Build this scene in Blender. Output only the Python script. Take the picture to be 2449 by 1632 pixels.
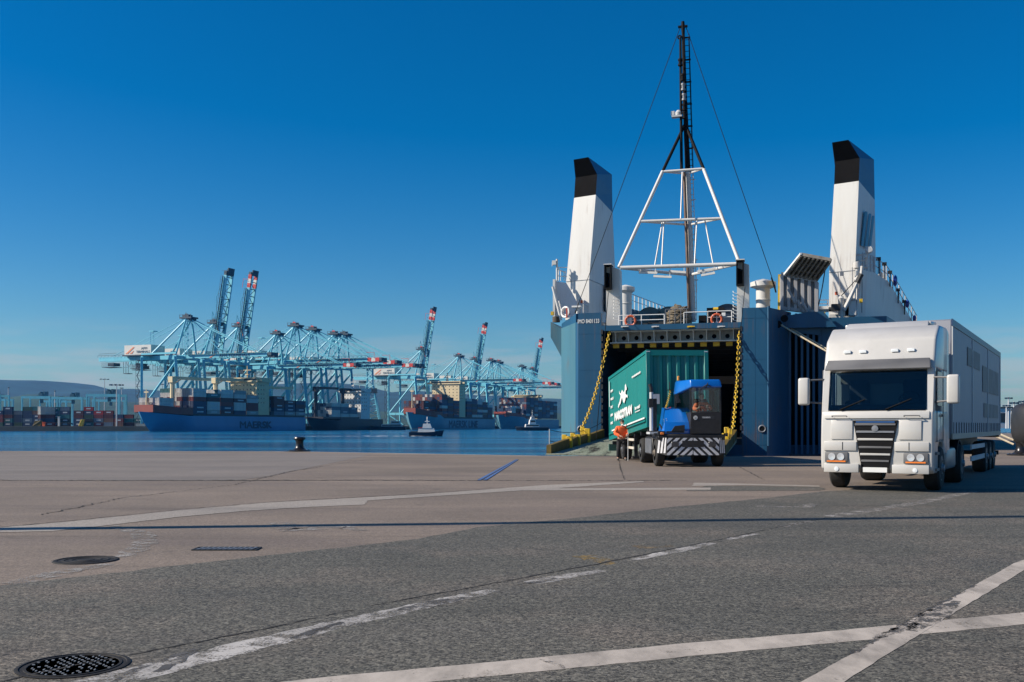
import bpy, bmesh, math, random
from mathutils import Vector, Matrix
R = math.radians
random.seed(11)
SC = bpy.context.scene
COL = SC.collection
for o in list(bpy.data.objects): bpy.data.objects.remove(o)

# ---------------------------------------------------------------- camera, sky, sun, exposure
F, CX, HY, EYE = 2381.0, 1224.5, 1018.0, 1.5          # focal length in photo pixels, principal column, horizon row, eye height
cam_d = bpy.data.cameras.new('camera'); cam = bpy.data.objects.new('camera', cam_d); COL.objects.link(cam)
cam.location = (0, 0, EYE); cam.rotation_euler = (R(90), 0, 0)
cam_d.sensor_width = 36; cam_d.lens = 36*F/2449; cam_d.shift_y = (HY-816)/2449
cam_d.clip_start = .1; cam_d.clip_end = 30000
SC.camera = cam
SUN_EL, SUN_TRAVEL = R(34), Vector((.992, .125))      # height of the sun; the way the shadows run over the ground
world = bpy.data.worlds.new('World'); SC.world = world; world.use_nodes = True
wn = world.node_tree.nodes; wl = world.node_tree.links
bg = wn['Background']
sky = wn.new('ShaderNodeTexSky'); sky.sky_type = 'NISHITA'; sky.sun_disc = False
sky.sun_elevation = SUN_EL
sky.sun_rotation = math.atan2(-SUN_TRAVEL.x, -SUN_TRAVEL.y)
sky.air_density = 1.0; sky.dust_density = .6; sky.ozone_density = 4.0
hs = wn.new('ShaderNodeHueSaturation'); hs.inputs['Saturation'].default_value = 1.5; hs.inputs['Hue'].default_value = .5
wl.new(sky.outputs['Color'], hs.inputs['Color'])
tint = wn.new('ShaderNodeMix'); tint.data_type = 'RGBA'; tint.blend_type = 'MULTIPLY'; tint.inputs[0].default_value = 1
tint.inputs['B'].default_value = (.82, 1.0, 1.06, 1)
wl.new(hs.outputs['Color'], tint.inputs['A'])
# a few thin clouds low over the horizon, all the way round
wtc = wn.new('ShaderNodeTexCoord'); wmp = wn.new('ShaderNodeMapping'); wmp.inputs['Scale'].default_value = (5, 5, 42); wl.new(wtc.outputs['Generated'], wmp.inputs['Vector'])
wno = wn.new('ShaderNodeTexNoise'); wno.inputs['Scale'].default_value = 1.6; wno.inputs['Detail'].default_value = 7; wno.inputs['Roughness'].default_value = .55; wl.new(wmp.outputs['Vector'], wno.inputs['Vector'])
wr = wn.new('ShaderNodeValToRGB'); wr.color_ramp.elements[0].position = .45; wr.color_ramp.elements[0].color = (0, 0, 0, 1); wr.color_ramp.elements[1].position = .6; wr.color_ramp.elements[1].color = (.6, .6, .6, 1); wl.new(wno.outputs['Fac'], wr.inputs['Fac'])
wsx = wn.new('ShaderNodeSeparateXYZ'); wl.new(wtc.outputs['Generated'], wsx.inputs[0])
wr2 = wn.new('ShaderNodeValToRGB'); e_ = wr2.color_ramp.elements; e_[0].position = .03; e_[0].color = (1, 1, 1, 1); e_[1].position = .1; e_[1].color = (0, 0, 0, 1); wl.new(wsx.outputs['Z'], wr2.inputs['Fac'])
wmu = wn.new('ShaderNodeMath'); wmu.operation = 'MULTIPLY'; wl.new(wr.outputs['Color'], wmu.inputs[0]); wl.new(wr2.outputs['Color'], wmu.inputs[1])
wcl = wn.new('ShaderNodeMix'); wcl.data_type = 'RGBA'; wcl.inputs['B'].default_value = (5.6, 5.3, 5.2, 1); wl.new(wmu.outputs[0], wcl.inputs[0]); wl.new(tint.outputs['Result'], wcl.inputs['A']); wl.new(wcl.outputs['Result'], bg.inputs['Color'])
bg.inputs['Strength'].default_value = .072
sd = bpy.data.lights.new('sun', 'SUN'); sd.energy = 5.0; sd.angle = R(.5); sd.color = (1, .90, .76)
sun = bpy.data.objects.new('sun', sd); COL.objects.link(sun)
ddir = Vector((SUN_TRAVEL.x*math.cos(SUN_EL), SUN_TRAVEL.y*math.cos(SUN_EL), -math.sin(SUN_EL)))
sun.rotation_euler = ddir.to_track_quat('-Z', 'Y').to_euler()
SC.view_settings.view_transform = 'Standard'; SC.view_settings.look = 'None'
SC.view_settings.exposure = .45; SC.view_settings.gamma = 1
SC.render.engine = 'CYCLES'; SC.cycles.max_bounces = 6

# ---------------------------------------------------------------- helpers
def tag(o, label=None, cat=None, group=None, kind=None):
    for k, v in (('label', label), ('category', cat), ('group', group), ('kind', kind)):
        if v: o[k] = v
    return o
def empty(name, loc=(0, 0, 0), rz=0, sc=1):
    o = bpy.data.objects.new(name, None); COL.objects.link(o)
    o.location = loc; o.rotation_euler = (0, 0, rz); o.scale = (sc, sc, sc); o.empty_display_size = .3
    return o
def at(px, py, Y): return Vector(((px-CX)*Y/F, Y, EYE-(py-HY)*Y/F))
def gp(px, py, z=0):
    Y = (EYE-z)*F/(py-HY); return Vector(((px-CX)*Y/F, Y, z))
def nrm(n, l=1):
    n = Vector(n); return n*(l/max(n.length, 1e-9))

class MB:
    """collects shapes; build() links them as ONE mesh object"""
    def __init__(s): s.v = []; s.f = []; s.m = []; s.mi = 0
    def add(s, vs, fs):
        b = len(s.v); s.v += [tuple(x) for x in vs]; s.f += [[i+b for i in f] for f in fs]; s.m += [s.mi]*len(fs); return s
    def box(s, x0, x1, y0, y1, z0, z1):
        return s.hexa([(x0,y0,z0),(x1,y0,z0),(x1,y1,z0),(x0,y1,z0),(x0,y0,z1),(x1,y0,z1),(x1,y1,z1),(x0,y1,z1)])
    def hexa(s, p): return s.add(p, [(0,3,2,1),(4,5,6,7),(0,1,5,4),(1,2,6,5),(2,3,7,6),(3,0,4,7)])
    def bar(s, p, q, w, h=None, up=(0, 0, 1)):
        h = h or w; p = Vector(p); q = Vector(q); d = nrm(q-p); u = Vector(up)
        if abs(d.dot(u)) > .98: u = Vector((0, 1, 0)) if abs(d.y) < .9 else Vector((1, 0, 0))
        a = nrm(d.cross(u), w/2); b = nrm(a.cross(d), h/2)
        return s.hexa([p-a-b, p+a-b, q+a-b, q-a-b, p-a+b, p+a+b, q+a+b, q-a+b])
    def tube(s, p, q, r, n=6, r2=None):
        return s.loft([(p, r), (q, r if r2 is None else r2)], n)
    def path(s, pts, r, n=6): return s.loft([(p, r) for p in pts], n)
    def loft(s, pr, n=8):
        P = [Vector(p) for p, _ in pr]; ref = None; vs = []
        for i, p in enumerate(P):
            d = nrm((P[min(i+1, len(P)-1)]-P[max(i-1, 0)]))
            if ref is None: ref = Vector((0, 0, 1)) if abs(d.z) < .9 else Vector((1, 0, 0))
            a = nrm(d.cross(ref)) if d.cross(ref).length > 1e-5 else nrm(d.cross(Vector((0, 1, .1))))
            b = nrm(a.cross(d)); ref = b; r = pr[i][1]
            vs += [p+a*(r*math.cos(2*math.pi*k/n))+b*(r*math.sin(2*math.pi*k/n)) for k in range(n)]
        fs = [(i*n+k, i*n+(k+1) % n, (i+1)*n+(k+1) % n, (i+1)*n+k) for i in range(len(P)-1) for k in range(n)]
        fs += [tuple(range(n)), tuple((len(P)-1)*n+k for k in range(n))]
        return s.add(vs, fs)
    def lathe(s, prof, c=(0, 0, 0), n=16, axis='z'):
        vs = []
        for r, z in prof:
            for k in range(n):
                t = 2*math.pi*k/n; a, b = r*math.cos(t), r*math.sin(t)
                q = {'z': (a, b, z), 'x': (z, a, b), 'y': (a, z, b)}[axis]
                vs.append((q[0]+c[0], q[1]+c[1], q[2]+c[2]))
        m = len(prof)
        fs = [(i*n+k, i*n+(k+1) % n, (i+1)*n+(k+1) % n, (i+1)*n+k) for i in range(m-1) for k in range(n)]
        if prof[0][0] > 1e-4: fs.append(tuple(range(n)))
        if prof[-1][0] > 1e-4: fs.append(tuple((m-1)*n+k for k in range(n)))
        return s.add(vs, fs)
    def prism(s, pts, ext):
        """polygon of 3-D points pushed along the vector ext"""
        n = len(pts); e = Vector(ext); A = [Vector(p) for p in pts]
        return s.add(A+[p+e for p in A], [tuple(range(n)), tuple(range(n, 2*n))]+[(k, (k+1) % n, (k+1) % n+n, k+n) for k in range(n)])
    def torus(s, c, Rr, r, ax=(0, 1, 0), n=20, m=8):
        ax = nrm(ax); u = nrm(ax.orthogonal()); w = ax.cross(u); c = Vector(c); vs = []
        for i in range(n):
            t = 2*math.pi*i/n; d = u*math.cos(t)+w*math.sin(t)
            for k in range(m):
                q = 2*math.pi*k/m; vs.append(c+d*(Rr+r*math.cos(q))+ax*(r*math.sin(q)))
        return s.add(vs, [(i*m+k, i*m+(k+1) % m, ((i+1) % n)*m+(k+1) % m, ((i+1) % n)*m+k) for i in range(n) for k in range(m)])
    def build(s, name, mats, parent=None, bevel=0, seg=1, smooth=True, loc=None, rz=0):
        me = bpy.data.meshes.new(name); me.from_pydata(s.v, [], s.f)
        if not isinstance(mats, (list, tuple)): mats = [mats]
        for m in mats: me.materials.append(m)
        for i, p in enumerate(me.polygons): p.material_index = s.m[i]
        b = bmesh.new(); b.from_mesh(me); bmesh.ops.recalc_face_normals(b, faces=b.faces)
        if bevel: bmesh.ops.bevel(b, geom=[e for e in b.edges if len(e.link_faces) == 2 and e.calc_face_angle(0) > .5], offset=bevel, segments=seg, affect='EDGES', profile=.5, clamp_overlap=True)
        b.to_mesh(me); b.free()
        if smooth:
            me.shade_smooth(); me.set_sharp_from_angle(angle=R(38))
        o = bpy.data.objects.new(name, me); COL.objects.link(o)
        if parent: o.parent = parent
        if loc is not None: o.location = loc
        if rz: o.rotation_euler = (0, 0, rz)
        return o

def copy_tree(o, parent=None):
    kids = KIDS.get(o.name) or [c for c in o.children]
    c = o.copy(); COL.objects.link(c); c.parent = parent
    for k in kids: copy_tree(k, c)
    return c
KIDS = {}

def text_mesh(txt, size, depth=.01, squeeze=1.0, shear=0.0, spacing=1.0, bold=0.0, width=None):
    """flat lettering lying in x (along) and z (up), facing -y; origin at its left foot; size is the cap height"""
    cu = bpy.data.curves.new('t', 'FONT'); cu.body = txt; cu.size = size/.69; cu.extrude = depth/2; cu.shear = shear
    cu.space_character = spacing; cu.resolution_u = 3
    t = bpy.data.objects.new('t', cu); COL.objects.link(t)
    bpy.context.view_layer.update()
    me = bpy.data.meshes.new_from_object(t.evaluated_get(bpy.context.evaluated_depsgraph_get()))
    bpy.data.objects.remove(t); bpy.data.curves.remove(cu)
    if width: xs = [v.co.x for v in me.vertices]; me.transform(Matrix.Translation((-min(xs), 0, 0))); squeeze = width/(max(xs)-min(xs))
    me.transform(Matrix(((squeeze, 0, 0, 0), (0, 0, -1, 0), (0, 1, 0, 0), (0, 0, 0, 1))))
    if bold:       # heavier strokes: the same outline again, a little to the side and a hair deeper
        b = bmesh.new(); b.from_mesh(me)
        for k, (dx, dz) in enumerate(((-bold, 0), (bold, 0), (0, -bold), (0, bold))):
            m2 = me.copy(); m2.transform(Matrix.Translation((dx, .0009*(k+1), dz))); b.from_mesh(m2); bpy.data.meshes.remove(m2)
        b.to_mesh(me); b.free()
    return me
def place_text(name, txt, size, origin, along, up, mat, parent=None, **kw):
    me = text_mesh(txt, size, **kw); a = nrm(along); u = nrm(Vector(up)-a*a.dot(Vector(up))); n = a.cross(u)   # n points out at the reader
    M = Matrix.Identity(4)
    for i in range(3): M[i][0] = a[i]; M[i][1] = -n[i]; M[i][2] = u[i]; M[i][3] = origin[i]
    me.transform(M); me.materials.append(mat)
    o = bpy.data.objects.new(name, me); COL.objects.link(o); o.parent = parent
    return o

def skin(name, verts, edges, radii, mat, parent=None, sub=1, root=0):
    me = bpy.data.meshes.new(name); me.from_pydata([tuple(v) for v in verts], edges, [])
    o = bpy.data.objects.new(name, me); COL.objects.link(o)
    md = o.modifiers.new('s', 'SKIN'); md.use_smooth_shade = True
    o.modifiers.new('u', 'SUBSURF').levels = sub
    for i, d in enumerate(me.skin_vertices[0].data):
        r = radii[i]; d.radius = (r, r) if not isinstance(r, tuple) else r; d.use_root = (i == root)
    bpy.context.view_layer.update()
    m2 = bpy.data.meshes.new_from_object(o.evaluated_get(bpy.context.evaluated_depsgraph_get()))
    m2.materials.clear(); m2.materials.append(mat); m2.name = name
    bpy.data.objects.remove(o); o = bpy.data.objects.new(name, m2); COL.objects.link(o); o.parent = parent
    return o

# ---------------------------------------------------------------- materials
def new_mat(name):
    m = bpy.data.materials.new(name); m.use_nodes = True; nt = m.node_tree
    return m, nt, nt.nodes, nt.links, nt.nodes['Principled BSDF']
def noise(n, l, coord, scale, detail=4, rough=.6, stretch=None):
    t = n.new('ShaderNodeTexNoise'); t.inputs['Scale'].default_value = scale; t.inputs['Detail'].default_value = detail; t.inputs['Roughness'].default_value = rough
    if stretch:
        mp = n.new('ShaderNodeMapping'); mp.inputs['Scale'].default_value = stretch; l.new(coord, mp.inputs['Vector']); coord = mp.outputs['Vector']
    l.new(coord, t.inputs['Vector']); return t.outputs['Fac']
def ramp(n, l, fac, stops):
    r = n.new('ShaderNodeValToRGB'); e = r.color_ramp.elements
    while len(e) < len(stops): e.new(.5)
    for i, (p, c) in enumerate(stops): e[i].position = p; e[i].color = (c[0], c[1], c[2], 1) if hasattr(c, '__len__') else (c, c, c, 1)
    l.new(fac, r.inputs['Fac']); return r.outputs['Color']
def mixc(n, l, fac, a, b, mode='MIX'):
    x = n.new('ShaderNodeMix'); x.data_type = 'RGBA'; x.blend_type = mode
    for s, v in ((0, fac), ('A', a), ('B', b)):
        if hasattr(v, 'is_linked') or hasattr(v, 'links'): l.new(v, x.inputs[s])
        elif s == 0: x.inputs[0].default_value = v
        else: x.inputs[s].default_value = (v[0], v[1], v[2], 1)
    return x.outputs['Result']
def M(name, col, rough=.55, metal=0, var=.12, scale=1.5, dirt=0, dcol=(.06, .05, .045), streak=None, bump=0, bscale=20, coat=0, spec=.5, rust=0):
    m, nt, n, l, p = new_mat(name)
    tc = n.new('ShaderNodeTexCoord').outputs['Object']
    f1 = noise(n, l, tc, scale, 5, .6, streak)
    lo = [c*(1-var) for c in col]; hi = [min(1, c*(1+var)) for c in col]
    c = ramp(n, l, f1, [(.3, lo), (.7, hi)])
    if dirt:
        f2 = noise(n, l, tc, scale*2.3, 8, .7, streak)
        d = ramp(n, l, f2, [(.5, 0), (.78, dirt)])
        c = mixc(n, l, d, c, dcol)
    if rust:       # thin rusty runs down the plating
        f3 = noise(n, l, tc, 1.0, 6, .65, (5.5, 5.5, .22)); f4 = noise(n, l, tc, .35, 3, .5)
        mu = n.new('ShaderNodeMath'); mu.operation = 'MULTIPLY'; l.new(f3, mu.inputs[0]); l.new(f4, mu.inputs[1])
        c = mixc(n, l, ramp(n, l, mu.outputs[0], [(.3, 0), (.42, rust)]), c, (.15, .08, .045))
    l.new(c, p.inputs['Base Color'])
    p.inputs['Roughness'].default_value = rough; p.inputs['Metallic'].default_value = metal
    p.inputs['Specular IOR Level'].default_value = spec
    if coat: p.inputs['Coat Weight'].default_value = coat; p.inputs['Coat Roughness'].default_value = .08
    if bump:
        b = n.new('ShaderNodeBump'); b.inputs['Strength'].default_value = bump; b.inputs['Distance'].default_value = .02
        l.new(noise(n, l, tc, bscale, 3), b.inputs['Height']); l.new(b.outputs['Normal'], p.inputs['Normal'])
    return m
def glass(name, tintc=(.8, .9, .92), a=.75, rough=.02):
    m, nt, n, l, p = new_mat(name); n.remove(p)
    t = n.new('ShaderNodeBsdfTransparent'); t.inputs['Color'].default_value = (*tintc, 1)
    g = n.new('ShaderNodeBsdfGlossy'); g.inputs['Roughness'].default_value = rough
    fr = n.new('ShaderNodeFresnel'); fr.inputs['IOR'].default_value = 1.5
    mx = n.new('ShaderNodeMixShader'); l.new(fr.outputs['Fac'], mx.inputs['Fac']); l.new(t.outputs[0], mx.inputs[1]); l.new(g.outputs[0], mx.inputs[2])
    l.new(mx.outputs[0], n['Material Output'].inputs['Surface'])
    return m

V3 = (1, 1, .12)   # streaks running down a wall
m_white = M('white_paint', (.6, .595, .575), .45, var=.04, scale=.5, dirt=.35, dcol=(.42, .36, .29), streak=V3, rust=.35)
m_white2 = M('white_rail_paint', (.72, .72, .7), .45, var=.05)
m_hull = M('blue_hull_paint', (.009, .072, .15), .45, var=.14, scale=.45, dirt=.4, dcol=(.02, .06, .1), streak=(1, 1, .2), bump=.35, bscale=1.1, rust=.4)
m_hull_side = M('sunlit_hull_paint', (.05, .155, .21), .55, var=.12, scale=.5, dirt=.5, dcol=(.12, .2, .22), streak=(1, 1, .15), rust=.7)  # hull blue made paler: sunlight on the port chamfer is put into the colour
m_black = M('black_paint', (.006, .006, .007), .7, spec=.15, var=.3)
m_capblack = M('funnel_black', (.004, .004, .005), .8, spec=.1, var=.3, dirt=.3, dcol=(.01, .01, .01))
m_capblue = M('funnel_blue', (.02, .085, .2), .5, var=.12, scale=1.4, dirt=.5, dcol=(.015, .03, .06), streak=(3, 3, .08))
m_navy = M('navy_inside', (.012, .03, .06), .6)
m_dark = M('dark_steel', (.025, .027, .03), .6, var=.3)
m_rust = M('rusty_steel', (.09, .07, .055), .8, var=.35, scale=4, bump=.5)
m_yellow = M('yellow_paint', (.62, .4, .02), .5, var=.15, scale=4, dirt=.4)
m_yellowdirty = M('dirty_yellow_paint', (.12, .078, .008), .65, var=.3, scale=3, dirt=.6)
m_grey = M('grey_metal', (.22, .23, .25), .45, .4, var=.15, scale=4)
m_lgrey = M('light_grey_paint', (.5, .51, .52), .5, var=.1, scale=2, dirt=.4, dcol=(.25, .2, .16), streak=V3)
m_rubber = M('rubber', (.02, .019, .018), .8, var=.3, scale=8)
m_orange = M('orange_cloth', (.85, .13, .03), .8, var=.12, scale=6)
m_redorange = M('life_ring_orange', (.5, .09, .03), .5)
m_skin = M('skin', (.42, .24, .17), .6)
m_rope = M('rope_fibre', (.17, .14, .1), .9, var=.4, scale=8, bump=.6, bscale=40)
m_ropel = M('pale_rope_fibre', (.5, .42, .3), .9, var=.2, scale=8)
m_glassd = M('dark_window_glass', (.01, .018, .03), .06, coat=1)
m_glass = glass('clear_glass')
m_lampglass = M('lamp_glass', (.75, .78, .8), .15)
m_navyblue = M('deep_blue_paint', (.01, .04, .3), .4)
# ---------------------------------------------------------------- setting: quay, asphalt, water, hills
def ground_mat(name, c1, c2, grain, grain_scale, rough=.85, stain=(.09, .08, .075), stain_amt=.5, patch=.35, warm=None):
    m, nt, n, l, p = new_mat(name)
    tc = n.new('ShaderNodeNewGeometry').outputs['Position']
    big = noise(n, l, tc, .16, 6, .62, (1, 1.6, 1)); base = ramp(n, l, big, [(.34, c1), (.66, c2)])
    st = noise(n, l, tc, patch, 8, .68, (.35, 1.5, 1)); s = ramp(n, l, st, [(.5, 0), (.66, stain_amt)])
    c = mixc(n, l, s, base, stain)
    if warm:
        w = ramp(n, l, noise(n, l, tc, .4, 5, .6), [(.5, 0), (.7, .6)]); c = mixc(n, l, w, c, warm)
    # oil spots and
    os_ = noise(n, l, tc, 1.3, 4, .5); oc = ramp(n, l, os_, [(.68, 0), (.76, .65)]); c = mixc(n, l, oc, c, (.035, .032, .03))
    # long faint tyre smears
    ty = noise(n, l, tc, .9, 5, .7, (.06, 1.3, 1)); tr = ramp(n, l, ty, [(.56, 0), (.72, .6)]); c = mixc(n, l, tr, c, [x*.55 for x in c1])
    v = n.new('ShaderNodeTexVoronoi'); v.inputs['Scale'].default_value = grain_scale; l.new(tc, v.inputs['Vector'])
    g1 = ramp(n, l, v.outputs['Color'], [(.15, 1-grain), (.85, 1+grain)])
    r_ = n.new('ShaderNodeSeparateColor'); l.new(v.outputs['Color'], r_.inputs[0])
    mm = n.new('ShaderNodeMapRange'); l.new(r_.outputs[0], mm.inputs[0]); mm.inputs[3].default_value = 1-grain; mm.inputs[4].default_value = 1+grain
    v2 = noise(n, l, tc, grain_scale*.22, 4, .75); m2 = n.new('ShaderNodeMapRange'); l.new(v2, m2.inputs[0]); m2.inputs[1].default_value = .25; m2.inputs[2].default_value = .75; m2.inputs[3].default_value = 1-grain*.7; m2.inputs[4].default_value = 1+grain*.7
    mu = n.new('ShaderNodeMath'); mu.operation = 'MULTIPLY'; l.new(mm.outputs[0], mu.inputs[0]); l.new(m2.outputs[0], mu.inputs[1])
    vm = n.new('ShaderNodeVectorMath'); vm.operation = 'SCALE'; l.new(c, vm.inputs[0]); l.new(mu.outputs[0], vm.inputs['Scale'])
    l.new(vm.outputs[0], p.inputs['Base Color']); p.inputs['Roughness'].default_value = rough
    b = n.new('ShaderNodeBump'); b.inputs['Strength'].default_value = .7; b.inputs['Distance'].default_value = .006
    l.new(mu.outputs[0], b.inputs['Height']); l.new(b.outputs['Normal'], p.inputs['Normal'])
    return m
m_conc = ground_mat('quay_concrete', (.138, .11, .088), (.21, .166, .132), .3, 55, stain=(.12, .095, .085), stain_amt=.55)
m_conc2 = ground_mat('grey_slab_concrete', (.14, .122, .108), (.19, .164, .146), .2, 55, stain=(.13, .115, .11), stain_amt=.5)
m_asph = ground_mat('worn_asphalt', (.066, .064, .053), (.108, .1, .083), .8, 62, stain=(.07, .066, .062), stain_amt=.4, warm=(.155, .125, .1))
m_strip = ground_mat('pale_concrete_strip', (.24, .215, .19), (.31, .275, .24), .25, 60, stain=(.2, .18, .165), stain_amt=.4)
def paint_mat(name, col, wear, scale=6, grain=60):
    m, nt, n, l, p = new_mat(name)
    tc = n.new('ShaderNodeNewGeometry').outputs['Position']
    f = noise(n, l, tc, scale, 9, .75); g = noise(n, l, tc, grain, 3, .6)
    ad = n.new('ShaderNodeMath'); ad.operation = 'ADD'; l.new(f, ad.inputs[0])
    sc = n.new('ShaderNodeMath'); sc.operation = 'MULTIPLY_ADD'; l.new(g, sc.inputs[0]); sc.inputs[1].default_value = .5; sc.inputs[2].default_value = -.25; l.new(sc.outputs[0], ad.inputs[1])
    a = ramp(n, l, ad.outputs[0], [(wear-.07, 0), (wear+.07, 1)])
    d = noise(n, l, tc, 1.7, 7, .7, (1.2, .5, 1)); c = ramp(n, l, d, [(.42, col), (.62, [x*.6 for x in col]), (.75, [x*.35 for x in col])])
    l.new(c, p.inputs['Base Color']); p.inputs['Roughness'].default_value = .8
    l.new(a, p.inputs['Alpha'])
    return m
m_line = paint_mat('white_road_paint', (.44, .39, .34), .33, 3)
m_worn = paint_mat('worn_road_paint', (.42, .4, .38), .475, 4)
m_faint = paint_mat('faint_road_paint', (.3, .28, .26), .52, 5)
m_crack = M('crack_fill', (.02, .018, .017), .95)
m_bluecap = M('blue_channel_paint', (.07, .13, .3), .6, var=.3, scale=2, dirt=.5)

def refine(pts, step, jit, closed=True):
    out = []; n = len(pts)
    for i in range(n if closed else n-1):
        a, b = pts[i], pts[(i+1) % n]; d = b-a; k = max(1, int(d.length/step)); nn = Vector((-d.y, d.x, 0))
        if nn.length: nn.normalize()
        for j in range(k):
            out.append(a+d*(j/k)+nn*(random.uniform(-jit, jit) if j else 0))
    if not closed: out.append(pts[-1])
    return out
def sheet(name, pts, z, mat, step=.25, jit=.012, kind='structure'):
    P = refine([Vector((p[0], p[1], 0)) for p in pts], step, jit)
    me = bpy.data.meshes.new(name); me.from_pydata([(p.x, p.y, z) for p in P], [], [list(range(len(P)))]); me.materials.append(mat)
    b = bmesh.new(); b.from_mesh(me); bmesh.ops.triangulate(b, faces=b.faces)
    for f in b.faces:
        if f.normal.z < 0: f.normal_flip()
    b.to_mesh(me); b.free()
    o = bpy.data.objects.new(name, me); COL.objects.link(o); o['kind'] = kind; return o
def band(name, line, widths, z, mat, step=.2, jit=.01):
    """line: ground points; widths: full width at each"""
    L = refine([Vector((p[0], p[1], 0)) for p in line], step, 0, False)
    tot = sum((L[i+1]-L[i]).length for i in range(len(L)-1)); s = 0; a = []; b = []
    for i, p in enumerate(L):
        if i: s += (L[i]-L[i-1]).length
        d = nrm(L[min(i+1, len(L)-1)]-L[max(i-1, 0)]); nn = Vector((-d.y, d.x, 0))
        t = s/tot*(len(widths)-1); k = min(int(t), len(widths)-2); w = widths[k]+(widths[k+1]-widths[k])*(t-k)
        a.append(p+nn*(w/2+random.uniform(-jit, jit))); b.append(p-nn*(w/2+random.uniform(-jit, jit)))
    me = bpy.data.meshes.new(name); n = len(L)
    me.from_pydata([(p.x, p.y, z) for p in a+b], [], [(i, i+n, i+n+1, i+1) for i in range(n-1)]); me.materials.append(mat)
    o = bpy.data.objects.new(name, me); COL.objects.link(o); o['kind'] = 'structure'; return o

WATER = -2.1
sx, sy = 9.7, 60.0; SA = R(15); sa, ca = math.sin(SA), math.cos(SA)      # ferry origin (middle of the stern door) and heading
def ship_w(u, v): return Vector((sx+u*ca+v*sa, sy-u*sa+v*ca, 0))
W1, W2 = ship_w(15.5, -9), ship_w(19, 42)
quay_pts = [(-260, -60), (420, -60), (420, 190), (70, 190), (W2.x, W2.y), (W1.x, W1.y), (21, 48.2), (1.5, 49.2), (-12.8, 57.6), (-34, 58.2), (-260, 62)]
qm = MB(); qm.prism([(x, y, 0) for x, y in quay_pts], (0, 0, -6))
q = qm.build('quay', m_conc, smooth=False); q['kind'] = 'structure'
# quay coping along the water
cop = MB()
for a, b in (((-260, 62), (-34, 58.2)), ((-34, 58.2), (-12.8, 57.6)), ((-12.8, 57.6), (1.5, 49.2))):
    d = nrm(Vector((b[0]-a[0], b[1]-a[1], 0))); nn = Vector((d.y, -d.x, 0))*.7
    cop.add([(a[0], a[1], .006), (b[0], b[1], .006), (b[0]+nn.x, b[1]+nn.y, .006), (a[0]+nn.x, a[1]+nn.y, .006)], [(0, 1, 2, 3)])
c_ = cop.build('quay_edge_coping', m_strip, smooth=False); c_['kind'] = 'structure'
# grey slab nearer the left edge
G = lambda px, py: gp(px, py)
sheet('grey_slab', [G(-900, 1085), G(0, 1083), G(700, 1084), G(890, 1088), G(640, 1140), G(560, 1150), G(0, 1149), G(-900, 1150)], .004, m_conc2, 1)
# asphalt roadway: far edge, then down both sides of the frame
edge = [G(-1500, 1640), G(-400, 1470), G(0, 1402), G(500, 1345), G(1000, 1290), G(1140, 1262), G(1400, 1237), G(1600, 1214), G(1830, 1192), G(1965, 1176), G(2100, 1169), G(2449, 1170), G(3600, 1172)]
sheet('asphalt_roadway', [Vector((-60, -40, 0))]+edge+[Vector((60, -40, 0))], .004, m_asph, .3, .03)
sheet('asphalt_patch', [G(1640, 1172), G(1690, 1163), G(1790, 1163), G(1960, 1166), G(1975, 1170), G(1964, 1174), G(1640, 1175)], .0045, m_asph, .15, .05)
# pale concrete drain strip
sheet('pale_concrete_strip', [G(-700, 1330), G(0, 1263), G(190, 1246), G(420, 1222), G(640, 1203), G(880, 1190), G(1050, 1180), G(1300, 1161), G(1540, 1151), G(1540, 1154),
      G(1310, 1170), G(1050, 1187), G(880, 1198), G(870, 1208), G(750, 1213), G(600, 1222), G(430, 1237), G(250, 1258), G(120, 1272), G(0, 1274), G(-700, 1346)], .0056, m_strip, .12, .03)
sheet('pale_concrete_strip', [G(1240, 1169), G(1700, 1167), G(1700, 1172), G(1230, 1174)], .005, m_strip, .2, .02)
sheet('pale_concrete_strip', [G(1660, 1155), G(1800, 1158), G(1960, 1162), G(1960, 1165), G(1780, 1161), G(1655, 1163)], .0052, m_strip, .2, .02)
# painted lines
band('painted_line', [G(330, 1692), G(810, 1636), G(1220, 1598), G(1650, 1555), G(2048, 1520), G(2449, 1480), G(3100, 1418)], [.33, .33, .34, .33, .35, .36, .38], .0056, m_line, .12, .008)
band('painted_line', [G(1810, 1740), G(1970, 1632), G(2208, 1490), G(2449, 1350), G(2800, 1215)], [.2, .19, .18, .18, .18], .0068, m_line, .12, .006)
band('worn_line', [G(130, 1664), G(255, 1632), G(560, 1555), G(800, 1497), G(1000, 1452), G(1180, 1413)], [.34, .32, .28, .25, .22, .16], .0056, m_worn, .1, .02)
band('worn_line', [G(1270, 1396), G(1350, 1380), G(1440, 1366)], [.24, .22, .12], .0056, m_worn, .1, .02)
band('worn_line', [G(1515, 1340), G(1620, 1318), G(1700, 1300)], [.12, .2, .14], .0056, m_worn, .1, .02)
band('worn_line', [G(1740, 1291), G(1810, 1278)], [.12, .08], .0056, m_worn, .1, .02)
band('worn_line', [G(1870, 1260), G(1940, 1248)], [.16, .1], .0056, m_faint, .1, .02)
band('worn_line', [G(1985, 1237), G(2200, 1203), G(2330, 1175)], [.3, .3, .3], .0056, m_faint, .1, .03)
band('worn_line', [G(1810, 1212), G(1920, 1214), G(1945, 1206)], [.3, .3, .2], .0056, m_faint, .1, .04)
band('worn_line', [G(295, 1335), G(345, 1302), G(340, 1277), G(270, 1258)], [.25, .3, .3, .2], .0056, m_faint, .08, .04)
band('worn_line', [G(30, 1398), G(150, 1370), G(260, 1350)], [.3, .3, .15], .0056, m_faint, .08, .04)
band('worn_line', [G(670, 1250), G(700, 1268), G(820, 1262), G(870, 1270)], [.4, .5, .4, .2], .0056, m_faint, .08, .05)
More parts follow.
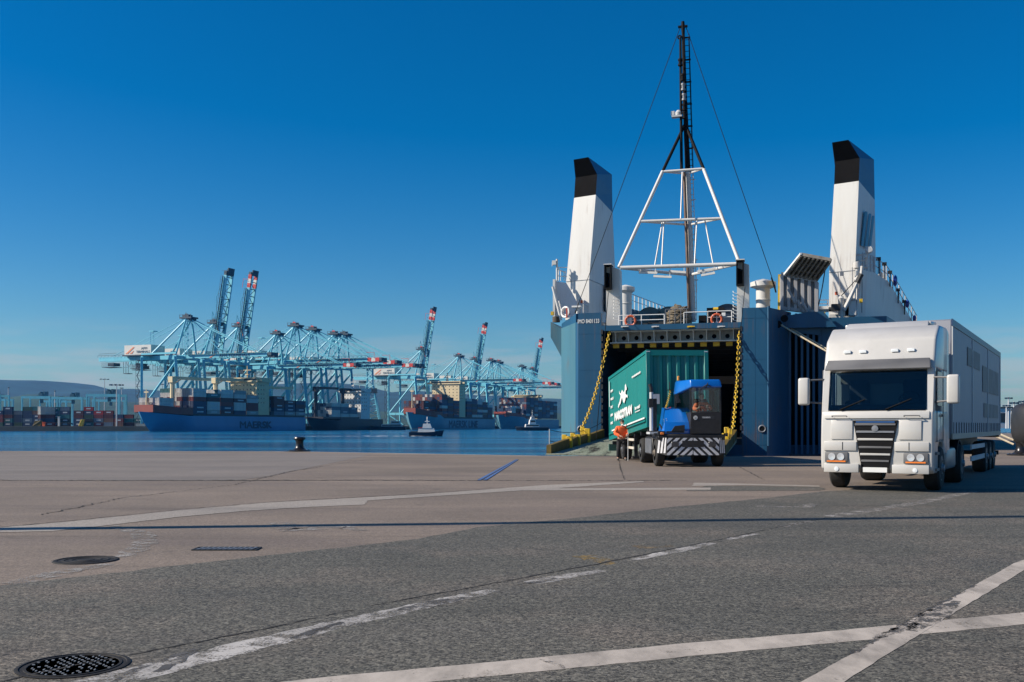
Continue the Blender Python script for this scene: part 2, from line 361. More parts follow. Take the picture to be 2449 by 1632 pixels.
band('yellow_stain', [G(1400, 1330), G(1440, 1342), G(1450, 1352)], [.25, .35, .1], .0056, paint_mat('yellow_stain', (.33, .22, .07), .56, 4), .08, .05)
band('yellow_stain', [G(1520, 1310), G(1580, 1308), G(1610, 1306)], [.3, .4, .15], .0056, paint_mat('brown_stain', (.22, .16, .09), .55, 4), .08, .05)
# cracks and joints
def crack(pts, w, z=.0165, jit=.03): return band('ground_crack', refine([Vector((p[0], p[1], 0)) for p in pts], .12, jit, False), [w, w*.5, w*1.2, w*.6, w*.4], z, m_crack, .06, w*.4)
crack([G(-60, 1650), G(60, 1618), G(300, 1570), G(600, 1513), G(900, 1448), G(1200, 1393), G(1440, 1348), G(1620, 1312), G(1720, 1292), G(1880, 1258), G(2000, 1236)], .026, .0075, .012)
crack([G(0, 1262), G(190, 1244.5), G(420, 1220.5), G(640, 1202), G(880, 1188.5), G(1050, 1179), G(1300, 1160)], .04, .0068, .02)
crack([G(-400, 1148), G(300, 1150), G(900, 1149), G(1140, 1150), G(1390, 1150), G(1640, 1150)], .16, .0066, .12)
crack([G(1480, 1100), G(1484, 1122), G(1494, 1148)], .03, .0066, .03)
crack([G(100, 1232), G(290, 1192), G(560, 1160), G(700, 1127), G(900, 1096)], .035, .0066, .06)
crack([G(1770, 1118), G(1830, 1150)], .03, .0066, .03)
# tyre scuffs over the paint
m_scuff = paint_mat('tyre_scuff', (.075, .072, .07), .5, 5)
for L_, W_ in (([G(2180, 1512), G(2240, 1470), G(2290, 1440)], [.1, .22, .05]), ([G(2090, 1530), G(2160, 1505), G(2200, 1490)], [.05, .12, .04]), ([G(2030, 1570), G(2150, 1500), G(2330, 1402)], [.03, .05, .03]), ([G(260, 1640), G(330, 1600), G(470, 1555)], [.04, .08, .05]),
               ([G(380, 1610), G(440, 1572), G(470, 1560)], [.06, .1, .03]), ([G(700, 1530), G(760, 1508), G(820, 1490)], [.08, .1, .04]), ([G(960, 1462), G(1060, 1440), G(1110, 1430)], [.12, .22, .08]), ([G(1240, 1400), G(1300, 1392), G(1330, 1384)], [.05, .12, .03]), ([G(1290, 1580), G(1330, 1592), G(1350, 1602)], [.03, .06, .03])):
    band('tyre_scuff', L_, W_, .0078, m_scuff, .06, .015)
# steel-blue channel let into the quay
chn = MB()
a0, a1, b0, b1 = G(1142, 1149), G(1164, 1149), G(1233, 1100), G(1240, 1100)
am, bm_ = (a0+a1)/2, (b0+b1)/2
def rib(p, q, r, s_, z): chn.prism([(p.x, p.y, z), (q.x, q.y, z), (r.x, r.y, z), (s_.x, s_.y, z)], (0, 0, .04))
rib(a0, a0.lerp(a1, .38), b0.lerp(b1, .38), b0, -.025); rib(a0.lerp(a1, .62), a1, b1, b0.lerp(b1, .62), -.025)
ch = tag(chn.build('drain_channel', m_bluecap), 'blue painted steel slot let into the concrete quay, leading to the water', 'drain channel')
gap = MB(); gap.add([(*p.xy, .0105) for p in (a0.lerp(a1, .38), a0.lerp(a1, .62), b0.lerp(b1, .62), b0.lerp(b1, .38))], [(0, 1, 2, 3)]); gap.build('slot', m_crack, ch)

# water
m_w, nt, n, l, p = new_mat('sea_water')
p.inputs['Base Color'].default_value = (.0, .09, .2, 1); p.inputs['Specular IOR Level'].default_value = .22; p.inputs['Roughness'].default_value = .15; p.inputs['IOR'].default_value = 1.33
tc = n.new('ShaderNodeNewGeometry').outputs['Position']
w1 = noise(n, l, tc, .5, 9, .68, (.22, 1, 1)); w2 = noise(n, l, tc, .03, 5, .6, (.25, 1, 1))
cc = ramp(n, l, w2, [(.4, (0, .05, .16)), (.51, (.0, .105, .26)), (.6, (.01, .21, .4))]); l.new(cc, p.inputs['Base Color'])
b = n.new('ShaderNodeBump'); b.inputs['Strength'].default_value = 1; b.inputs['Distance'].default_value = 2.6
l.new(w1, b.inputs['Height']); l.new(b.outputs['Normal'], p.inputs['Normal'])
wm = MB(); wm.add([(-14000, 30, WATER), (14000, 30, WATER), (14000, 16000, WATER), (-14000, 16000, WATER)], [(0, 1, 2, 3)])
tag(wm.build('water', m_w, smooth=False), kind='structure')

# the terminal's land and far quay
QD = Vector((.372, .928, 0)); PD = Vector((.928, -.372, 0)); Q0 = Vector((-204, 640, 0))
m_farquay = M('far_quay_wall', (.05, .055, .05), .9, var=.3, scale=.05)
m_yard = M('yard_paving', (.13, .125, .12), .9, var=.2, scale=.02)
far = [Q0, Q0+QD*900, Vector((900, 1600, 0)), Vector((2500, 1700, 0)), Vector((2500, 3400, 0)), Vector((-4000, 3400, 0)), Vector((-4000, 640, 0))]
fm = MB(); fm.prism([(v.x, v.y, 1.0) for v in far], (0, 0, -5)); tag(fm.build('terminal_quay', m_farquay, smooth=False), kind='structure')
fy = MB(); fy.add([(v.x, v.y, 1.01) for v in far], [tuple(range(7))]); tag(fy.build('terminal_yard_paving', m_yard, smooth=False), kind='structure')
# land seen far right and the distant shore
def ridge(name, prof, Y, depth, col, seed, base=0, rough_=1.0):
    rnd = random.Random(seed); xs = [p_[0] for p_ in prof]; vs = []; rows = 14; N = 220
    px0, px1 = xs[0], xs[-1]
    def h(px):
        for i in range(len(prof)-1):
            if prof[i][0] <= px <= prof[i+1][0]:
                t = (px-prof[i][0])/(prof[i+1][0]-prof[i][0]); t = t*t*(3-2*t); return prof[i][1]*(1-t)+prof[i+1][1]*t
        return prof[-1][1]
    ph = [rnd.uniform(0, 6) for _ in range(8)]
    for j in range(rows):
        t = j/(rows-1); s = math.sin(min(1, t*1.15)*math.pi/2)
        for i in range(N+1):
            px = px0+(px1-px0)*i/N; H = (HY-h(px))*Y/F
            x = (px-CX)*Y/F; w = sum(math.sin(px*.013*(k+1)+ph[k]+t*3)*8/(k+1) for k in range(8))*rough_
            vs.append((x, Y-depth*(1-t), base+max(0, H*s+w*math.sin(t*math.pi)*.9+rnd.uniform(-2, 2)*rough_*min(1, t*3))))
    fs = [(j*(N+1)+i, j*(N+1)+i+1, (j+1)*(N+1)+i+1, (j+1)*(N+1)+i) for j in range(rows-1) for i in range(N)]
    b = MB(); b.add(vs, fs); o = b.build(name, col); o['kind'] = 'structure'; return o
m_hill = M('wooded_hill', (.008, .045, .06), 1, var=.45, scale=.006)
m_scrub = M('green_scrub_land', (.02, .055, .03), 1, var=.4, scale=.01)
ridge('hills', [(-4200, 990), (-2500, 960), (-1200, 930), (-500, 922), (-150, 916), (0, 914), (60, 912), (110, 916), (200, 915), (235, 922), (290, 938), (350, 941), (450, 938), (560, 945), (700, 925), (790, 926), (850, 925), (900, 931), (960, 942),
       (1000, 938), (1060, 942), (1180, 950), (1260, 963), (1300, 960), (1350, 962), (1600, 975), (2400, 996), (3200, 990), (4600, 985), (6500, 1000)], 5200, 1900, m_hill, 3)
ridge('green_foothills', [(-2500, 972), (-600, 950), (0, 950), (160, 949), (330, 962), (420, 975), (700, 975), (980, 985), (1300, 985), (1345, 992), (1500, 1000), (3800, 1004)], 3300, 500, m_scrub, 9)
# ---------------------------------------------------------------- the ferry (local frame: x along the stern, y forward, z up)
def S(px, py, v):
    k = (px-CX)/F; Y = (v+sx*sa+sy*ca)/(k*sa+ca); X = k*Y
    return Vector(((X-sx)*ca-(Y-sy)*sa, v, EYE-(py-HY)*Y/F))
ferry = tag(empty('ferry', (sx, sy, 0), -SA), 'large blue and white ferry with its stern door open and two tall funnels', 'ferry')
def uz(px, py, v): p = S(px, py, v); return p.x, p.z
uL, _ = uz(1438, 900, 0); uR, _ = uz(1774, 900, 0)           # jambs of the stern opening
uLL, zLt = uz(1376, 750, 0); uRR, zRt = uz(1839, 737, 0)
zLt = S(1438, 748, 0).z; zRt = S(1774, 737, 0).z
zD = S(1600, 775, 0).z                                        # mooring deck
zBot = WATER-1.5
pC = S(1343, 776, 3.6); pS = S(1317, 770, 5.5)
# left pillar
h = MB()
h.prism([(uL, 0, zBot), (uLL+.18, 0, zBot), (uLL, .16, zBot), (pC.x, 3.6, zBot), (pC.x-.1, 60, zBot), (uL, 60, zBot)], (0, 0, zLt-zBot-.55))
h.build('hull_corner', m_hull, ferry)
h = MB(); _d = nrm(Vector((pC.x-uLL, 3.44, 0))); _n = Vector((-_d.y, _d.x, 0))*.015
h.prism([Vector((uLL, .17, zBot))+_d*.03+_n*.2, Vector((pC.x, 3.6, zBot))+_n*.2, Vector((pC.x, 3.6, zBot))+_n, Vector((uLL, .17, zBot))+_d*.03+_n], (0, 0, zLt-.55-zBot)); h.build('sunlit_side_plating', m_hull_side, ferry)  # thin skin over the port chamfer carrying the painted-in sunlit blue
h = MB()   # bulwark top, falling away towards the port side
z0 = zLt-.55
h.hexa([(uLL+.18, 0, z0), (uL, 0, z0), (uL, .35, z0), (uLL+.3, .35, z0), (uLL+.18, 0, S(1376, 750, 0).z), (uL, 0, zLt), (uL, .35, zLt), (uLL+.3, .35, S(1376, 750, 0).z)])
h.hexa([(uLL+.0, .16, z0), (uLL+.3, .3, z0), (pC.x+.35, 3.6, z0), (pC.x, 3.6, z0), (uLL+.0, .16, S(1376, 750, 0).z), (uLL+.3, .3, S(1376, 750, 0).z), (pC.x+.35, 3.6, z0+.3), (pC.x, 3.6, z0+.3)])
h.build('bulwark', m_hull, ferry)
# overhanging sponson on the port side
a, b_, c_, d_ = S(1343, 776, 3.6), S(1317, 770, 3.6), S(1317, 807, 3.6), S(1343, 856, 3.6)
h = MB(); h.prism([a+Vector((.02, 0, -.3)), b_, c_, d_+Vector((.02, 0, 0))], (0, 26, 0)); h.build('sponson', M('weathered_blue_paint', (.05, .14, .19), .5, scale=1, var=.2, dirt=.7, dcol=(.16, .17, .15), streak=V3), ferry)
h = MB(); h.tube(S(1328, 770, 3.6)+Vector((0, .3, 0)), S(1328, 757, 3.6)+Vector((0, .3, 0)), .26, 12); h.build('bollard', m_rust, ferry)
# right pillar and the quarter behind the truck
pr1 = S(1890, 900, 3.0)
h = MB(); h.prism([(uR, 0, zBot), (uRR-.12, 0, zBot), (uRR, .12, zBot), (pr1.x-.0, 3.0, zBot), (pr1.x-.0, 3.3, zBot), (uR, 60, zBot)], (0, 0, zRt-zBot)); h.build('hull_corner', m_hull, ferry)
h = MB(); h.tube((uRR-.02, -.03, .3), (uRR-.02, -.03, zRt+.05), .09, 10); h.build('corner_pipe', m_hull, ferry)
for i in range(2):
    zz = (zRt-.62, .35)[i]; s_ = MB(); s_.box(uR+.01, uRR-.14, -.012, .01, zz, zz+.03); s_.build('weld_seam', m_hull, ferry)
for zz in (zLt-1.3, 4.9, 3.3, 1.7): s_ = MB(); s_.box(uLL+.2, uL-.01, -.008, .01, zz, zz+.022); s_.build('weld_seam', m_hull, ferry)
for zz in (5.4, 3.9, 2.2): s_ = MB(); s_.box(uR+.01, uRR-.14, -.008, .01, zz, zz+.022); s_.build('weld_seam', m_hull, ferry)
s_ = MB(); s_.box(uR+.75, uR+.772, -.007, .01, -1, zRt-.1); s_.build('weld_seam', m_hull, ferry)
q0, q1, q2 = S(1962, 750, 3.0), S(2070, 745, 3.0), S(2200, 760, 22)
qt = S(1985, 750, 3.0).z
h = MB(); h.prism([(q0.x, 3.0, zBot), (q1.x+1.2, 3.0, zBot), (q2.x+1.0, 24, zBot), (q2.x, 60, zBot), (q0.x, 60, zBot)], (0, 0, qt-zBot-.25)); h.build('hull_quarter', m_hull, ferry)
h = MB(); h.prism([(q0.x-2.6, 2.2, qt-.25), (q0.x-.9, 2.2, qt+.02), (q0.x+.15, 2.2, qt+.05), (q0.x+.9, 2.2, qt-.9), (q0.x-2.6, 2.2, qt-.9)], (0, .5, 0)); h.build('fashion_plate', m_hull, ferry)
# recess of the second door with its pipes
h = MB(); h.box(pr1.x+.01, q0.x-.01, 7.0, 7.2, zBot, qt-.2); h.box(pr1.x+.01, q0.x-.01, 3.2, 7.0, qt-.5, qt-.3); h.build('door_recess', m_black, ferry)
for i, px in enumerate((1889, 1904, 1918, 1932, 1946, 1960)):
    s_ = MB(); p0 = S(px, 1086, 2.9); p1 = S(px, 748+i*2.5, 2.9); s_.bar(p0, p1, .14, .2); s_.build('guide_post', m_hull, ferry)
s_ = MB(); s_.bar(S(1888, 786, 2.75), S(1961, 794, 2.75), .12, .42); s_.build('cross_beam', m_hull, ferry)
# stern door lintel and deck
h = MB(); zl0, zl1 = S(1600, 775, 0).z, S(1600, 788, 0).z
h.box(uL, uR, .12, 45, zl1+.02, zl0); h.build('deck', m_hull, ferry)
fr = MB(); fr.box(uL, uR, .0, .115, zl1, zl0); fr.build('lintel', m_hull, ferry)
zb = S(1600, 819, 1).z; zt = zl1-.04
w = MB(); w.box(uL+.45, uR-.1, 1.35, 1.5, zb, zt); w.box(uL+.45, uR-.1, .2, 1.36, zt-.02, zt+.03); w.box(uL+.45, uR-.1, .55, 1.36, zb-.03, zb+.03)
nb = 9
for i in range(nb+1):
    x = uL+.8+(uR-uL-1.3)*i/nb
    w.prism([(x-.02, 1.36, zb), (x-.02, .6, zb), (x-.02, .25, zt), (x-.02, 1.36, zt)], (.04, 0, 0))
w.build('door_beam', m_white, ferry)
for i in range(nb):
    x = uL+.8+(uR-uL-1.3)*(i+.5)/nb
    hb = MB(); hb.lathe([(.0, 0), (.135, 0), (.135, .02), (0, .02)], (x, 1.325, (zb+zt)/2), 20, 'y'); hb.build('lightening_hole', m_black, ferry)
for i in range(20):
    x0 = uL+.55+(uR-uL-.75)*i/20; x1 = x0+(uR-uL-.75)/20
    s_ = MB(); s_.box(x0+.001, x1-.001, 1.1, 1.4, zb-.28, zb-.04); s_.build('stripe_block', m_yellow if i % 2 == 0 else m_black, ferry)
# garage inside
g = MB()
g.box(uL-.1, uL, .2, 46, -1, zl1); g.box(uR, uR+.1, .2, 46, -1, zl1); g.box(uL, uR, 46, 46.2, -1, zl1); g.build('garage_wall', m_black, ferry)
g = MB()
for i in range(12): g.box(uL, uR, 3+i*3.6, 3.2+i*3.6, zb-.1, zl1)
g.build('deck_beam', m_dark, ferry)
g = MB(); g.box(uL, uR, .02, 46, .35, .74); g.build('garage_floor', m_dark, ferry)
g = MB(); g.box(uL+.002, uR-.002, .05, .5, zBot, .345); g.build('transom', m_hull, ferry)
g = MB(); g.box(uR+.005, q0.x+.5, 3.35, 3.5, zBot, .3); g.build('lower_hull', m_hull, ferry)
# rubbing strips on the jambs, and pipes
for x in (uL-.02, uR-.1):
    s_ = MB()
    for k in range(16): s_.box(x, x+.12, -.03, .0, .8+k*.42, 1.08+k*.42)
    s_.build('jamb_fender', m_dark, ferry)
for px, py in ((1389, 1027), (1823, 1026)):
    p = S(px, py, -.03); s_ = MB(); s_.torus(p, .19, .05, (0, 1, 0), 20, 8); s_.build('fairlead_rim', m_grey, ferry)
    s_ = MB(); s_.lathe([(0, -.012), (.17, -.012), (.17, .02)], p, 20, 'y'); s_.build('fairlead_hole', m_black, ferry)
# sign
p = S(1382, 774, -.02)
place_text('lettering', 'IMO 8401133', .25, p, (1, 0, 0), (0, 0, 1), m_white2, ferry, bold=.006, width=S(1433, 774, -.02).x-p.x)
# ramp
A, B = S(1300, 1087, -12.0), S(1445, 1049, 0)
tipL = Vector((uz(1305, 1080, -12.2)[0], -12.2, .10)); tipR = Vector((uR-.35, -12.2, .10))
m_ramp, nt, n, l, pp = new_mat('ramp_plate')
tc = n.new('ShaderNodeTexCoord').outputs['Object']
c = ramp(n, l, noise(n, l, tc, .5, 6, .7, (1.6, .25, 1)), [(.38, (.03, .032, .03)), (.46, (.25, .29, .23)), (.68, (.36, .38, .31))])
c = mixc(n, l, ramp(n, l, noise(n, l, tc, 9, 5, .8), [(.45, 0), (.7, .6)]), c, (.06, .05, .045)); l.new(c, pp.inputs['Base Color']); pp.inputs['Roughness'].default_value = .8
zH = .76
def rampz(v): return .09+(zH-.09)*(v+12.2)/12.2
r = MB(); r.hexa([(tipL.x, -12.2, .02), (tipR.x, -12.2, .02), (uR-.3, 0, .5), (uL+.1, 0, .5), (tipL.x, -12.2, .09), (tipR.x, -12.2, .09), (uR-.3, 0, zH), (uL+.1, 0, zH)]); r.build('ramp', m_ramp, ferry)
for k in range(26):
    v = -11.9+k*.45; s_ = MB(); s_.box(uL+.4+(0 if k % 2 else .1), uR-.6, v, v+.05, rampz(v), rampz(v)+.03); s_.build('ramp_tread', m_ramp, ferry)
def curb(xa, xb, name, parts):
    s_ = MB(); n_ = 10
    for v0, v1 in parts:
        t0, t1 = (v0+12.2)/12.2, (v1+12.2)/12.2; x0 = xa+(xb-xa)*t0; x1 = xa+(xb-xa)*t1
        s_.hexa([(x0-.12, v0, rampz(v0)-.06), (x0+.12, v0, rampz(v0)-.06), (x1+.12, v1, rampz(v1)-.06), (x1-.12, v1, rampz(v1)-.06), (x0-.12, v0, rampz(v0)+.42), (x0+.12, v0, rampz(v0)+.42), (x1+.12, v1, rampz(v1)+.5), (x1-.12, v1, rampz(v1)+.5)])
    s_.build(name, m_yellowdirty, ferry)
curb(tipL.x+.1, uL+.1, 'ramp_curb', [(-12.0, -8.4), (-8.0, -6.6), (-6.3, -4.4), (-4.0, -.1)])
curb(tipR.x-.1, uR-.4, 'ramp_curb', [(-12.0, -8.4), (-8.2, -4.4), (-4.0, -.1)])
for v, hh in ((-8.2, .62), (-6.45, .6), (-4.2, .8)):
    for s1, xx in ((1, tipL.x+.1+(uL-tipL.x)*(v+12.2)/12.2), (-1, tipR.x-.1)):
        s_ = MB(); s_.box(xx-.1, xx+.22*s1 if s1 > 0 else xx+.1, v-.14, v+.1, rampz(v)-.08, rampz(v)+hh); s_.box(xx-.35, xx-.1, v-.05, v+.1, rampz(v)+.3, rampz(v)+hh+.08); s_.build('ramp_lug', m_yellow, ferry, bevel=.02)
# chains holding the ramp
def chain(pts, name='chain', rl=.13, r=.032):
    P = [Vector(p) for p in pts]; L = [0]
    for i in range(1, len(P)): L.append(L[-1]+(P[i]-P[i-1]).length)
    s_ = MB(); step = rl*1.5; n_ = int(L[-1]/step)
    for k in range(n_):
        t = k*step; i = max(j for j in range(len(P)) if L[j] <= t+1e-6); i = min(i, len(P)-2)
        f = (t-L[i])/(L[i+1]-L[i]); c0 = P[i].lerp(P[i+1], f); d = nrm(P[i+1]-P[i]); sd = nrm(d.cross(Vector((0, 1, .2)))) if k % 2 else nrm(d.cross(d.cross(Vector((0, 1, .2)))))
        nx = d.cross(sd); ring = []; m = 10; vs = []
        for j in range(m):
            q = 2*math.pi*j/m; cc_ = c0+d*(rl*math.cos(q))+sd*(rl*.62*math.sin(q)); out = nrm(cc_-c0)
            for w_ in range(5):
                e = 2*math.pi*w_/5; vs.append(cc_+out*(r*math.cos(e))+nx*(r*math.sin(e)))
        s_.add(vs, [(j*5+w_, j*5+(w_+1) % 5, ((j+1) % m)*5+(w_+1) % 5, ((j+1) % m)*5+w_) for j in range(m) for w_ in range(5)])
    return s_.build(name, m_yellow, ferry)
def hang(a, b, sag, n=14, side=Vector((0, 0, -1))):
    a = Vector(a); b = Vector(b); return [a.lerp(b, i/n)+side*(sag*4*(i/n)*(1-i/n)) for i in range(n+1)]
cl1 = S(1385, 1049, -4.2)
chain(hang(S(1458, 792, .2), (S(1385, 1046, -4.2).x, -4.2, rampz(-4.2)+.62), .9))
chain(hang(S(1768, 797, .1), (tipR.x+.0, -4.2, rampz(-4.2)+.65), .8))
# ramp hand rope on the port side
rl_ = MB(); pb = Vector((tipL.x-.1, -10.9, rampz(-10.9))); rl_.tube(pb, pb+Vector((0, 0, 1.15)), .025, 6); rl_.build('stanchion', m_lgrey, ferry)
for zz, px, py in ((1.12, 1440, 1010), (.55, 1440, 1030)):
    s_ = MB(); s_.path(hang(pb+Vector((0, 0, zz)), S(px, py, -.1), .35, 12), .016, 5); s_.build('hand_rope', m_black, ferry)
# stern posts with fairlead housings
def post(px0, px1, ptop, pbox, pb_, v, side, zbase):
    a_, b2 = S(px0, ptop, v), S(px1, ptop, v)
    s_ = MB(); xm = (a_.x+b2.x)/2; s_.hexa([(a_.x-.02, v+.5, zbase), (b2.x, v+.5, zbase), (b2.x, v+1.5, zbase), (a_.x, v+1.5, zbase), (a_.x+.02, v+.05, a_.z-.02), (b2.x, v+.05, b2.z-.25), (b2.x, v+1.0, b2.z-.25), (a_.x+.02, v+1.0, a_.z-.02)])
    s_.build('stern_post', m_white, ferry)
    bx0, bx1 = S(pbox[0], ptop, v).x, S(pbox[1], ptop, v).x; zt_, zb_ = S(px0, pb_[0], v).z, S(px0, pb_[1], v).z
    s_ = MB(); t = .07
    s_.box(bx0, bx0+t, v-.35, v+.5, zb_, zt_); s_.box(bx1-t, bx1, v-.35, v+.5, zb_, zt_); s_.box(bx0+t, bx1-t, v-.35, v+.5, zt_-t, zt_); s_.box(bx0+t, bx1-t, v-.35, v+.5, zb_, zb_+t); s_.box(bx0+t, bx1-t, v+.1, v+.5, zb_+t, zt_-t)
    s_.build('fairlead_housing', m_black, ferry)
    s_ = MB(); s_.box(bx0-.03, bx1+.05, v-.4, v+.55, zt_+.003, zt_+.06); s_.build('housing_cap', m_white, ferry)
post(1448, 1481, 634, (1447, 1463), (636, 693), .6, 1, zD)
post(1762, 1791, 623, (1761, 1779), (625, 684), .6, 1, zD)
for px0, py0, k in ((1471, 706, 8), (1758, 700, 9)):
    s_ = MB()
    for i in range(k):
        p = S(px0, py0+i*8.2, .55); s_.path([p+Vector((-.13, .25, .12)), p+Vector((-.1, 0, 0)), p+Vector((.13, 0, -.08)), p+Vector((.16, .25, 0))], .022, 5)
    s_.build('rung', m_white2, ferry)
# ventilator heads
def vent(pc, v, stem, cap, pys):
    (pt, pc1, pb_), c0 = pys, S(pc, 700, v)
    sc_ = abs(S(pc+1, 700, v).x-S(pc, 700, v).x)
    z1, z2, zt_ = S(pc, pb_, v).z, S(pc, pc1, v).z, S(pc, pt, v).z; rs, rc = stem*sc_/2, cap*sc_/2
    s_ = MB(); s_.lathe([(rs, zD-.8), (rs, z1), (rs*1.05, z1+.02), (rc, z1+.15), (rc, z2), (rc*.55, z2+(zt_-z2)*.6), (rs*.25, zt_), (0, zt_)], (c0.x, v, 0), 28)
    s_.build('ventilator', m_white, ferry)
    s_ = MB(); s_.torus((c0.x, v, z1-.7), rs+.01, .03, (0, 0, 1), 24, 6); s_.build('ventilator_band', m_white, ferry)
vent(1496, 5.0, 30, 44, (682, 688, 702)); vent(1825, 4.0, 34, 62, (668, 676, 692))
# mast
m_mb = m_black
vm = 4.5
mb0, mb1, mtop = S(1657, 770, vm), S(1645, 412, vm), S(1633, 52, vm)
s_ = MB(); s_.loft([(mb0, .21), (mb1, .17)], 14); s_.build('mast', m_white, ferry)
s_ = MB(); s_.loft([(mb1, .18), (S(1638, 235, vm), .14), (S(1634, 80, vm), .10), (S(1633.5, 66, vm), .13), (mtop, .1)], 12); s_.loft([(S(1630, 410, vm-.3), .1), (S(1627, 90, vm-.3), .07)], 8); s_.build('topmast', m_mb, ferry)
s_ = MB(); s_.loft([(S(1649, 770, vm-.3), .1), (S(1636, 412, vm-.3), .1)], 8); s_.build('exhaust_pipe', M('brown_pipe', (.16, .1, .07), .7, var=.3), ferry)
vleg = .9
lg = {}
def leg(pa, pm, pt, va, vt):
    a_, t_ = S(*pa, va), S(*pt, vt); t = (pa[1]-pm[1])/(pa[1]-pt[1]); vmid = va+(vt-va)*t; m_ = S(*pm, vmid)
    s_ = MB(); s_.tube(a_, m_, .11, 12); s_.build('mast_leg', m_white, ferry)
    s_ = MB(); s_.tube(m_, t_, .1, 12); s_.build('mast_leg', m_black, ferry)
    return a_, m_
la, lm = leg((1480, 640), (1585, 410), (1637, 300), vleg, vm)
ra, rm = leg((1766, 622), (1683, 405), (1640, 300), vleg, vm)
def lv(t, py, px): return S(px, py, vleg+(vm-vleg)*t)
bars = []
for (pl, pr_, pm_, t, rr) in (((1484, 641), (1762, 632), (1650, 658), 0.0, .12), ((1533, 530), (1725, 523), (1648, 538), .32, .09), ((1586, 411), (1682, 404), (1645, 416), .67, .08)):
    a_, b2, c2 = lv(t, pl[1], pl[0]), lv(t, pr_[1], pr_[0]), S(pm_[0], pm_[1], vm)
    s_ = MB(); s_.tube(a_, b2, rr, 10); s_.build('mast_crossbar', m_white, ferry)
    for e in (a_, b2):
        s_ = MB(); s_.tube(e, c2, rr*.8, 8); s_.build('mast_brace', m_white, ferry)
for (p0, p1) in (((1582, 641), (1588, 530)), ((1565, 642), (1584, 532)), ((1661, 636), (1667, 525)), ((1706, 634), (1686, 528)), ((1628, 524), (1632, 412))):
    s_ = MB(); s_.tube(S(*p0, vleg+.5), S(*p1, vleg+1.4), .045, 6); s_.build('stay_bar', m_white, ferry)
# ladder beside the mast, with its safety line
def ladder(p0, p1, v, w, mat, name='mast_ladder'):
    a_, b2 = S(*p0, v), S(*p1, v); s_ = MB(); e = Vector((w/2, 0, 0)); s_.tube(a_-e, b2-e, .025, 5); s_.tube(a_+e, b2+e, .025, 5)
    n_ = int((b2-a_).length/.36)
    for i in range(n_): q_ = a_.lerp(b2, i/n_); s_.tube(q_-e, q_+e, .02, 4)
    s_.build(name, mat, ferry)
ladder((1661, 765), (1652, 412), vm-.1, .3, m_lgrey); ladder((1652, 410), (1642, 82), vm-.1, .32, m_black)
s_ = MB(); s_.tube(S(1666, 700, vm), S(1657, 412, vm), .03, 5)
for i in range(6): p = S(1658+i*1.4, 430+i*48, vm); s_.tube(p+Vector((-.2, 0, 0)), p+Vector((.12, 0, 0)), .035, 5)
s_.build('cable_guard', m_white, ferry)
s_ = MB(); s_.tube(S(1656, 410, vm), S(1647, 90, vm), .02, 5)
for i in range(7): p = S(1647+i*1.4, 90+i*53, vm); s_.box(p.x-.28, p.x+.1, vm-.05, vm+.05, p.z-.04, p.z+.04)
s_.build('cable_guard', m_black, ferry)
for px, py in ((1627, 149), (1633, 185), (1634, 208), (1636, 232), (1637, 256), (1637, 275)):
    p = S(px, py, vm-.35); s_ = MB(); s_.lathe([(.0, -.26), (.15, -.24), (.15, -.12), (.1, -.1), (.12, .08), (.15, .1), (.15, .2), (0, .24)], p, 12); s_.build('navigation_light', m_black if py != 208 and py != 232 else m_grey, ferry)
p = S(1618, 274, vm-.3); s_ = MB(); s_.box(p.x-.3, p.x+.35, p.y-.2, p.y+.2, p.z-.2, p.z-.1); s_.lathe([(.0, -.1), (.2, -.08), (.22, .1), (.1, .25), (0, .28)], p+Vector((.12, 0, 0)), 14); s_.box(p.x-.35, p.x-.12, p.y-.12, p.y+.12, p.z-.05, p.z+.2); s_.build('radar', m_lgrey, ferry)
s_ = MB(); p = S(1633, 64, vm); s_.box(p.x-.3, p.x+.3, p.y-.1, p.y+.1, p.z-.05, p.z+.05); s_.build('masthead_fitting', m_black, ferry); s_ = MB(); s_.torus(p+Vector((-.2, -.1, -.7)), .1, .05, (0, 1, 0), 12, 6); s_.build('masthead_fitting', m_black, ferry)
for px0, py0, px1, py1 in ((1528, 652, 1572, 653), (1563, 661, 1606, 663), (1600, 649, 1640, 652), (1668, 650, 1712, 642), (1677, 659, 1710, 653)):
    s_ = MB(); p, q_ = S(px0, py0, vleg+.8), S(px1, py1, vleg+.8); s_.bar(p, q_, .13, .13); s_.tube(p+Vector((.1, 0, 0)), p+Vector((.1, 0, .35)), .02, 5); s_.tube(q_-Vector((.1, 0, 0)), q_+Vector((-.1, 0, .3)), .02, 5); s_.build('strip_light', m_white2, ferry)
# stays
def wire(a_, b2, r=.014, name='stay_wire', mat=m_black, sag=0): s_ = MB(); s_.path(hang(a_, b2, sag, 6 if sag else 1), r, 5); return s_.build(name, mat, ferry)
wire(S(1626, 68, vm), S(1378, 742, 1.2), .022); wire(S(1641, 66, vm), S(1855, 690, 3.0), .022)
wire(S(1455, 700, .3), Vector((tipL.x+1.9, -8.6, rampz(-8.6)+.5)), .022); wire(S(1782, 686, .3), Vector((tipR.x, -8.2, rampz(-8.2)+.4)), .02)
wire(S(1376, 748, .1), S(1378, 742, 1.2), .05, 'turnbuckle'); wire(S(1845, 664, 3), S(1856, 700, 3), .05, 'turnbuckle')
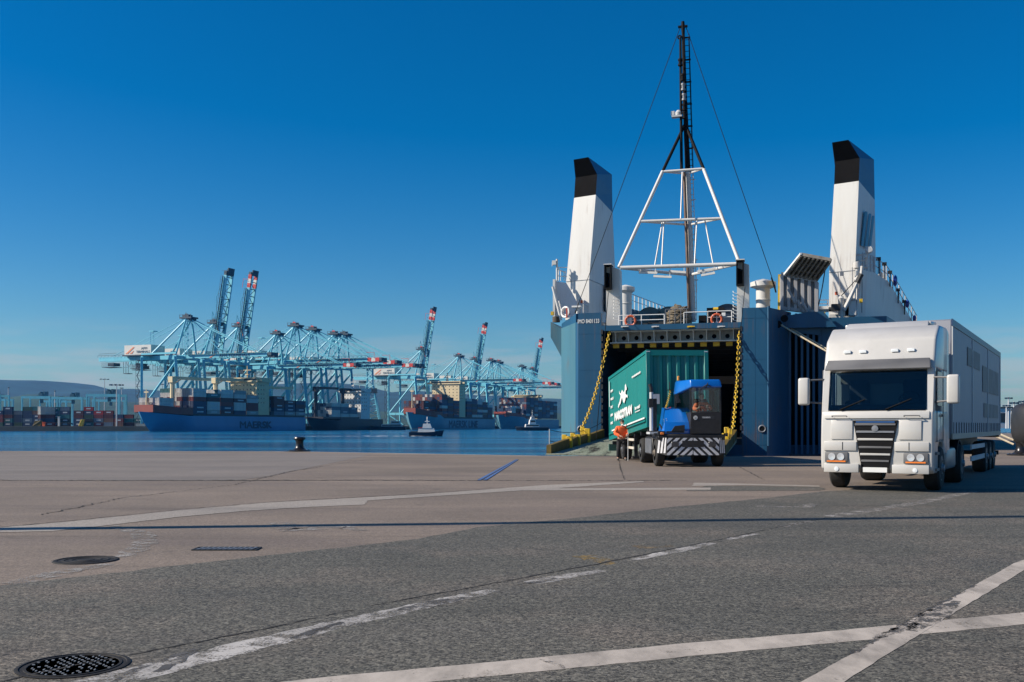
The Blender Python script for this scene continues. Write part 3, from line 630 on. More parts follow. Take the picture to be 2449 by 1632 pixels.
# funnels
def funnel(lv_, vf, vb, foff, top, pyB):
    """lv_: rows (pxFL, pxFR, py, pxBR) from the foot up"""
    rows = []
    for fl, fr_, py, br in lv_:
        a_ = S(fr_, py, vf); z = a_.z; b2 = S(br, py, vb); lf = S(fl, py, vf+foff)
        b2.z = z; rows.append([Vector((lf.x, vf+foff, z)), Vector((a_.x, vf, z)), Vector((b2.x, vb, z)), Vector((lf.x+(b2.x-a_.x)*.3, vb, z))])
    return rows
def skinrows(rows, name, mats, capb=False, capt=True):
    s_ = MB(); vs = [p for r_ in rows for p in r_]; k = len(rows)
    for i in range(k-1):
        for j in range(4):
            s_.mi = mats[1][j]; s_.add([rows[i][j], rows[i][(j+1) % 4], rows[i+1][(j+1) % 4], rows[i+1][j]], [(0, 1, 2, 3)])
    s_.mi = mats[1][0]
    if capt: s_.add(rows[-1], [(0, 1, 2, 3)])
    return s_.build(name, mats[0], ferry, smooth=False)
def cap(rows, pFL, pFR, pyT, pxBR, pyBR, vf, vb, foff):
    """black top whose after face is cut back to a slanting outlet"""
    base = rows[-1]; z2 = S(pFR[0], pFR[1], vf).z
    k = [Vector((S(pFL[0], pFL[1], vf+foff).x, vf+foff, z2)), Vector((S(pFR[0], pFR[1], vf).x, vf, z2)), Vector((base[2].x-.03, vb, z2)), Vector((base[3].x, vb, z2))]
    zt_ = S(pyT[2], pyT[1], vf).z
    _t1 = Vector((S(pyT[2], pyT[1], vf-.6).x, vf-.6, zt_)); _w = (pyT[2]-pyT[0])/(pFR[0]-pFL[0]); t = [_t1+(k[0]-k[1])*_w, _t1]
    zb_ = S(pxBR, pyBR, vb).z
    t += [Vector((base[2].x-.05, vb, zb_)), Vector((base[3].x, vb, zb_))]
    s_ = MB()
    for lo, hi in ((base, k), (k, t)):
        for j in range(4):
            s_.mi = 1 if j == 1 else 0; s_.add([lo[j], lo[(j+1) % 4], hi[(j+1) % 4], hi[j]], [(0, 1, 2, 3)])
    s_.mi = 0; s_.add(t, [(0, 1, 2, 3)])
    s_.build('funnel_top', [m_capblack, m_capblue], ferry, smooth=False)
vf, vb, fo = 5.6, 11.5, .55
r1 = funnel([(1352, 1409, 762, 1478), (1354, 1409, 669, 1473), (1373, 1425, 466, 1465)], vf, vb, fo, None, 0)
skinrows(r1, 'funnel_casing', ([m_white], [0, 0, 0, 0])); cap(r1, (1376, 420), (1428, 417), (1372, 382, 1407), 1462, 418, vf, vb, fo)
r2 = funnel([(1982, 2044, 760, 2096), (1983, 2045, 647, 2095), (1995, 2054, 433, 2092)], vf, vb, fo, None, 0)
skinrows(r2, 'funnel_casing', ([m_white], [0, 0, 0, 0])); cap(r2, (1997, 380), (2056, 378), (1990, 341, 2029), 2092, 382, vf, vb, fo)
for rr_ in (r1, r2):     # seam where the casing joins its foot
    s_ = MB(); a_, b2, c2 = rr_[1][0], rr_[1][1], rr_[1][2]; s_.bar(a_+Vector((0, -.015, 0)), b2+Vector((.015, -.015, 0)), .03, .035); s_.bar(b2+Vector((.015, 0, 0)), c2+Vector((.015, 0, 0)), .03, .035); s_.build('funnel_seam', m_grey, ferry)
# the emblem: three slanting bars with rounded heads on the starboard funnel
def sidept(px, py):
    a0_, a1_ = r2[1][1], r2[2][1]; b0_ = r2[1][2]                        # side plane through three points
    nn = (a1_-a0_).cross(b0_-a0_); k = (px-CX)/F
    o_ = Vector((-(sx*ca-sy*sa), -(sx*sa+sy*ca), EYE)); d_w = Vector((k, 1, -(py-HY)/F)); d_ = Vector((d_w.x*ca-d_w.y*sa, d_w.x*sa+d_w.y*ca, d_w.z))
    t = (a0_-o_).dot(nn)/d_.dot(nn); return o_+d_*t, nrm(nn)
for (xb, yb, xt, yt, w) in ((2058, 588, 2066.5, 506, 6.2), (2067, 592, 2076, 511, 6), (2076.5, 590, 2084, 516, 5.6)):
    prof = [(xb, yb), (xb+w*.85, yb+3)]; dx = xt-xb
    for q in range(7):
        t = math.pi*q/6; prof.append((xt+w/2+w/2*math.cos(t), yt+3-(3*math.sin(t))-(0 if q else 0)))
    P_ = []; nn_ = None
    for px, py in prof: p_, nn_ = sidept(px, py); P_.append(p_)
    if nn_.x < 0: nn_ = -nn_
    s_ = MB(); s_.prism([p_+nn_*.02 for p_ in P_], nn_*.03); s_.build('emblem', M('emblem_blue', (.02, .19, .33), .5), ferry)
# rails on the mooring deck
def rail(x0, x1, v, z, hgt, n_, mids=1, name='railing', mat=m_white2, r=.032):
    s_ = MB()
    for i in range(n_+1): x = x0+(x1-x0)*i/n_; s_.tube((x, v, z), (x, v, z+hgt), r, 6)
    for k in range(mids+1): zz = z+hgt*(k+1)/(mids+1); s_.tube((x0, v, zz), (x1, v, zz), r, 6)
    return s_.build(name, mat, ferry)
xa = lambda px: S(px, 760, .35).x
rail(xa(1480), xa(1589), .35, zl0, .62, 2); rail(xa(1636), xa(1693), .35, zl0, .7, 1, 0); rail(xa(1693), xa(1750), .35, zl0, .72, 1)
# winches
def drum(x0, x1, v, z, r, mat, flange=1.5):
    s_ = MB(); s_.lathe([(0, x0), (r*flange, x0), (r*flange, x0+.09), (r, x0+.1), (r, x1-.1), (r*flange, x1-.09), (r*flange, x1), (0, x1)], (0, v, z), 28, 'x'); return s_
w1 = MB(); drum(xa(1562), xa(1606), 3.2, zl0+.75, .5, 0, 1.25).build('winch_drum', M('winch_green', (.05, .1, .11), .5), ferry)
m_wg = bpy.data.materials['winch_green']
s_ = MB(); s_.lathe([(.0, 0), (.34, 0), (.42, .04), (.42, .12), (.3, .2), (.3, .8), (.36, .9), (0, .9)], (xa(1532), 1.6, zl0+.55), 24, 'y'); s_.build('warping_drum', m_wg, ferry)
for px, c_m in ((1545, m_wg), (1592, m_wg)):
    s_ = MB(); s_.lathe([(0, 0), (.86, 0), (.86, .5), (0, .5)], (xa(px), 2.1, zl0+.45), 26, 'y'); s_.box(xa(px)-.7, xa(px)+.7, 2.3, 3.4, zl0, zl0+.5); s_.build('winch_cover', c_m, ferry)
s_ = MB(); s_.box(xa(1545), xa(1610), 1.4, 3.4, zl0, zl0+.3); s_.box(xa(1520), xa(1545), 1.2, 2.4, zl0, zl0+.2); s_.build('winch_bed', m_dark, ferry)
s_ = MB()
for r_, v0, v1 in ((1.05, 2.2, 2.34), (.95, 2.75, 2.9)): s_.lathe([(.3, v0), (r_, v0), (r_, v1), (.3, v1)], (xa(1736), 0, zl0+.32), 30, 'y')
s_.lathe([(.0, 1.5), (.3, 1.5), (.3, 3.4), (0, 3.4)], (xa(1736), 0, zl0+.4), 16, 'y'); s_.build('mooring_winch', m_navy, ferry)
s_ = MB(); s_.box(xa(1685), xa(1712), 2.2, 3.0, zl0, zl0+1.15); s_.lathe([(0, 0), (.25, 0), (.25, .7), (0, .7)], (xa(1700), 2.0, zl0+.9), 16, 'x'); s_.box(xa(1665), xa(1683), 2.2, 2.8, zl0, zl0+.7); s_.build('winch_motor', m_black, ferry)
s_ = MB(); s_.lathe([(0, 0), (.14, 0), (.14, .3), (0, .3)], (xa(1702), 1.9, zl0+1.0), 16, 'x'); s_.build('winch_cap', m_yellow, ferry)
s_ = MB(); p = S(1730, 752, .3); s_.box(p.x-.1, p.x+.12, .28, .32, p.z-.1, p.z+.1); s_.build('notice', m_white2, ferry)
for px in (1492, 1565, 1650, 1722):
    s_ = MB(); p = S(px, 782, -.02); s_.box(p.x-.16, p.x+.16, -.1, 0, p.z-.04, p.z+.05); s_.tube(p+Vector((-.05, -.1, 0)), p+Vector((.3, -.12, 0)), .035, 6); s_.build('deck_cleat', m_yellow if px == 1650 else m_lgrey, ferry)
# sloping white railing further forward
s_ = MB(); p0, p1 = S(1508, 703, 20), S(1610, 742, 34)
for i in range(13):
    q_ = p0.lerp(p1, i/12); s_.tube(q_-Vector((0, 0, 1.3)), q_, .05, 5)
s_.tube(p0, p1, .04, 5); s_.tube(p0-Vector((0, 0, .5)), p1-Vector((0, 0, .5)), .03, 5); s_.build('stair_railing', m_white2, ferry)
s_ = MB(); s_.prism([p0-Vector((0, 0, 1.2)), p1-Vector((0, 0, .9)), p1-Vector((0, 0, 2.5)), p0-Vector((0, 0, 4.5))], (0, 8, 0)); s_.build('deck_house', m_navy, ferry)
# white bulwark, davit and rails beside the port funnel
s_ = MB(); vv = 5.0
s_.prism([S(1326, 672, vv), S(1354, 677, vv+.6), S(1366, 697, vv+.6), S(1379, 722, vv+.6), S(1384, 760, vv+.6), S(1324, 760, vv)], (0, .1, 0)); s_.build('wing_bulwark', M('white_paint_two', (.74, .74, .75), .5, var=.06, scale=1, dirt=.3, dcol=(.4, .36, .3), streak=V3), ferry)
s_ = MB(); s_.box(S(1326, 700, vv).x, S(1331, 700, vv).x, vv-.5, vv-.02, S(1326, 770, vv).z, S(1326, 671, vv).z); s_.build('wing_post', m_white, ferry)
s_ = MB(); s_.tube(S(1322, 686, 3.6), S(1342, 766, 3.6), .09, 8); s_.tube(S(1337, 720, 3.6), S(1345, 750, 3.6), .07, 8); s_.build('davit', m_white, ferry)
s_ = MB(); s_.tube(S(1332, 620, 5.5), S(1332, 672, 5.5), .07, 8); s_.box(S(1321, 628, 5.4).x, S(1330, 628, 5.4).x, 5.3, 5.6, S(1321, 634, 5.4).z, S(1321, 624, 5.4).z); s_.tube(S(1321, 626, 5.4), S(1321, 637, 5.4), .03, 5); s_.build('lamp_post', m_white, ferry)
s_ = MB(); x0, x1 = S(1332, 640, 5.5), S(1356, 640, 6)
s_.tube(x0, x1, .03, 6); s_.tube(S(1335, 645, 5.5), S(1354, 653, 6), .035, 6)
for px in (1336, 1341, 1349, 1353): s_.tube(S(px, 648 if px > 1340 else 640, 5.7), S(px, 672, 5.7), .03, 6)
s_.tube(S(1332, 660, 5.5), S(1356, 662, 6), .03, 6); s_.build('railing', m_white2, ferry)
s_ = MB(); s_.torus(S(1352, 747, 2.6), .32, .07, (.6, 1, 0), 20, 8); s_.torus(S(1352, 747, 2.8), .2, .05, (.6, 1, 0), 16, 8); s_.build('hose_reel', m_white2, ferry)
s_ = MB(); p = S(1356, 757, 2.5); s_.box(p.x-.04, p.x+.04, 2.4, 2.5, p.z-.1, p.z+.55); s_.box(p.x-.04, p.x+.2, 2.4, 2.5, p.z+.1, p.z+.18); s_.build('hose_stand', M('red_paint', (.5, .06, .03), .5), ferry)
s_ = MB(); s_.box(S(1370, 735, 3).x, S(1391, 735, 3).x, 2.6, 3.2, S(1380, 737, 3).z, S(1380, 733, 3).z); s_.tube(S(1381, 737, 3), S(1381, 752, 3), .08, 8); s_.build('small_platform', m_white2, ferry)
for px, py in ((1321, 750), (2059, 720)): s_ = MB(); p = S(px, py, 3.4); s_.box(p.x-.09, p.x+.09, 3.3, 3.5, p.z-.12, p.z+.12); s_.build('yellow_box', m_yellow, ferry)
for px, py in ((1391, 722), (2000, 702)):
    s_ = MB(); p = S(px, py, vf-.2); s_.lathe([(0, -.1), (.09, -.1), (.09, .08), (0, .14)], p, 10); s_.build('warning_lamp', m_redorange, ferry)
    s_ = MB(); s_.tube(p+Vector((.05, 0, -.1)), p+Vector((.45, .0, -.25)), .03, 5); s_.build('lamp_bracket', m_white2, ferry)
# slats of the louvred side of the port funnel casing
for px in (1438, 1446):
    s_ = MB(); a_ = r1[0][1].lerp(r1[0][2], .5 if px == 1438 else .66); s_.box(a_.x+.03, a_.x+.1, a_.y, a_.y+.7, S(px, 745, vf+3).z, S(px, 683, vf+3).z); s_.build('louvre_panel', m_dark, ferry)
# the hinged inner ramp standing folded up, starboard
vd = 3.0
m_old = M('stained_grey_paint', (.36, .36, .37), .6, var=.15, scale=1.2, dirt=.85, dcol=(.1, .09, .085), streak=(2, 2, .2))
m_lat = M('grimy_lattice', (.2, .185, .16), .8, var=.3, scale=3, dirt=.7)
bl, br_, tr_, tl_ = S(1868, 742, vd), S(1955, 752, vd), S(1955, 672, vd), S(1868, 656, vd)
s_ = MB(); s_.prism([bl, br_, tr_, tl_], (0, .12, 0)); s_.build('folding_door', m_old, ferry)
for i in range(6):
    t = (i+.1)/5.3; a_, b2 = bl.lerp(br_, t), tl_.lerp(tr_, t); s_ = MB(); s_.prism([a_+Vector((-.14, 0, 0)), a_+Vector((-.08, -.32, 0)), a_+Vector((.1, -.32, 0)), a_+Vector((.16, 0, 0))], (b2-a_)*.94); s_.build('door_rib', m_old, ferry)
for a_, b2, w in ((bl, br_, .3), (tl_-Vector((0, 0, .12)), tr_-Vector((0, 0, .12)), .3)):
    s_ = MB(); s_.bar(a_+Vector((0, -.1, .1)), b2+Vector((0, -.1, .1)), .36, .22); s_.build('door_edge', m_old, ferry)
s_ = MB(); s_.bar(S(1864, 742, vd)+Vector((0, .15, 0)), S(1865, 657, vd)+Vector((0, .15, 0)), .2, .5, (0, 1, 0)); s_.build('door_side', m_yellow, ferry)
L0, L1, L2, L3 = S(1882, 655, vd-.1), S(1954, 667, vd-.1), S(1988, 620, vd-2.2), S(1917, 607, vd-2.2)
nrm_ = nrm((L1-L0).cross(L3-L0)); nrm_ = nrm_ if nrm_.z > 0 else -nrm_
s_ = MB(); s_.prism([L0, L1, L2, L3], nrm_*.07); s_.build('door_leaf', m_lat, ferry)
for i in range(8):
    t = i/7; s_ = MB(); s_.bar(L0.lerp(L1, t)-nrm_*.12, L3.lerp(L2, t)-nrm_*.12, .09, .24, nrm_); s_.build('leaf_rib', m_lat, ferry)
for j in range(4):
    t = j/3; s_ = MB(); s_.bar(L0.lerp(L3, t)-nrm_*.09, L1.lerp(L2, t)-nrm_*.09, .07, .16, nrm_); s_.build('leaf_crossbar', m_lat, ferry)
for i in range(4): s_ = MB(); t = (i+.4)/4; p = L0.lerp(L1, t); s_.box(p.x-.2, p.x+.2, p.y-.1, p.y+.1, p.z-.1, p.z+.02); s_.build('leaf_hinge', m_white2, ferry)
s_ = MB(); s_.bar(S(1876, 657, vd-.3), S(1916, 607, vd-2.3), .12, .12); s_.build('leaf_arm', m_white2, ferry)
for (px0, py0, px1, py1) in ((1884, 692, 1903, 727), (1907, 718, 1918, 744), (1922, 728, 1931, 746), (1940, 742, 1946, 768)):
    s_ = MB(); s_.bar(S(px0, py0, vd-.5), S(px1, py1, vd-.3), .12, .16); s_.build('door_strut', m_old, ferry)
wire(S(1974, 640, vd-1.5), S(1956, 735, vd), .035, 'door_chain', m_navy, .2)
# rail bridge between door and funnel
s_ = MB()
for k in range(3): zz = 718+k*9; s_.tube(S(1955, zz, 8), S(1982, zz, 8), .035, 5)
for px in (1958, 1979): s_.tube(S(px, 718, 8), S(px, 738, 8), .035, 5)
s_.build('railing', m_white2, ferry)
s_ = MB(); a_, b2 = S(1955, 737, 8), S(1985, 743, 8); s_.box(a_.x, b2.x, 7, 9, b2.z, a_.z); s_.build('walkway', m_white, ferry)
s_ = MB(); a_, b2 = S(1955, 747, 7), S(1974, 752, 7); s_.box(a_.x, b2.x, 7, 7.2, b2.z, a_.z); s_.build('yellow_panel', m_yellow, ferry)
# starboard white side wall with the falling walkway and rails
ptsW = [(2060, 612, 6.5), (2074, 640, 7.6), (2090, 646, 9.5), (2105, 660, 12), (2120, 671, 14.5), (2135, 690, 17), (2150, 712, 20), (2165, 737, 23), (2180, 762, 26), (2190, 785, 28)]
ptsW = [(2063, 645, 6.5), (2074, 648, 7.6), (2090, 652, 9.5), (2105, 661, 12), (2120, 671, 14.5), (2135, 692, 17), (2150, 715, 20), (2165, 740, 23), (2180, 764, 26), (2192, 785, 28)]
top_ = [S(*p_) for p_ in ptsW]; foot = [Vector((p_.x-.35*(1 if i == 0 else .4), p_.y, qt-.3)) for i, p_ in enumerate(top_)]
s_ = MB()
for i in range(len(top_)-1):
    a_, b2, c2, d2 = foot[i], foot[i+1], top_[i+1], top_[i]; s_.hexa([a_, b2, b2+Vector((-.15, 0, 0)), a_+Vector((-.15, 0, 0)), d2, c2, c2+Vector((-.15, 0, 0)), d2+Vector((-.15, 0, 0))])
s_.build('side_wall', m_white, ferry)
s_ = MB(); a_, b2 = foot[0], top_[0]; s_.hexa([a_+Vector((-.45, -.02, -.3)), a_+Vector((-.02, -.02, -.3)), a_+Vector((-.02, .3, -.3)), a_+Vector((-.45, .3, -.3)), b2+Vector((-.25, -.02, 0)), b2+Vector((0, -.02, 0)), b2+Vector((0, .3, 0)), b2+Vector((-.25, .3, 0))]); s_.build('wall_edge', m_white, ferry)
s_ = MB()
for k in (.5, 1.05):
    s_.path([p_+Vector((0, 0, k)) for p_ in top_], .03, 5)
for i, p_ in enumerate(top_):
    s_.tube(p_, p_+Vector((0, 0, 1.05)), .04, 5)
    if i < len(top_)-1: q_ = p_.lerp(top_[i+1], .5); s_.tube(q_, q_+Vector((0, 0, 1.05)), .03, 5)
s_.build('railing', m_lgrey, ferry)
s_ = MB()
for i in range(4, len(top_)-1): a_, b2 = top_[i]+Vector((-.5, 0, .15)), top_[i+1]+Vector((-.5, 0, .15)); s_.prism([a_, b2, b2+Vector((0, 0, .75)), a_+Vector((0, 0, .75))], (-.05, 0, 0))
s_.build('walkway_screen', M('cream_canvas', (.6, .52, .42), .8), ferry)
s_ = MB(); s_.tube(S(2073, 590, 6.2), S(2073, 642, 6.2), .09, 8); s_.box(S(2067, 612, 6.2).x, S(2073, 612, 6.2).x, 6, 6.3, S(2067, 618, 6.2).z, S(2067, 611, 6.2).z); s_.tube(S(2045, 610, 6.2), S(2073, 609, 6.2), .05, 6); s_.tube(S(2051, 624, 6.2), S(2073, 623, 6.2), .04, 6); s_.tube(S(2073, 638, 6.2), S(2060, 640, 5.5), .05, 6); s_.build('lamp_post', m_white, ferry)
p = S(2078, 598, 6.0); s_ = MB(); s_.torus(p, .2, .05, (.3, 1, 0), 16, 6); s_.lathe([(0, -.1), (.17, -.1), (.17, .1), (0, .1)], p, 14, 'y'); s_.build('floodlight', m_lgrey, ferry)
for px, py, v, sc_ in ((2141, 672, 16, .55), (2170, 727, 22, .42), (2187, 762, 26, .36)):
    s_ = MB(); p = S(px, py, v); s_.lathe([(0, -.14), (sc_*.55, -.11), (sc_*.8, 0), (sc_*.55, .11), (0, .14)], p, 18, 'x'); s_.build('blue_disc', m_navyblue, ferry)
for px, py, v in ((2102, 620, 11), (2116, 632, 13), (2129, 652, 15.5), (2148, 694, 19), (2163, 722, 22)):
    s_ = MB(); p = S(px, py, v); s_.tube(p-Vector((0, 0, 1.0)), p, .05, 6); s_.box(p.x-.18, p.x+.12, p.y-.1, p.y+.1, p.z-.1, p.z+.12); s_.build('deck_lamp', m_dark, ferry)
s_ = MB(); s_.lathe([(0, 0), (.2, 0), (.2, .35), (.07, .4), (0, .4)], S(2049, 634, 5.3)-Vector((0, 0, .2)), 14); s_.tube(S(2050, 634, 5.3), S(2050, 660, 5.3), .1, 8); s_.tube(S(2050, 660, 5.3), S(2048, 755, 5.3), .05, 6); s_.build('vent_pipe', m_white, ferry)
s_ = MB(); s_.tube(S(2062, 637, 5.0), S(2057, 680, 5.0), .1, 8); s_.tube(S(2057, 680, 5.0), S(2048, 752, 5.0), .08, 8); s_.tube(S(2056, 662, 4.9), S(2045, 672, 4.9), .14, 8); s_.tube(S(2050, 675, 4.8), S(2032, 715, 4.8), .13, 8); s_.tube(S(2032, 715, 4.8), S(2018, 743, 4.8), .12, 8); s_.build('davit', m_white, ferry)
s_ = MB(); s_.tube(S(2060, 656, 4.7), S(2050, 676, 4.7), .16, 8); s_.tube(S(2045, 672, 4.7), S(2012, 708, 4.7), .03, 5); s_.build('davit_cylinder', m_dark, ferry)
s_ = MB(); a_ = S(2011, 716, 4.9); s_.lathe([(.17, qt-.2), (.17, a_.z), (.2, a_.z+.05), (0, a_.z+.25)], (a_.x, 4.9, 0), 14); s_.build('davit_post', m_white, ferry)
s_ = MB(); p = S(2000, 738, 4.7); s_.box(p.x-.3, p.x+.22, 4.4, 5, p.z-.15, p.z+.25); s_.lathe([(0, 0), (.14, 0), (.14, .3), (0, .3)], (p.x-.45, 4.7, p.z-.05), 12, 'x'); s_.build('davit_winch', m_dark, ferry)
s_ = MB(); a_, b2 = S(2016, 718, 5.0), S(2041, 753, 5.0); s_.box(a_.x+.12, b2.x-.28, 5.25, 5.5, b2.z, a_.z-.1); s_.build('doorway', m_black, ferry)
s_ = MB(); s_.box(a_.x, a_.x+.12, 4.9, 5.55, b2.z-.05, a_.z); s_.box(b2.x-.28, b2.x+.15, 4.9, 5.55, b2.z-.05, a_.z); s_.box(a_.x, b2.x+.15, 4.9, 5.55, a_.z-.1, a_.z+.08); s_.build('door_frame', m_white, ferry)
s_ = MB(); s_.box(S(1984, 750, 5.2).x, S(2012, 750, 5.2).x, 5.0, 5.5, qt-.3, qt+.15); s_.build('step_box', m_white, ferry)
s_ = MB()
for (px0, py0, px1, py1) in ((2038, 640, 2039, 750), (2062, 668, 2061, 748), (2012, 700, 2004, 652)): s_.tube(S(px0, py0, 5.1), S(px1, py1, 5.1), .03, 5)
s_.box(S(2009, 655, 5).x, S(2018, 655, 5).x, 5, 5.1, S(2010, 660, 5).z, S(2010, 650, 5).z); s_.build('thin_pipe', m_grey, ferry)

# ---- loose things on the ferry
for px, py, lab in ((1508, 768, 'orange life ring hung on the ferry rail beside the dark round drum'), (1714, 764, 'orange life ring hung on the ferry rail in front of the navy winch')):
    o = empty('life_ring'); p = S(px, py, .22); o.location = ferry.matrix_basis @ p if False else Matrix.Translation((sx, sy, 0)) @ Matrix.Rotation(-SA, 4, 'Z') @ p; o.rotation_euler = (0, 0, -SA)
    tag(o, lab, 'life ring', 'life rings on the ferry rail'); s_ = MB(); s_.torus((0, 0, 0), .3, .075, (0, 1, 0), 26, 10); s_.build('ring', m_redorange, o)
    s_ = MB()
    for k in range(4): t = math.pi/4+k*math.pi/2; s_.torus((.3*math.cos(t), 0, .3*math.sin(t)), .078, .012, (-math.sin(t), 0, math.cos(t)), 12, 4)
    s_.build('grab_band', m_white2, o)
    s_ = MB(); s_.tube((0, .08, -.3), (0, .08, .42), .03, 6); s_.tube((0, .08, -.1), (-.12, .08, -.3), .025, 6); s_.tube((0, .08, -.1), (.12, .08, -.3), .025, 6); s_.build('bracket', m_white2, o)
FM = Matrix.Translation((sx, sy, 0)) @ Matrix.Rotation(-SA, 4, 'Z')
rp = empty('rope_heap', FM @ Vector((xa(1620), 1.5, zl0)), -SA); tag(rp, 'brown heap of thick mooring rope in a cage on the ferry deck', 'rope heap')
s_ = MB(); rnd = random.Random(4)
for k in range(34):
    z = .1+k*.03; rr = (.62-max(0, k-22)*.03)*rnd.uniform(.82, 1.06); a0_ = rnd.uniform(0, 6.28); pts = []
    tx, ty = rnd.uniform(-.4, .4), rnd.uniform(-.35, .35)
    for i in range(17):
        t = a0_+i*6.28/16; q_ = rr*(1+.06*math.sin(3*t+k)); pts.append((q_*1.15*math.cos(t), q_*.7*math.sin(t), z+tx*math.cos(t)*.5+ty*math.sin(t)*.5+.04*math.sin(5*t+k)))
    s_.path(pts, .048, 6)
s_.build('rope', m_rope, rp)
s_ = MB()
for x in (-.78, -.52, -.2, .16, .5): s_.tube((x, -.62, 0), (x, -.62, .98), .022, 5)
s_.tube((-.78, -.62, .98), (.5, -.62, .98), .022, 5); s_.build('cage', m_grey, rp)
# mooring lines to the quay on the right
for a_, tgt, lab in ((S(1864, 775, 1.4), Vector((25.2, 50.0, .55)), 'pale mooring rope running down from the ferry corner beside the blue post'), (S(1888, 784, 2.6), Vector((25.9, 50.2, .5)), 'pale mooring rope running down from the ferry recess, just inside the other rope')):
    s_ = MB(); A_ = FM @ a_; s_.path(hang(A_, tgt, .25, 16), .05, 7); tag(s_.build('mooring_rope', m_ropel), lab, 'mooring rope', 'ropes mooring the ferry')
for px, py, v in ((1861, 776, 3.0-.0), (1876, 762, 3.0)):
    s_ = MB(); p = S(px, py, 1.3); s_.lathe([(0, 0), (.22, 0), (.22, .05), (0, .05)], p, 16, 'y'); s_.build('mooring_hole', m_black, ferry)
# ---------------------------------------------------------------- wheels
def wheel(parent, x, y, r, w, outer, name='wheel', rimmat=None, hub=True):
    """outer = +1 when its visible face looks to +x"""
    e = MB(); s = outer
    e.lathe([(r*.56, -w/2), (r*.9, -w/2), (r*.985, -w*.38), (r, -w*.2), (r, w*.2), (r*.985, w*.38), (r*.9, w/2), (r*.56, w/2)], (x, y, r), 36, 'x')
    tyre = e.build(name, m_rubber, parent)
    e = MB(); f = x+s*w/2
    for k in range(2):
        pass
    pr = [(r*.58, 0), (r*.57, -.05), (r*.5, -.09), (r*.34, -.1), (r*.3, -.02), (r*.18, .02), (r*.16, .06), (0, .07)]
    e.lathe([(a, s*b) for a, b in pr], (f, y, r), 28, 'x')
    for k in range(10): t = k*math.pi/5; e.lathe([(0, 0), (.022, 0), (.022, .03), (0, .03)] if s > 0 else [(0, 0), (.022, 0), (.022, -.03), (0, -.03)], (f-s*.02, y+r*.25*math.cos(t), r+r*.25*math.sin(t)), 6, 'x')
    e.build('rim', rimmat or m_grey, tyre)
    return tyre
# ---------------------------------------------------------------- terminal tractor
TX, TY = 6.5, 36.0
tug = tag(empty('terminal_tractor', (TX, TY, 0)), 'low blue and black terminal tractor with striped bumper, pulling the green trailer', 'terminal tractor')
m_blue = M('tractor_blue', (.004, .12, .46), .3, var=.05, coat=.6)
m_white_s = M('stripe_white', (.62, .62, .64), .45, dirt=.3)
m_blk = M('chassis_black', (.014, .014, .016), .55, var=.4, scale=4, dirt=.4, dcol=(.05, .045, .04))
for x in (-1.12, 1.12):
    for y in (.75,): wheel(tug, x*.96, y, .5, .32, -1 if x < 0 else 1, rimmat=M('dusty_rim', (.2, .17, .14), .8))
    for y in (4.1,): wheel(tug, x*.93, y, .5, .56, -1 if x < 0 else 1)
e = MB(); e.box(-.55, .55, .3, 5.4, .55, .95); e.box(-1.22, 1.22, .02, 1.6, .98, 1.18); e.box(-1.25, -.5, 1.35, 3.2, .4, 1.05); e.box(.5, 1.25, 1.35, 3.2, .4, 1.05); e.build('chassis', m_blk, tug, bevel=.03)
e = MB()
for i in range(5): e.box(-1.265, -1.25, 1.45+i*.35, 1.7+i*.35, .45, 1.0)
e.build('side_tank', m_grey, tug)
e = MB(); e.prism([(-1.2, 3.5, .95), (-.6, 3.3, 1.25), (.6, 3.3, 1.25), (.6, 5.2, 1.0), (-.6, 5.2, 1.0)], (0, 0, .1)); e.lathe([(0, 1.1), (.5, 1.1), (.5, 1.2), (0, 1.2)], (0, 4.3, 0), 20); e.build('fifth_wheel', m_blk, tug)
# striped bumper: a front plate and two cheeks folded back
bz0, bz1 = .5, 1.07
fl, fr_ = -.92, .98
plate = [(-1.22, .22, -.0), (fl, -.08, 0), (fr_, -.08, 0), (1.24, .22, 0)]
e = MB()
lowz = [.5, .42, .42, .5]
for i in range(3):
    a, b = plate[i], plate[i+1]; e.hexa([(a[0], a[1], lowz[i]), (b[0], b[1], lowz[i+1]), (b[0], b[1]+.06, lowz[i+1]), (a[0], a[1]+.06, lowz[i]), (a[0], a[1], bz1), (b[0], b[1], bz1), (b[0], b[1]+.06, bz1), (a[0], a[1]+.06, bz1)])
e.build('bumper', m_blk, tug)
def clip_par(x0, w, slope, xmin, xmax, z0, z1):
    """parallelogram stripe clipped to a rectangle, as an (x,z) polygon"""
    poly = [(x0, z0), (x0+w, z0), (x0+w+slope*(z1-z0), z1), (x0+slope*(z1-z0), z1)]
    for lim, sg in ((xmin, 1), (xmax, -1)):
        out = []
        for i in range(len(poly)):
            p, q = poly[i], poly[(i+1) % len(poly)]; ip, iq = (p[0]-lim)*sg >= 0, (q[0]-lim)*sg >= 0
            if ip: out.append(p)
            if ip != iq: t = (lim-p[0])/(q[0]-p[0]); out.append((lim, p[1]+(q[1]-p[1])*t))
        poly = out
        if len(poly) < 3: return None
    return poly
for k in range(9):
    w, sl, pitch = .145, 1.05, .262
    pl = clip_par(-1.75+k*pitch, w, sl, fl+.01, .02, .43, bz1-.02)
    if pl: e = MB(); e.prism([(x, -.082, z) for x, z in pl], (0, -.006, 0)); e.build('bumper_stripe', m_white_s, tug)
    pr_ = clip_par(1.8-k*pitch-w, w, -sl, .05, fr_-.01, .43, bz1-.02)
    if pr_: e = MB(); e.prism([(x, -.082, z) for x, z in pr_], (0, -.006, 0)); e.build('bumper_stripe', m_white_s, tug)
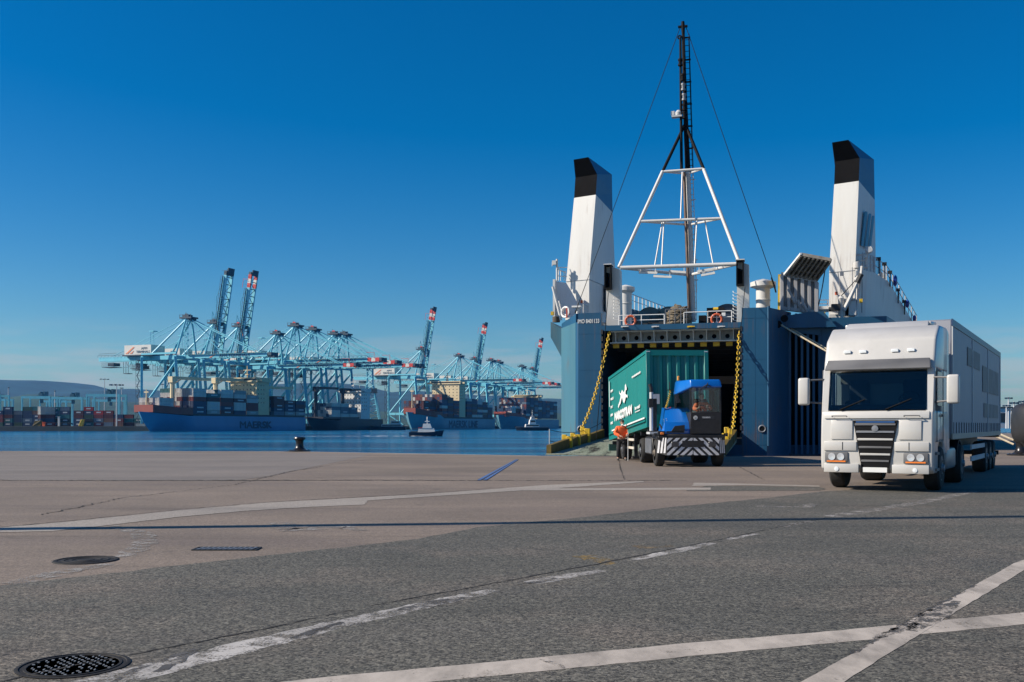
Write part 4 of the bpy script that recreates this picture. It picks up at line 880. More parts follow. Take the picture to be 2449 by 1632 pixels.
for side in (-1, 1):
    for k in range(3):
        t0 = .02+k*.34; a = plate[0] if side < 0 else plate[3]; b = plate[1] if side < 0 else plate[2]
        def P(t, z): t = max(0, min(1, t)); return (a[0]+(b[0]-a[0])*t+side*.006, a[1]+(b[1]-a[1])*t-.006, z)
        e = MB(); e.prism([P(t0, .5), P(t0+.2, .5), P(t0+.38, bz1-.02), P(t0+.18, bz1-.02)], (side*.006, -.006, 0)); e.build('bumper_stripe', m_white_s, tug)
e = MB(); e.box(-.36, .42, -.1, -.083, .72, .95); e.build('number_plate_holder', m_blk, tug)
for x in (-.62, .72): e = MB(); e.box(x-.13, x+.13, -.12, -.09, .73, .93); e.build('headlight', m_lampglass if False else M('dim_lamp', (.05, .05, .055), .2), tug, bevel=.02)
for x in (-1.13,): 
    e = MB(); e.box(x-.1, x+.16, .02, .14, 1.12, 1.3); e.build('lamp_box', m_dark, tug, bevel=.01)
    e = MB(); e.box(x+.0, x+.12, -.0, .018, 1.17, 1.25); e.build('indicator', M('amber_lens', (.85, .22, .03), .3), tug, bevel=.01)
for x, sx_ in ((-1.33, 1), (1.22, 1)):
    e = MB(); e.box(x-.02, x+.1, .05, .2, 1.1, 1.22); e.build('step_bracket', m_dark, tug)
# bonnet left of the cab
e = MB()
sec = lambda y, zt, xl: [(-1.12+xl, y, 1.2), (-.98+xl, y, zt), (-.05, y, zt), (-.05, y, 1.2)]
s0, s1, s2, s3 = sec(.12, 1.3, .0), sec(.3, 1.62, .05), sec(1.2, 2.12, .2), sec(2.0, 2.18, .2)
e.prism([(-1.1, .05, 1.2), (-1.08, .05, 1.42), (-.8, .35, 1.78), (-.42, .9, 2.05), (-.15, 1.1, 1.98), (-.15, 1.1, 1.2)][:0] or s0, (0, .01, 0))
for a, b in ((s0, s1), (s1, s2), (s2, s3)): e.add(a+b, [(0, 1, 5, 4), (1, 2, 6, 5), (2, 3, 7, 6), (3, 0, 4, 7)])
e.build('bonnet', m_blue, tug, bevel=.04, seg=3)
e = MB(); e.prism([(-.72, .02, 1.3), (-.25, .02, 1.3), (-.25, .02, 1.52), (-.6, .02, 1.48)], (0, .12, 0)); e.prism([(-.26, .06, 1.24), (-.9, .06, 1.24), (-.9, .06, 1.29), (-.26, .06, 1.29)], (0, .1, 0)); e.build('bonnet_intake', m_blk, tug)
for k in range(4): e = MB(); e.box(-.96+(k % 2)*.1, -.93+(k % 2)*.1, .3+.06*k, .33+.06*k, 1.655+.03*k, 1.67+.03*k); e.build('vent_mark', m_white2, tug)
# cab
cx0, cx1, cy0, cy1, cz0, cz1 = -.04, 1.07, .02, 1.5, 1.2, 3.0
def pil(p, q, w=.06): e = MB(); e.bar(p, q, w, w); return e
e = MB(); e.box(cx0, cx1, cy0, cy0+.06, cz0, 1.98); e.box(cx0, cx0+.05, cy0+.06, cy1, cz0, 1.98); e.box(cx1-.05, cx1, cy0+.06, cy1, cz0, 1.9); e.box(cx0+.05, cx1-.05, cy0+.06, cy1, cz0, cz0+.06); e.build('cab_body', m_blk, tug, bevel=.01)
e = MB(); e.box(cx0+.03, cx1-.03, cy1-.04, cy1, cz0+.06, cz1); e.build('cab_back_wall', m_glass, tug, smooth=False)
for (x, y) in ((cx0+.02, cy0+.04), (cx1-.02, cy0+.04), (cx0-.3, cy1), (cx1-.03, cy1-.03)):
    pil((x if x > -.4 else cx0-.3, y, 1.95 if x > -.4 else 2.0), (x if x > -.4 else cx0-.34, y+.08 if y < .5 else y, cz1-.0)).build('cab_pillar', m_blk, tug)
pil((cx0+.02, cy0+.03, 1.2), (cx0+.02, cy0+.03, 2.0), .05).build('cab_pillar', m_blk, tug)
e = MB(); e.prism([(cx0, cy0-.02, cz1-.03), (cx1, cy0-.02, cz1-.03), (cx1-.02, cy0+.12, cz1+.3), (cx0+.02, cy0+.12, cz1+.3)], (0, .01, 0))
ro = [(cx0-.38, 1.52), (cx1+.02, 1.52)]
e = MB()
r_lo = [(cx0+.0, cy0-.03, cz1-.12), (cx1+.03, cy0-.03, cz1-.12), (cx1+.03, cy1+.05, cz1-.12), (cx0-.38, cy1+.05, cz1-.35), (cx0-.38, cy1-.55, cz1-.35)]
r_hi = [(cx0+.0, cy0+.06, cz1+.17), (cx1-.03, cy0+.06, cz1+.17), (cx1-.03, cy1, cz1+.2), (cx0-.32, cy1, cz1+.17), (cx0-.32, cy1-.55, cz1+.15)]
e.add(r_lo+r_hi, [(0, 1, 2, 3, 4), (5, 6, 7, 8, 9)]+[(i, (i+1) % 5, (i+1) % 5+5, i+5) for i in range(5)])
e.build('cab_roof', m_blue, tug, bevel=.05, seg=3)
for nm, q in (('windscreen', [(cx0+.04, cy0+.03, 1.99), (cx1-.04, cy0+.03, 1.99), (cx1-.04, cy0+.05, cz1-.1), (cx0+.04, cy0+.05, cz1-.1)]),
              ('side_window', [(cx0+.02, cy0+.05, 2.0), (cx0-.3, cy1, 2.0), (cx0-.33, cy1, cz1-.3), (cx0+.01, cy0+.05, cz1-.12)]),
              ('side_window', [(cx1-.02, cy0+.05, 1.92), (cx1-.02, cy1, 1.92), (cx1-.02, cy1, cz1-.1), (cx1-.02, cy0+.05, cz1-.12)]),):
    e = MB(); e.prism(q, (0, .012, 0) if nm == 'windscreen' else (.012, 0, 0)); e.build(nm, m_glass, tug, smooth=False)
e = MB(); e.path([(cx0+.55, cy0-.0, cz1-.14), (cx0+.6, cy0-.06, cz1-.03), (cx0+.62, cy0-.02, cz1+.04)], .02, 5); e.path([(.42, cy0-.04, cz1-.1), (.55, cy0-.05, cz1-.02), (.7, cy0-.04, cz1-.1)], .02, 5); e.path([(.42, cy0-.02, cz1-.1), (.2, cy0-.0, cz1-.45)], .012, 5); e.build('wiper', m_blk, tug)
e = MB(); e.box(cx0+.1, cx1-.1, cy0+.1, cy0+.45, 1.26, 2.02); e.build('dashboard', m_dark, tug, bevel=.04)
e = MB(); e.box(.25, .85, .9, 1.4, 1.26, 1.72); e.box(.28, .82, 1.3, 1.42, 1.72, 2.5); e.build('driver_seat', m_dark, tug, bevel=.05)
e = MB(); e.torus((.5, .5, 2.08), .2, .016, (0, -.75, .6), 24, 6); e.tube((.5, .5, 2.08), (.5, .42, 1.9), .025, 6); e.build('steering_wheel', m_blk, tug)
# round number badge and the grille name plate
e = MB(); e.lathe([(0, 0), (.075, 0), (.075, -.01), (0, -.01)], (.14, cy0-.001, 1.78), 24, 'y'); bd = e.build('number_badge', m_white2, tug)
place_text('lettering', '22', .075, (.085, cy0-.018, 1.745), (1, 0, 0), (0, 0, 1), m_blk, tug, depth=.004, squeeze=.8)
place_text('lettering', 'TERBERG', .05, (.38, cy0-.008, 1.765), (1, 0, 0), (0, 0, 1), m_lgrey, tug, depth=.006, bold=.004)
e = MB(); e.box(.34, .82, cy0-.006, cy0-.001, 1.74, 1.84); e.build('name_plate', m_dark, tug)
# exhaust stack
e = MB(); e.loft([((-1.3, 1.15, 1.3), .07), ((-1.3, 1.15, 2.75), .07)], 14); e.build('exhaust_stack', m_lgrey, tug)
e = MB(); e.loft([((-1.3, 1.15, 2.75), .075), ((-1.31, 1.15, 2.9), .075), ((-1.36, 1.15, 3.05), .07)], 14); e.box(-1.4, -1.24, 1.05, 1.25, 2.18, 2.5); e.box(-1.22, -1.1, 1.1, 1.3, 1.3, 2.5); e.build('exhaust_guard', m_blk, tug)
e = MB(); e.box(-1.45, -.95, .5, 1.4, 1.18, 1.26); e.build('engine_deck', m_lgrey, tug)
# air lines to the trailer
def coil(a, b, r, turns, th, mat, name, sag=.15):
    a = Vector(a); b = Vector(b); pts = []; n = turns*10
    for i in range(n+1):
        t = i/n; p = a.lerp(b, t)-Vector((0, 0, sag*4*t*(1-t))); q = t*turns*2*math.pi; pts.append(p+Vector((r*math.cos(q), r*math.sin(q), 0)))
    s = MB(); s.path(pts, th, 4); return s.build(name, mat, tug)
coil((-.46, 1.9, 2.85), (-.72, 2.3, 1.95), .035, 17, .012, m_yellow, 'air_line'); coil((-.5, 1.8, 2.2), (-.6, 2.1, 1.9), .035, 9, .014, M('red_hose', (.5, .02, .02), .5), 'air_line')
e = MB(); e.path([(-.5, 1.9, 3.15), (-.5, 1.9, 2.85), (-.62, 1.9, 2.85), (-.28, 1.9, 2.85)], .018, 5); e.build('hose_mast', m_blk, tug)
e = MB(); e.path([(-.7, 2.3, 1.95), (-.5, 2.0, 1.75), (-.45, 1.8, 1.6)], .012, 5); e.path([(-.68, 2.3, 1.9), (-.75, 2.0, 1.8), (-.6, 1.8, 1.6)], .012, 5); e.build('air_line', m_yellow, tug)
e = MB(); e.lathe([(0, 0), (.05, 0), (.05, .14), (0, .17)], (cx0-.2, 1.45, cz1+.2), 10); e.build('beacon', M('beacon_amber', (.6, .25, .05), .3), tug)
e = MB(); e.tube((-.95, .15, 1.2), (-1.12, .3, 1.55), .03, 6); e.path([(1.2, .0, 1.1), (1.24, -.05, 1.2), (1.24, -.05, 1.38), (1.2, 0, 1.42)], .014, 5); e.build('grab_rail', m_blk, tug)

# ---------------------------------------------------------------- the green container on its trailer
A0 = Vector((5.18, 38.2, 1.43)); B0 = Vector((4.60, 47.2, .80))          # front and rear lower edge of the lit side
axis = B0-A0; LEN = axis.length; dz = math.atan2(axis.z, Vector((axis.x, axis.y)).length); yaw = math.atan2(-axis.x, axis.y)
cont = tag(empty('shipping_container', A0), 'long green corrugated container with white leaping dog emblem, behind the blue terminal tractor', 'shipping container')
cont.rotation_euler = (dz, 0, yaw)
m_green = M('container_green', (.0, .165, .15), .42, var=.06, scale=1, dirt=.2, dcol=(.02, .12, .1), streak=V3)
CW, CH = 2.44, 3.0
def corr(p0, along, up, n_out, length, height, pitch, depth, name):
    """a sheet of trapezoidal corrugation"""
    along, up, n_out = Vector(along), Vector(up), Vector(n_out); s = MB(); pts = []; x = 0
    k = int(length/pitch); pt = length/k
    for i in range(k):
        x = i*pt; pts += [(x, depth), (x+pt*.28, depth), (x+pt*.5, 0), (x+pt*.78, 0)]
    pts.append((length, depth)); p0 = Vector(p0)
    lo = [p0+along*x+n_out*d for x, d in pts]; hi = [p+up*height for p in lo]; n = len(lo)
    s.add(lo+hi, [(i, i+1, i+1+n, i+n) for i in range(n-1)]); return s.build(name, m_green, cont, smooth=False)
corr((.06, .14, .17), (0, 1, 0), (0, 0, 1), (-1, 0, 0), LEN-.28, CH-.32, .29, .036, 'side_panel')
corr((CW-.06, .14, .17), (0, 1, 0), (0, 0, 1), (1, 0, 0), LEN-.28, CH-.32, .29, .036, 'side_panel')
corr((.16, .12, .5), (1, 0, 0), (0, 0, 1), (0, -1, 0), CW-.32, CH-.72, .33, .075, 'front_panel')
e = MB(); e.box(.1, CW-.1, .03, LEN-.02, CH-.08, CH-.03); e.box(.1, CW-.1, .03, LEN-.02, .04, .12); e.box(.1, CW-.1, LEN-.08, LEN-.03, .12, CH-.1); e.build('roof_and_floor', m_green, cont)
for x in (0, CW-.16):
    for y in (0, LEN-.16): e = MB(); e.box(x, x+.16, y, y+.16, 0, CH); e.build('corner_post', m_green, cont, bevel=.01)
for x in (.0, CW-.1): e = MB(); e.box(x+.005, x+.095, .16, LEN-.16, CH-.13, CH-.005); e.box(x+.005, x+.095, .16, LEN-.16, .0, .16); e.build('side_rail', m_green, cont)
for y in (.005, LEN-.1): e = MB(); e.box(.16, CW-.16, y, y+.09, CH-.22, CH-.005); e.box(.16, CW-.16, y, y+.09, 0, .5 if y < 1 else .2); e.build('end_rail', m_green, cont)
for x in (.0, CW-.18): e = MB(); e.box(x+.02, x+.16, -.006, .0, CH-.08, CH-.05); e.build('corner_mark', m_white2, cont)
e = MB(); e.box(-.03, 0, .35, LEN-1.0, .36, .42); e.build('white_strip', m_white2, cont)
e = MB(); e.box(-.035, -.03+.03, .16, LEN-.16, .24, .3); e.build('lower_moulding', m_green, cont)
e = MB(); e.box(.19, .5, -.02, -.005, .9, 1.28); e.build('notice_plate', m_lgrey, cont)
# flat print on the lit side; y runs rearwards, so letters run towards -y
bpy.context.view_layer.update()
CIi = (Matrix.Translation(A0) @ cont.rotation_euler.to_matrix().to_4x4()).inverted(); o_ = CIi @ Vector((0, 0, EYE))
def side_at(px, py):
    d_ = CIi.to_3x3() @ Vector(((px-CX)/F, 1, -(py-HY)/F)); return o_+d_*((-.014-o_.x)/d_.x)
def side_text(t, x0, y0, x1, hpx, bold=.012):
    a, b = side_at(x0, y0), side_at(x1, y0); up = side_at(x0, y0-hpx).z-a.z
    return place_text('lettering', t, up, (-.014, a.y, a.z), (0, -1, 0), (0, 0, 1), m_white2, cont, depth=.008, bold=bold, width=abs(a.y-b.y))
zt = lambda x, y: (1450+x/7.84, 860+y/7.84)
a = zt(158, 1150); side_text('MARCOTRAN', a[0], a[1], zt(478, 0)[0], 17.5, .045)
a = zt(478, 355); side_text('www.marcotran.com', a[0], a[1], zt(640, 0)[0], 5.5, .012)
a = zt(535, 945); side_text('bon treball', a[0], a[1], zt(630, 0)[0], 7, .01); a = zt(540, 1000); side_text('marcotran.com', a[0], a[1], zt(628, 0)[0], 3.2, .006)
for k, t in enumerate(('SPAIN', 'MAROC', 'ITALY', 'EUROPE', 'FRANCE')): a = zt(82, 625+k*149); side_text(t, a[0], a[1], zt(122+(14 if k == 1 else 0), 0)[0], 5.2, .01)
e = MB(); e.box(-.034, -.028, LEN-.5, LEN-.4, 1.55, 2.75); e.build('white_strip', m_white2, cont)
# the leaping dog, a flat print
dogpx = [(363, 455), (382, 530), (383, 568), (366, 580), (360, 640), (372, 668), (392, 658), (402, 690), (398, 722), (380, 706), (366, 712), (352, 780), (336, 824), (318, 790), (300, 715), (288, 740), (268, 830), (246, 862), (236, 908), (224, 900), (228, 855), (250, 800), (268, 720), (272, 674), (248, 640), (243, 588), (256, 628), (276, 640), (296, 572), (318, 600), (334, 628), (350, 560), (352, 490)]
P_ = [side_at(*zt(x, y)) for x, y in dogpx]
e = MB(); e.prism(P_, (-.008, 0, 0)); dg = e.build('dog_emblem', m_white2, cont, smooth=False)
bm_ = bmesh.new(); bm_.from_mesh(dg.data); bmesh.ops.triangulate(bm_, faces=[f for f in bm_.faces if len(f.verts) > 4]); bm_.to_mesh(dg.data); bm_.free()
# trailer
tr = tag(empty('container_trailer', (A0.x, A0.y, 0), yaw), 'dark skeletal trailer with several wheels under the green container', 'trailer')
e = MB()
def rail_t(x):
    e.hexa([(x, .2, 1.2), (x+.16, .2, 1.2), (x+.16, LEN-.1, .52), (x, LEN-.1, .52), (x, .2, 1.41), (x+.16, .2, 1.41), (x+.16, LEN-.1, .78), (x, LEN-.1, .78)])
rail_t(.62); rail_t(1.66)
for i in range(7): y = .3+i*(LEN-.8)/6; z = 1.3-(y/LEN)*.65; e.box(.1, CW-.1, y, y+.14, z-.08, z+.08)
e.build('trailer_frame', m_blk, tr)
for y in (5.6, 6.75): 
    wheel(tr, .22, y, .47, .36, -1); wheel(tr, CW-.22, y, .47, .36, 1)
e = MB(); e.box(.03, .07, 2.9, 4.9, .52, .62); e.box(.03, .07, 2.9, 4.9, .86, .96); e.build('side_guard', M('cream_guard', (.55, .5, .42), .6), tr)
e = MB()
for y in (3.0, 4.8): e.box(.07, .12, y, y+.06, .5, 1.05)
e.build('guard_bracket', m_blk, tr)
e = MB(); e.box(.2, .34, 3.6, 3.74, .2, 1.2); e.box(CW-.34, CW-.2, 3.6, 3.74, .2, 1.2); e.box(.12, .42, 3.55, 3.8, .1, .2); e.build('landing_leg', m_dark, tr)
e = MB(); e.box(.0, .5, LEN-.05, LEN+.1, .3, .62); e.build('rear_step', M('green_step', (.04, .12, .1), .6), tr)

# ---------------------------------------------------------------- people
def hand(parent_o, pos, direction, palm_n, mat=m_skin, curl=.6, scale=1.0, thumb_side=1):
    """palm and five bent fingers; grows from pos along direction"""
    d = nrm(direction); n = nrm(palm_n); n = nrm(n-d*n.dot(d)); s = d.cross(n)
    V = [Vector(pos)]; E = []; Rr = [.026*scale]
    V.append(V[0]+d*.05*scale); E.append((0, 1)); Rr.append(.03*scale)
    for i, (off, ln) in enumerate(((-.03, .065), (-.01, .075), (.011, .07), (.03, .055))):
        b = len(V); V.append(V[1]+d*.035*scale+s*off*scale); E.append((1, b)); Rr.append(.0105*scale)
        c1 = V[b]+(d*math.cos(curl*.6)+n*math.sin(curl*.6))*ln*.5*scale; V.append(c1); E.append((b, b+1)); Rr.append(.0095*scale)
        V.append(c1+(d*math.cos(curl*1.6)+n*math.sin(curl*1.6))*ln*.5*scale); E.append((b+1, b+2)); Rr.append(.008*scale)
    b = len(V); V.append(V[0]+d*.025*scale+s*-.035*thumb_side*scale+n*.01*scale); E.append((0, b)); Rr.append(.012*scale)
    V.append(V[b]+(d*.7-s*thumb_side*.5+n*.5)*.045*scale); E.append((b, b+1)); Rr.append(.01*scale)
    return V, E, Rr
def merge(lists):
    V, E, Rr = [], [], []
    for v, e_, r in lists: b = len(V); V += v; E += [(i+b, j+b) for i, j in e_]; Rr += r
    return V, E, Rr
def head_mesh(parent, c, fwd, up, mask=False, hair=True):
    """a head with brow, nose, mouth, ears; fwd is the way it looks"""
    f = nrm(fwd); u = nrm(Vector(up)-f*f.dot(Vector(up))); r = f.cross(u)
    def W(x, y, z): return c+r*x+f*y+u*z
    s = MB(); rings = [(-.125, .045, .05, .035), (-.11, .05, .062, .03), (-.085, .058, .075, .02), (-.05, .066, .084, .012), (-.01, .073, .092, .004), (.03, .077, .096, 0), (.07, .074, .093, -.004), (.1, .058, .075, -.006), (.12, .03, .04, -.008), (.128, .004, .005, -.008)]
    vs = []; n = 18
    for z, a, b, yo in rings:
        for k in range(n):
            t = 2*math.pi*k/n; x = a*math.sin(t); y = b*math.cos(t)+yo
            if k in (0,) and -.06 < z < .0: y += .022 if z < -.02 else .016      # nose ridge
            if k in (0,) and z == -.085: y += .006
            vs.append(W(x, y, z))
    m = len(rings); s.add(vs, [(i*n+k, i*n+(k+1) % n, (i+1)*n+(k+1) % n, (i+1)*n+k) for i in range(m-1) for k in range(n)]+[tuple(range(n))])
    for sd in (-1, 1):
        s.loft([(W(sd*.072, -.01, -.03), .008), (W(sd*.084, -.02, -.005), .018), (W(sd*.084, -.022, .02), .014), (W(sd*.075, -.015, .03), .006)], 6)
    h = s.build('head', m_skin, parent)
    s = MB()
    for sd in (-1, 1): s.lathe([(0, -.012), (.012, 0), (0, .006)], W(sd*.03, .082, .0), 8, 'y')
    s.build('eyes', m_black, parent)
    if hair:
        s = MB(); vs = []; rr = [(.0, .081, .1), (.05, .083, .101), (.085, .074, .092), (.113, .055, .07), (.135, .02, .03)]
        for z, a, b in rr:
            for k in range(n):
                t = 2*math.pi*k/n; front = math.cos(t) > .35
                vs.append(W(a*math.sin(t), b*math.cos(t)-.005, (z if not (front and z < .06) else .068+z*.1)))
        s.add(vs, [(i*n+k, i*n+(k+1) % n, (i+1)*n+(k+1) % n, (i+1)*n+k) for i in range(4) for k in range(n)]); s.build('hair', M('dark_hair', (.03, .025, .02), .8), parent)
    if mask:
        s = MB(); s.loft([(W(0, .06, -.1), .03), (W(0, .085, -.07), .05), (W(0, .1, -.045), .04), (W(0, .095, -.02), .015)], 12); s.build('face_mask', m_white2, parent)
    return h
# the worker beside the trailer, leaning on a short pole
def worker():
    px, Y = 1487, 42.6; X = (px-CX)*Y/F
    w = tag(empty('person', (X, Y, 0)), 'worker in orange jacket and black trousers with a white mask, standing beside the green container', 'person')
    hip = .92
    V = [(0, .05, hip), (0, .02, 1.12), (0, -.04, 1.3), (0, -.09, 1.44), (0, -.13, 1.52)]
    E = [(0, 1), (1, 2), (2, 3), (3, 4)]; Rr = [(.15, .12), (.155, .125), (.18, .13), (.1, .09), .055]
    L = {'hl': (-.1, .05, .86), 'kl': (-.14, .0, .48), 'al': (-.15, .08, .09), 'tl': (-.17, -.1, .045), 'hr': (.1, .05, .86), 'kr': (.12, -.06, .48), 'ar': (.15, .04, .09), 'tr': (.18, -.13, .045)}
    K = {k: len(V)+i for i, k in enumerate(L)}; V += list(L.values()); Rr += [.11, .075, .05, .045]*2
    for a in 'lr': E += [(0, K['h'+a]), (K['h'+a], K['k'+a]), (K['k'+a], K['a'+a]), (K['a'+a], K['t'+a])]
    arms = {'sl': (-.2, -.05, 1.38), 'el': (-.3, -.12, 1.14), 'wl': (-.08, -.33, 1.05), 'sr': (.2, -.05, 1.38), 'er': (.3, -.14, 1.16), 'wr': (.16, -.38, 1.1)}
    K2 = {k: len(V)+i for i, k in enumerate(arms)}; V += list(arms.values()); Rr += [.075, .055, .036]*2
    for a in 'lr': E += [(2, K2['s'+a]), (K2['s'+a], K2['e'+a]), (K2['e'+a], K2['w'+a])]
    for a, dn in (('l', (.8, -.5, -.3)), ('r', (.0, -.9, -.2))):
        hv, he, hr = hand(w, V[K2['w'+a]], dn, (0, 0, -1), curl=.9, thumb_side=1 if a == 'l' else -1); b = len(V)
        V += hv[1:]; E += [((K2['w'+a] if i == 0 else i-1+b), (j-1+b)) for i, j in he]; Rr += hr[1:]
    skin('body', V, E, Rr, m_skin, w, 1)
    jv = [(0, .05, .9), (0, .02, 1.12), (0, -.05, 1.3), (0, -.09, 1.42), (-.2, -.05, 1.39), (-.305, -.12, 1.15), (-.1, -.31, 1.06), (.2, -.05, 1.39), (.305, -.14, 1.17), (.17, -.35, 1.11)]
    skin('jacket', jv, [(0, 1), (1, 2), (2, 3), (2, 4), (4, 5), (5, 6), (2, 7), (7, 8), (8, 9)], [(.19, .15), (.2, .16), (.225, .165), (.11, .1), .105, .085, .055, .105, .085, .055], m_orange, w, 2)
    tv = [(0, .05, .93), (-.1, .05, .84), (-.14, .0, .48), (-.15, .08, .13), (.1, .05, .84), (.12, -.06, .48), (.15, .04, .13)]
    skin('trousers', tv, [(0, 1), (1, 2), (2, 3), (0, 4), (4, 5), (5, 6)], [(.165, .135), .125, .095, .082, .125, .095, .082], M('black_trousers', (.018, .018, .022), .85), w, 2)
    for a, b, nm in (((-.15, .1, .06), (-.175, -.13, .05), 0), ((.15, .06, .06), (.185, -.16, .05), 0)):
        e = MB(); a = Vector(a); b = Vector(b); e.loft([(a, .045), (a.lerp(b, .4), .055), (a.lerp(b, .8), .05), (b, .03)], 10); e.build('shoe', M('grey_shoe', (.08, .075, .07), .7), w)
    head_mesh(w, Vector((.0, -.17, 1.63)), (.15, -.9, -.42), (0, -.3, 1), mask=True)
    e = MB(); e.path([(-.2, -.28, 1.09), (-.1, -.25, 1.0)], .01, 4)
    return w
wk = worker()
e = MB(); e.loft([((0, 0, 0), .018), ((.0, 0, .95), .016), ((.02, .02, 1.25), .014)], 8)
pole = tag(e.build('pole', m_lgrey), 'thin pale pole standing on the quay, held by the worker in orange', 'pole'); pole.location = (wk.location.x+.22, wk.location.y-.42, 0)
# the driver, seen through the windscreen
dr = tag(empty('person', (TX, TY, 0)), 'driver in an orange jacket at the wheel inside the blue tractor cab', 'person')
cx_, cyy = .52, .92
V = [(cx_, cyy, 1.75), (cx_, cyy-.03, 2.0), (cx_, cyy-.06, 2.2), (cx_, cyy-.08, 2.36), (cx_, cyy-.09, 2.44)]; E = [(0, 1), (1, 2), (2, 3), (3, 4)]; Rr = [(.17, .13), (.16, .12), (.18, .12), .09, .055]
A_ = [(cx_-.2, cyy-.06, 2.28), (cx_-.32, cyy-.3, 2.1), (cx_-.2, cyy-.5, 2.1), (cx_+.2, cyy-.06, 2.28), (cx_+.3, cyy-.28, 2.1), (cx_+.14, cyy-.5, 2.14), (cx_-.11, cyy-.1, 1.75), (cx_-.14, cyy-.5, 1.76), (cx_-.14, cyy-.6, 1.4), (cx_+.11, cyy-.1, 1.75), (cx_+.14, cyy-.5, 1.76), (cx_+.14, cyy-.6, 1.4)]
V += A_; E += [(2, 5), (5, 6), (6, 7), (2, 8), (8, 9), (9, 10), (0, 11), (11, 12), (12, 13), (0, 14), (14, 15), (15, 16)]; Rr += [.07, .055, .036, .07, .055, .036, .09, .08, .06, .09, .08, .06]
for k, dn in ((7, (.3, -.2, .8)), (10, (-.3, -.2, .8))):
    hv, he, hr = hand(dr, V[k], dn, (0, -1, 0), curl=1.1, thumb_side=1); b = len(V); V += hv[1:]; E += [((k if i == 0 else i-1+b), (j-1+b)) for i, j in he]; Rr += hr[1:]
skin('body', V, E, Rr, m_skin, dr, 1)
skin('jacket', [(cx_, cyy, 1.76), (cx_, cyy-.03, 2.0), (cx_, cyy-.06, 2.2), (cx_, cyy-.08, 2.35)]+A_[:2]+[(cx_-.22, cyy-.46, 2.1)]+A_[3:5]+[(cx_+.17, cyy-.46, 2.13)], [(0, 1), (1, 2), (2, 3), (2, 4), (4, 5), (5, 6), (2, 7), (7, 8), (8, 9)], [(.2, .16), (.19, .15), (.21, .15), .1, .1, .085, .055, .1, .085, .055], m_orange, dr, 2)
head_mesh(dr, Vector((cx_, cyy-.12, 2.56)), (-.2, -1, -.1), (0, 0, 1))

# ---------------------------------------------------------------- the white lorry
KT = 1.06
lor = tag(empty('lorry', (8.25, 22.6, 0), R(-30.7)), 'big white lorry with high cab and long box trailer driving across the quay', 'lorry')
m_lw = M('lorry_white', (.5, .487, .465), .3, var=.05, coat=.4, dirt=.35, dcol=(.4, .38, .35))
m_lg = M('lorry_grey_plastic', (.12, .12, .125), .5)
m_curt = M('trailer_curtain', (.3, .31, .35), .5, var=.04, dirt=.25, dcol=(.3, .3, .32), streak=V3)
hw = 1.25
prof = [(.22, .42), (.03, .5), (.0, .75), (.0, 1.2), (.03, 1.62), (.06, 1.78), (.26, 2.72), (.34, 3.0), (.55, 3.5), (1.1, 3.82), (2.3, 3.86), (2.3, .8), (1.75, .8), (1.75, 1.0), (1.5, 1.14), (1.0, 1.14), (.78, 1.0), (.72, .42)]
ZA, ZB = 1.84, 2.76
lowp = [p for p in prof if p[1] <= 1.8]; lowp.insert(lowp.index((.06, 1.78))+1, (2.3, ZA)); lowp.insert(lowp.index((.06, 1.78))+1, (.075, ZA))
upp = [(.27, ZB), (.34, 3.0), (.55, 3.5), (1.1, 3.82), (2.3, 3.86), (2.3, ZB)]
e = MB(); e.prism([(-hw+.03, y, z) for y, z in lowp], (2*hw-.06, 0, 0)); e.build('cab', m_lw, lor, bevel=.05, seg=3)
e = MB(); e.prism([(-hw+.03, y, z) for y, z in upp], (2*hw-.06, 0, 0)); e.build('high_roof', m_lw, lor, bevel=.07, seg=3)
e = MB(); e.box(-hw+.04, hw-.04, 1.4, 2.3, ZA-.05, ZB+.05); e.build('sleeper', m_lw, lor, bevel=.03)
for s in (-1, 1):
    e = MB(); e.prism([(s*(hw-.03), .075, ZA-.06), (s*(hw-.03), .3, ZA-.06), (s*(hw-.03), .46, ZB+.06), (s*(hw-.03), .28, ZB+.06)], (-s*.17, 0, 0)); e.build('windscreen_pillar', m_lw, lor, bevel=.02)
    e = MB(); e.box(s*.62-.27, s*.62+.27, .95, 1.36, ZA-.05, 2.1); e.box(s*.62-.24, s*.62+.24, 1.28, 1.4, 2.0, 2.62); e.build('cab_seat', m_dark, lor, bevel=.05)
e = MB(); e.prism([(-1.06, .14, ZA-.02), (-1.06, .3, ZA+.14), (-1.06, .62, ZA+.1), (-1.06, .66, ZA-.02)], (2.12, 0, 0)); e.build('cab_dashboard', M('dash_grey', (.09, .085, .08), .7), lor, bevel=.02)
e = MB(); e.torus((.62, .72, 2.12), .22, .018, (0, -.7, .7), 24, 6); e.build('cab_steering_wheel', m_black, lor)
e = MB(); e.box(-1.05, 1.05, 1.3, 1.34, 2.5, 2.74); e.build('cab_curtain', M('curtain_tan', (.25, .2, .15), .9), lor)
m_gt = glass('tinted_glass', (.42, .52, .56))
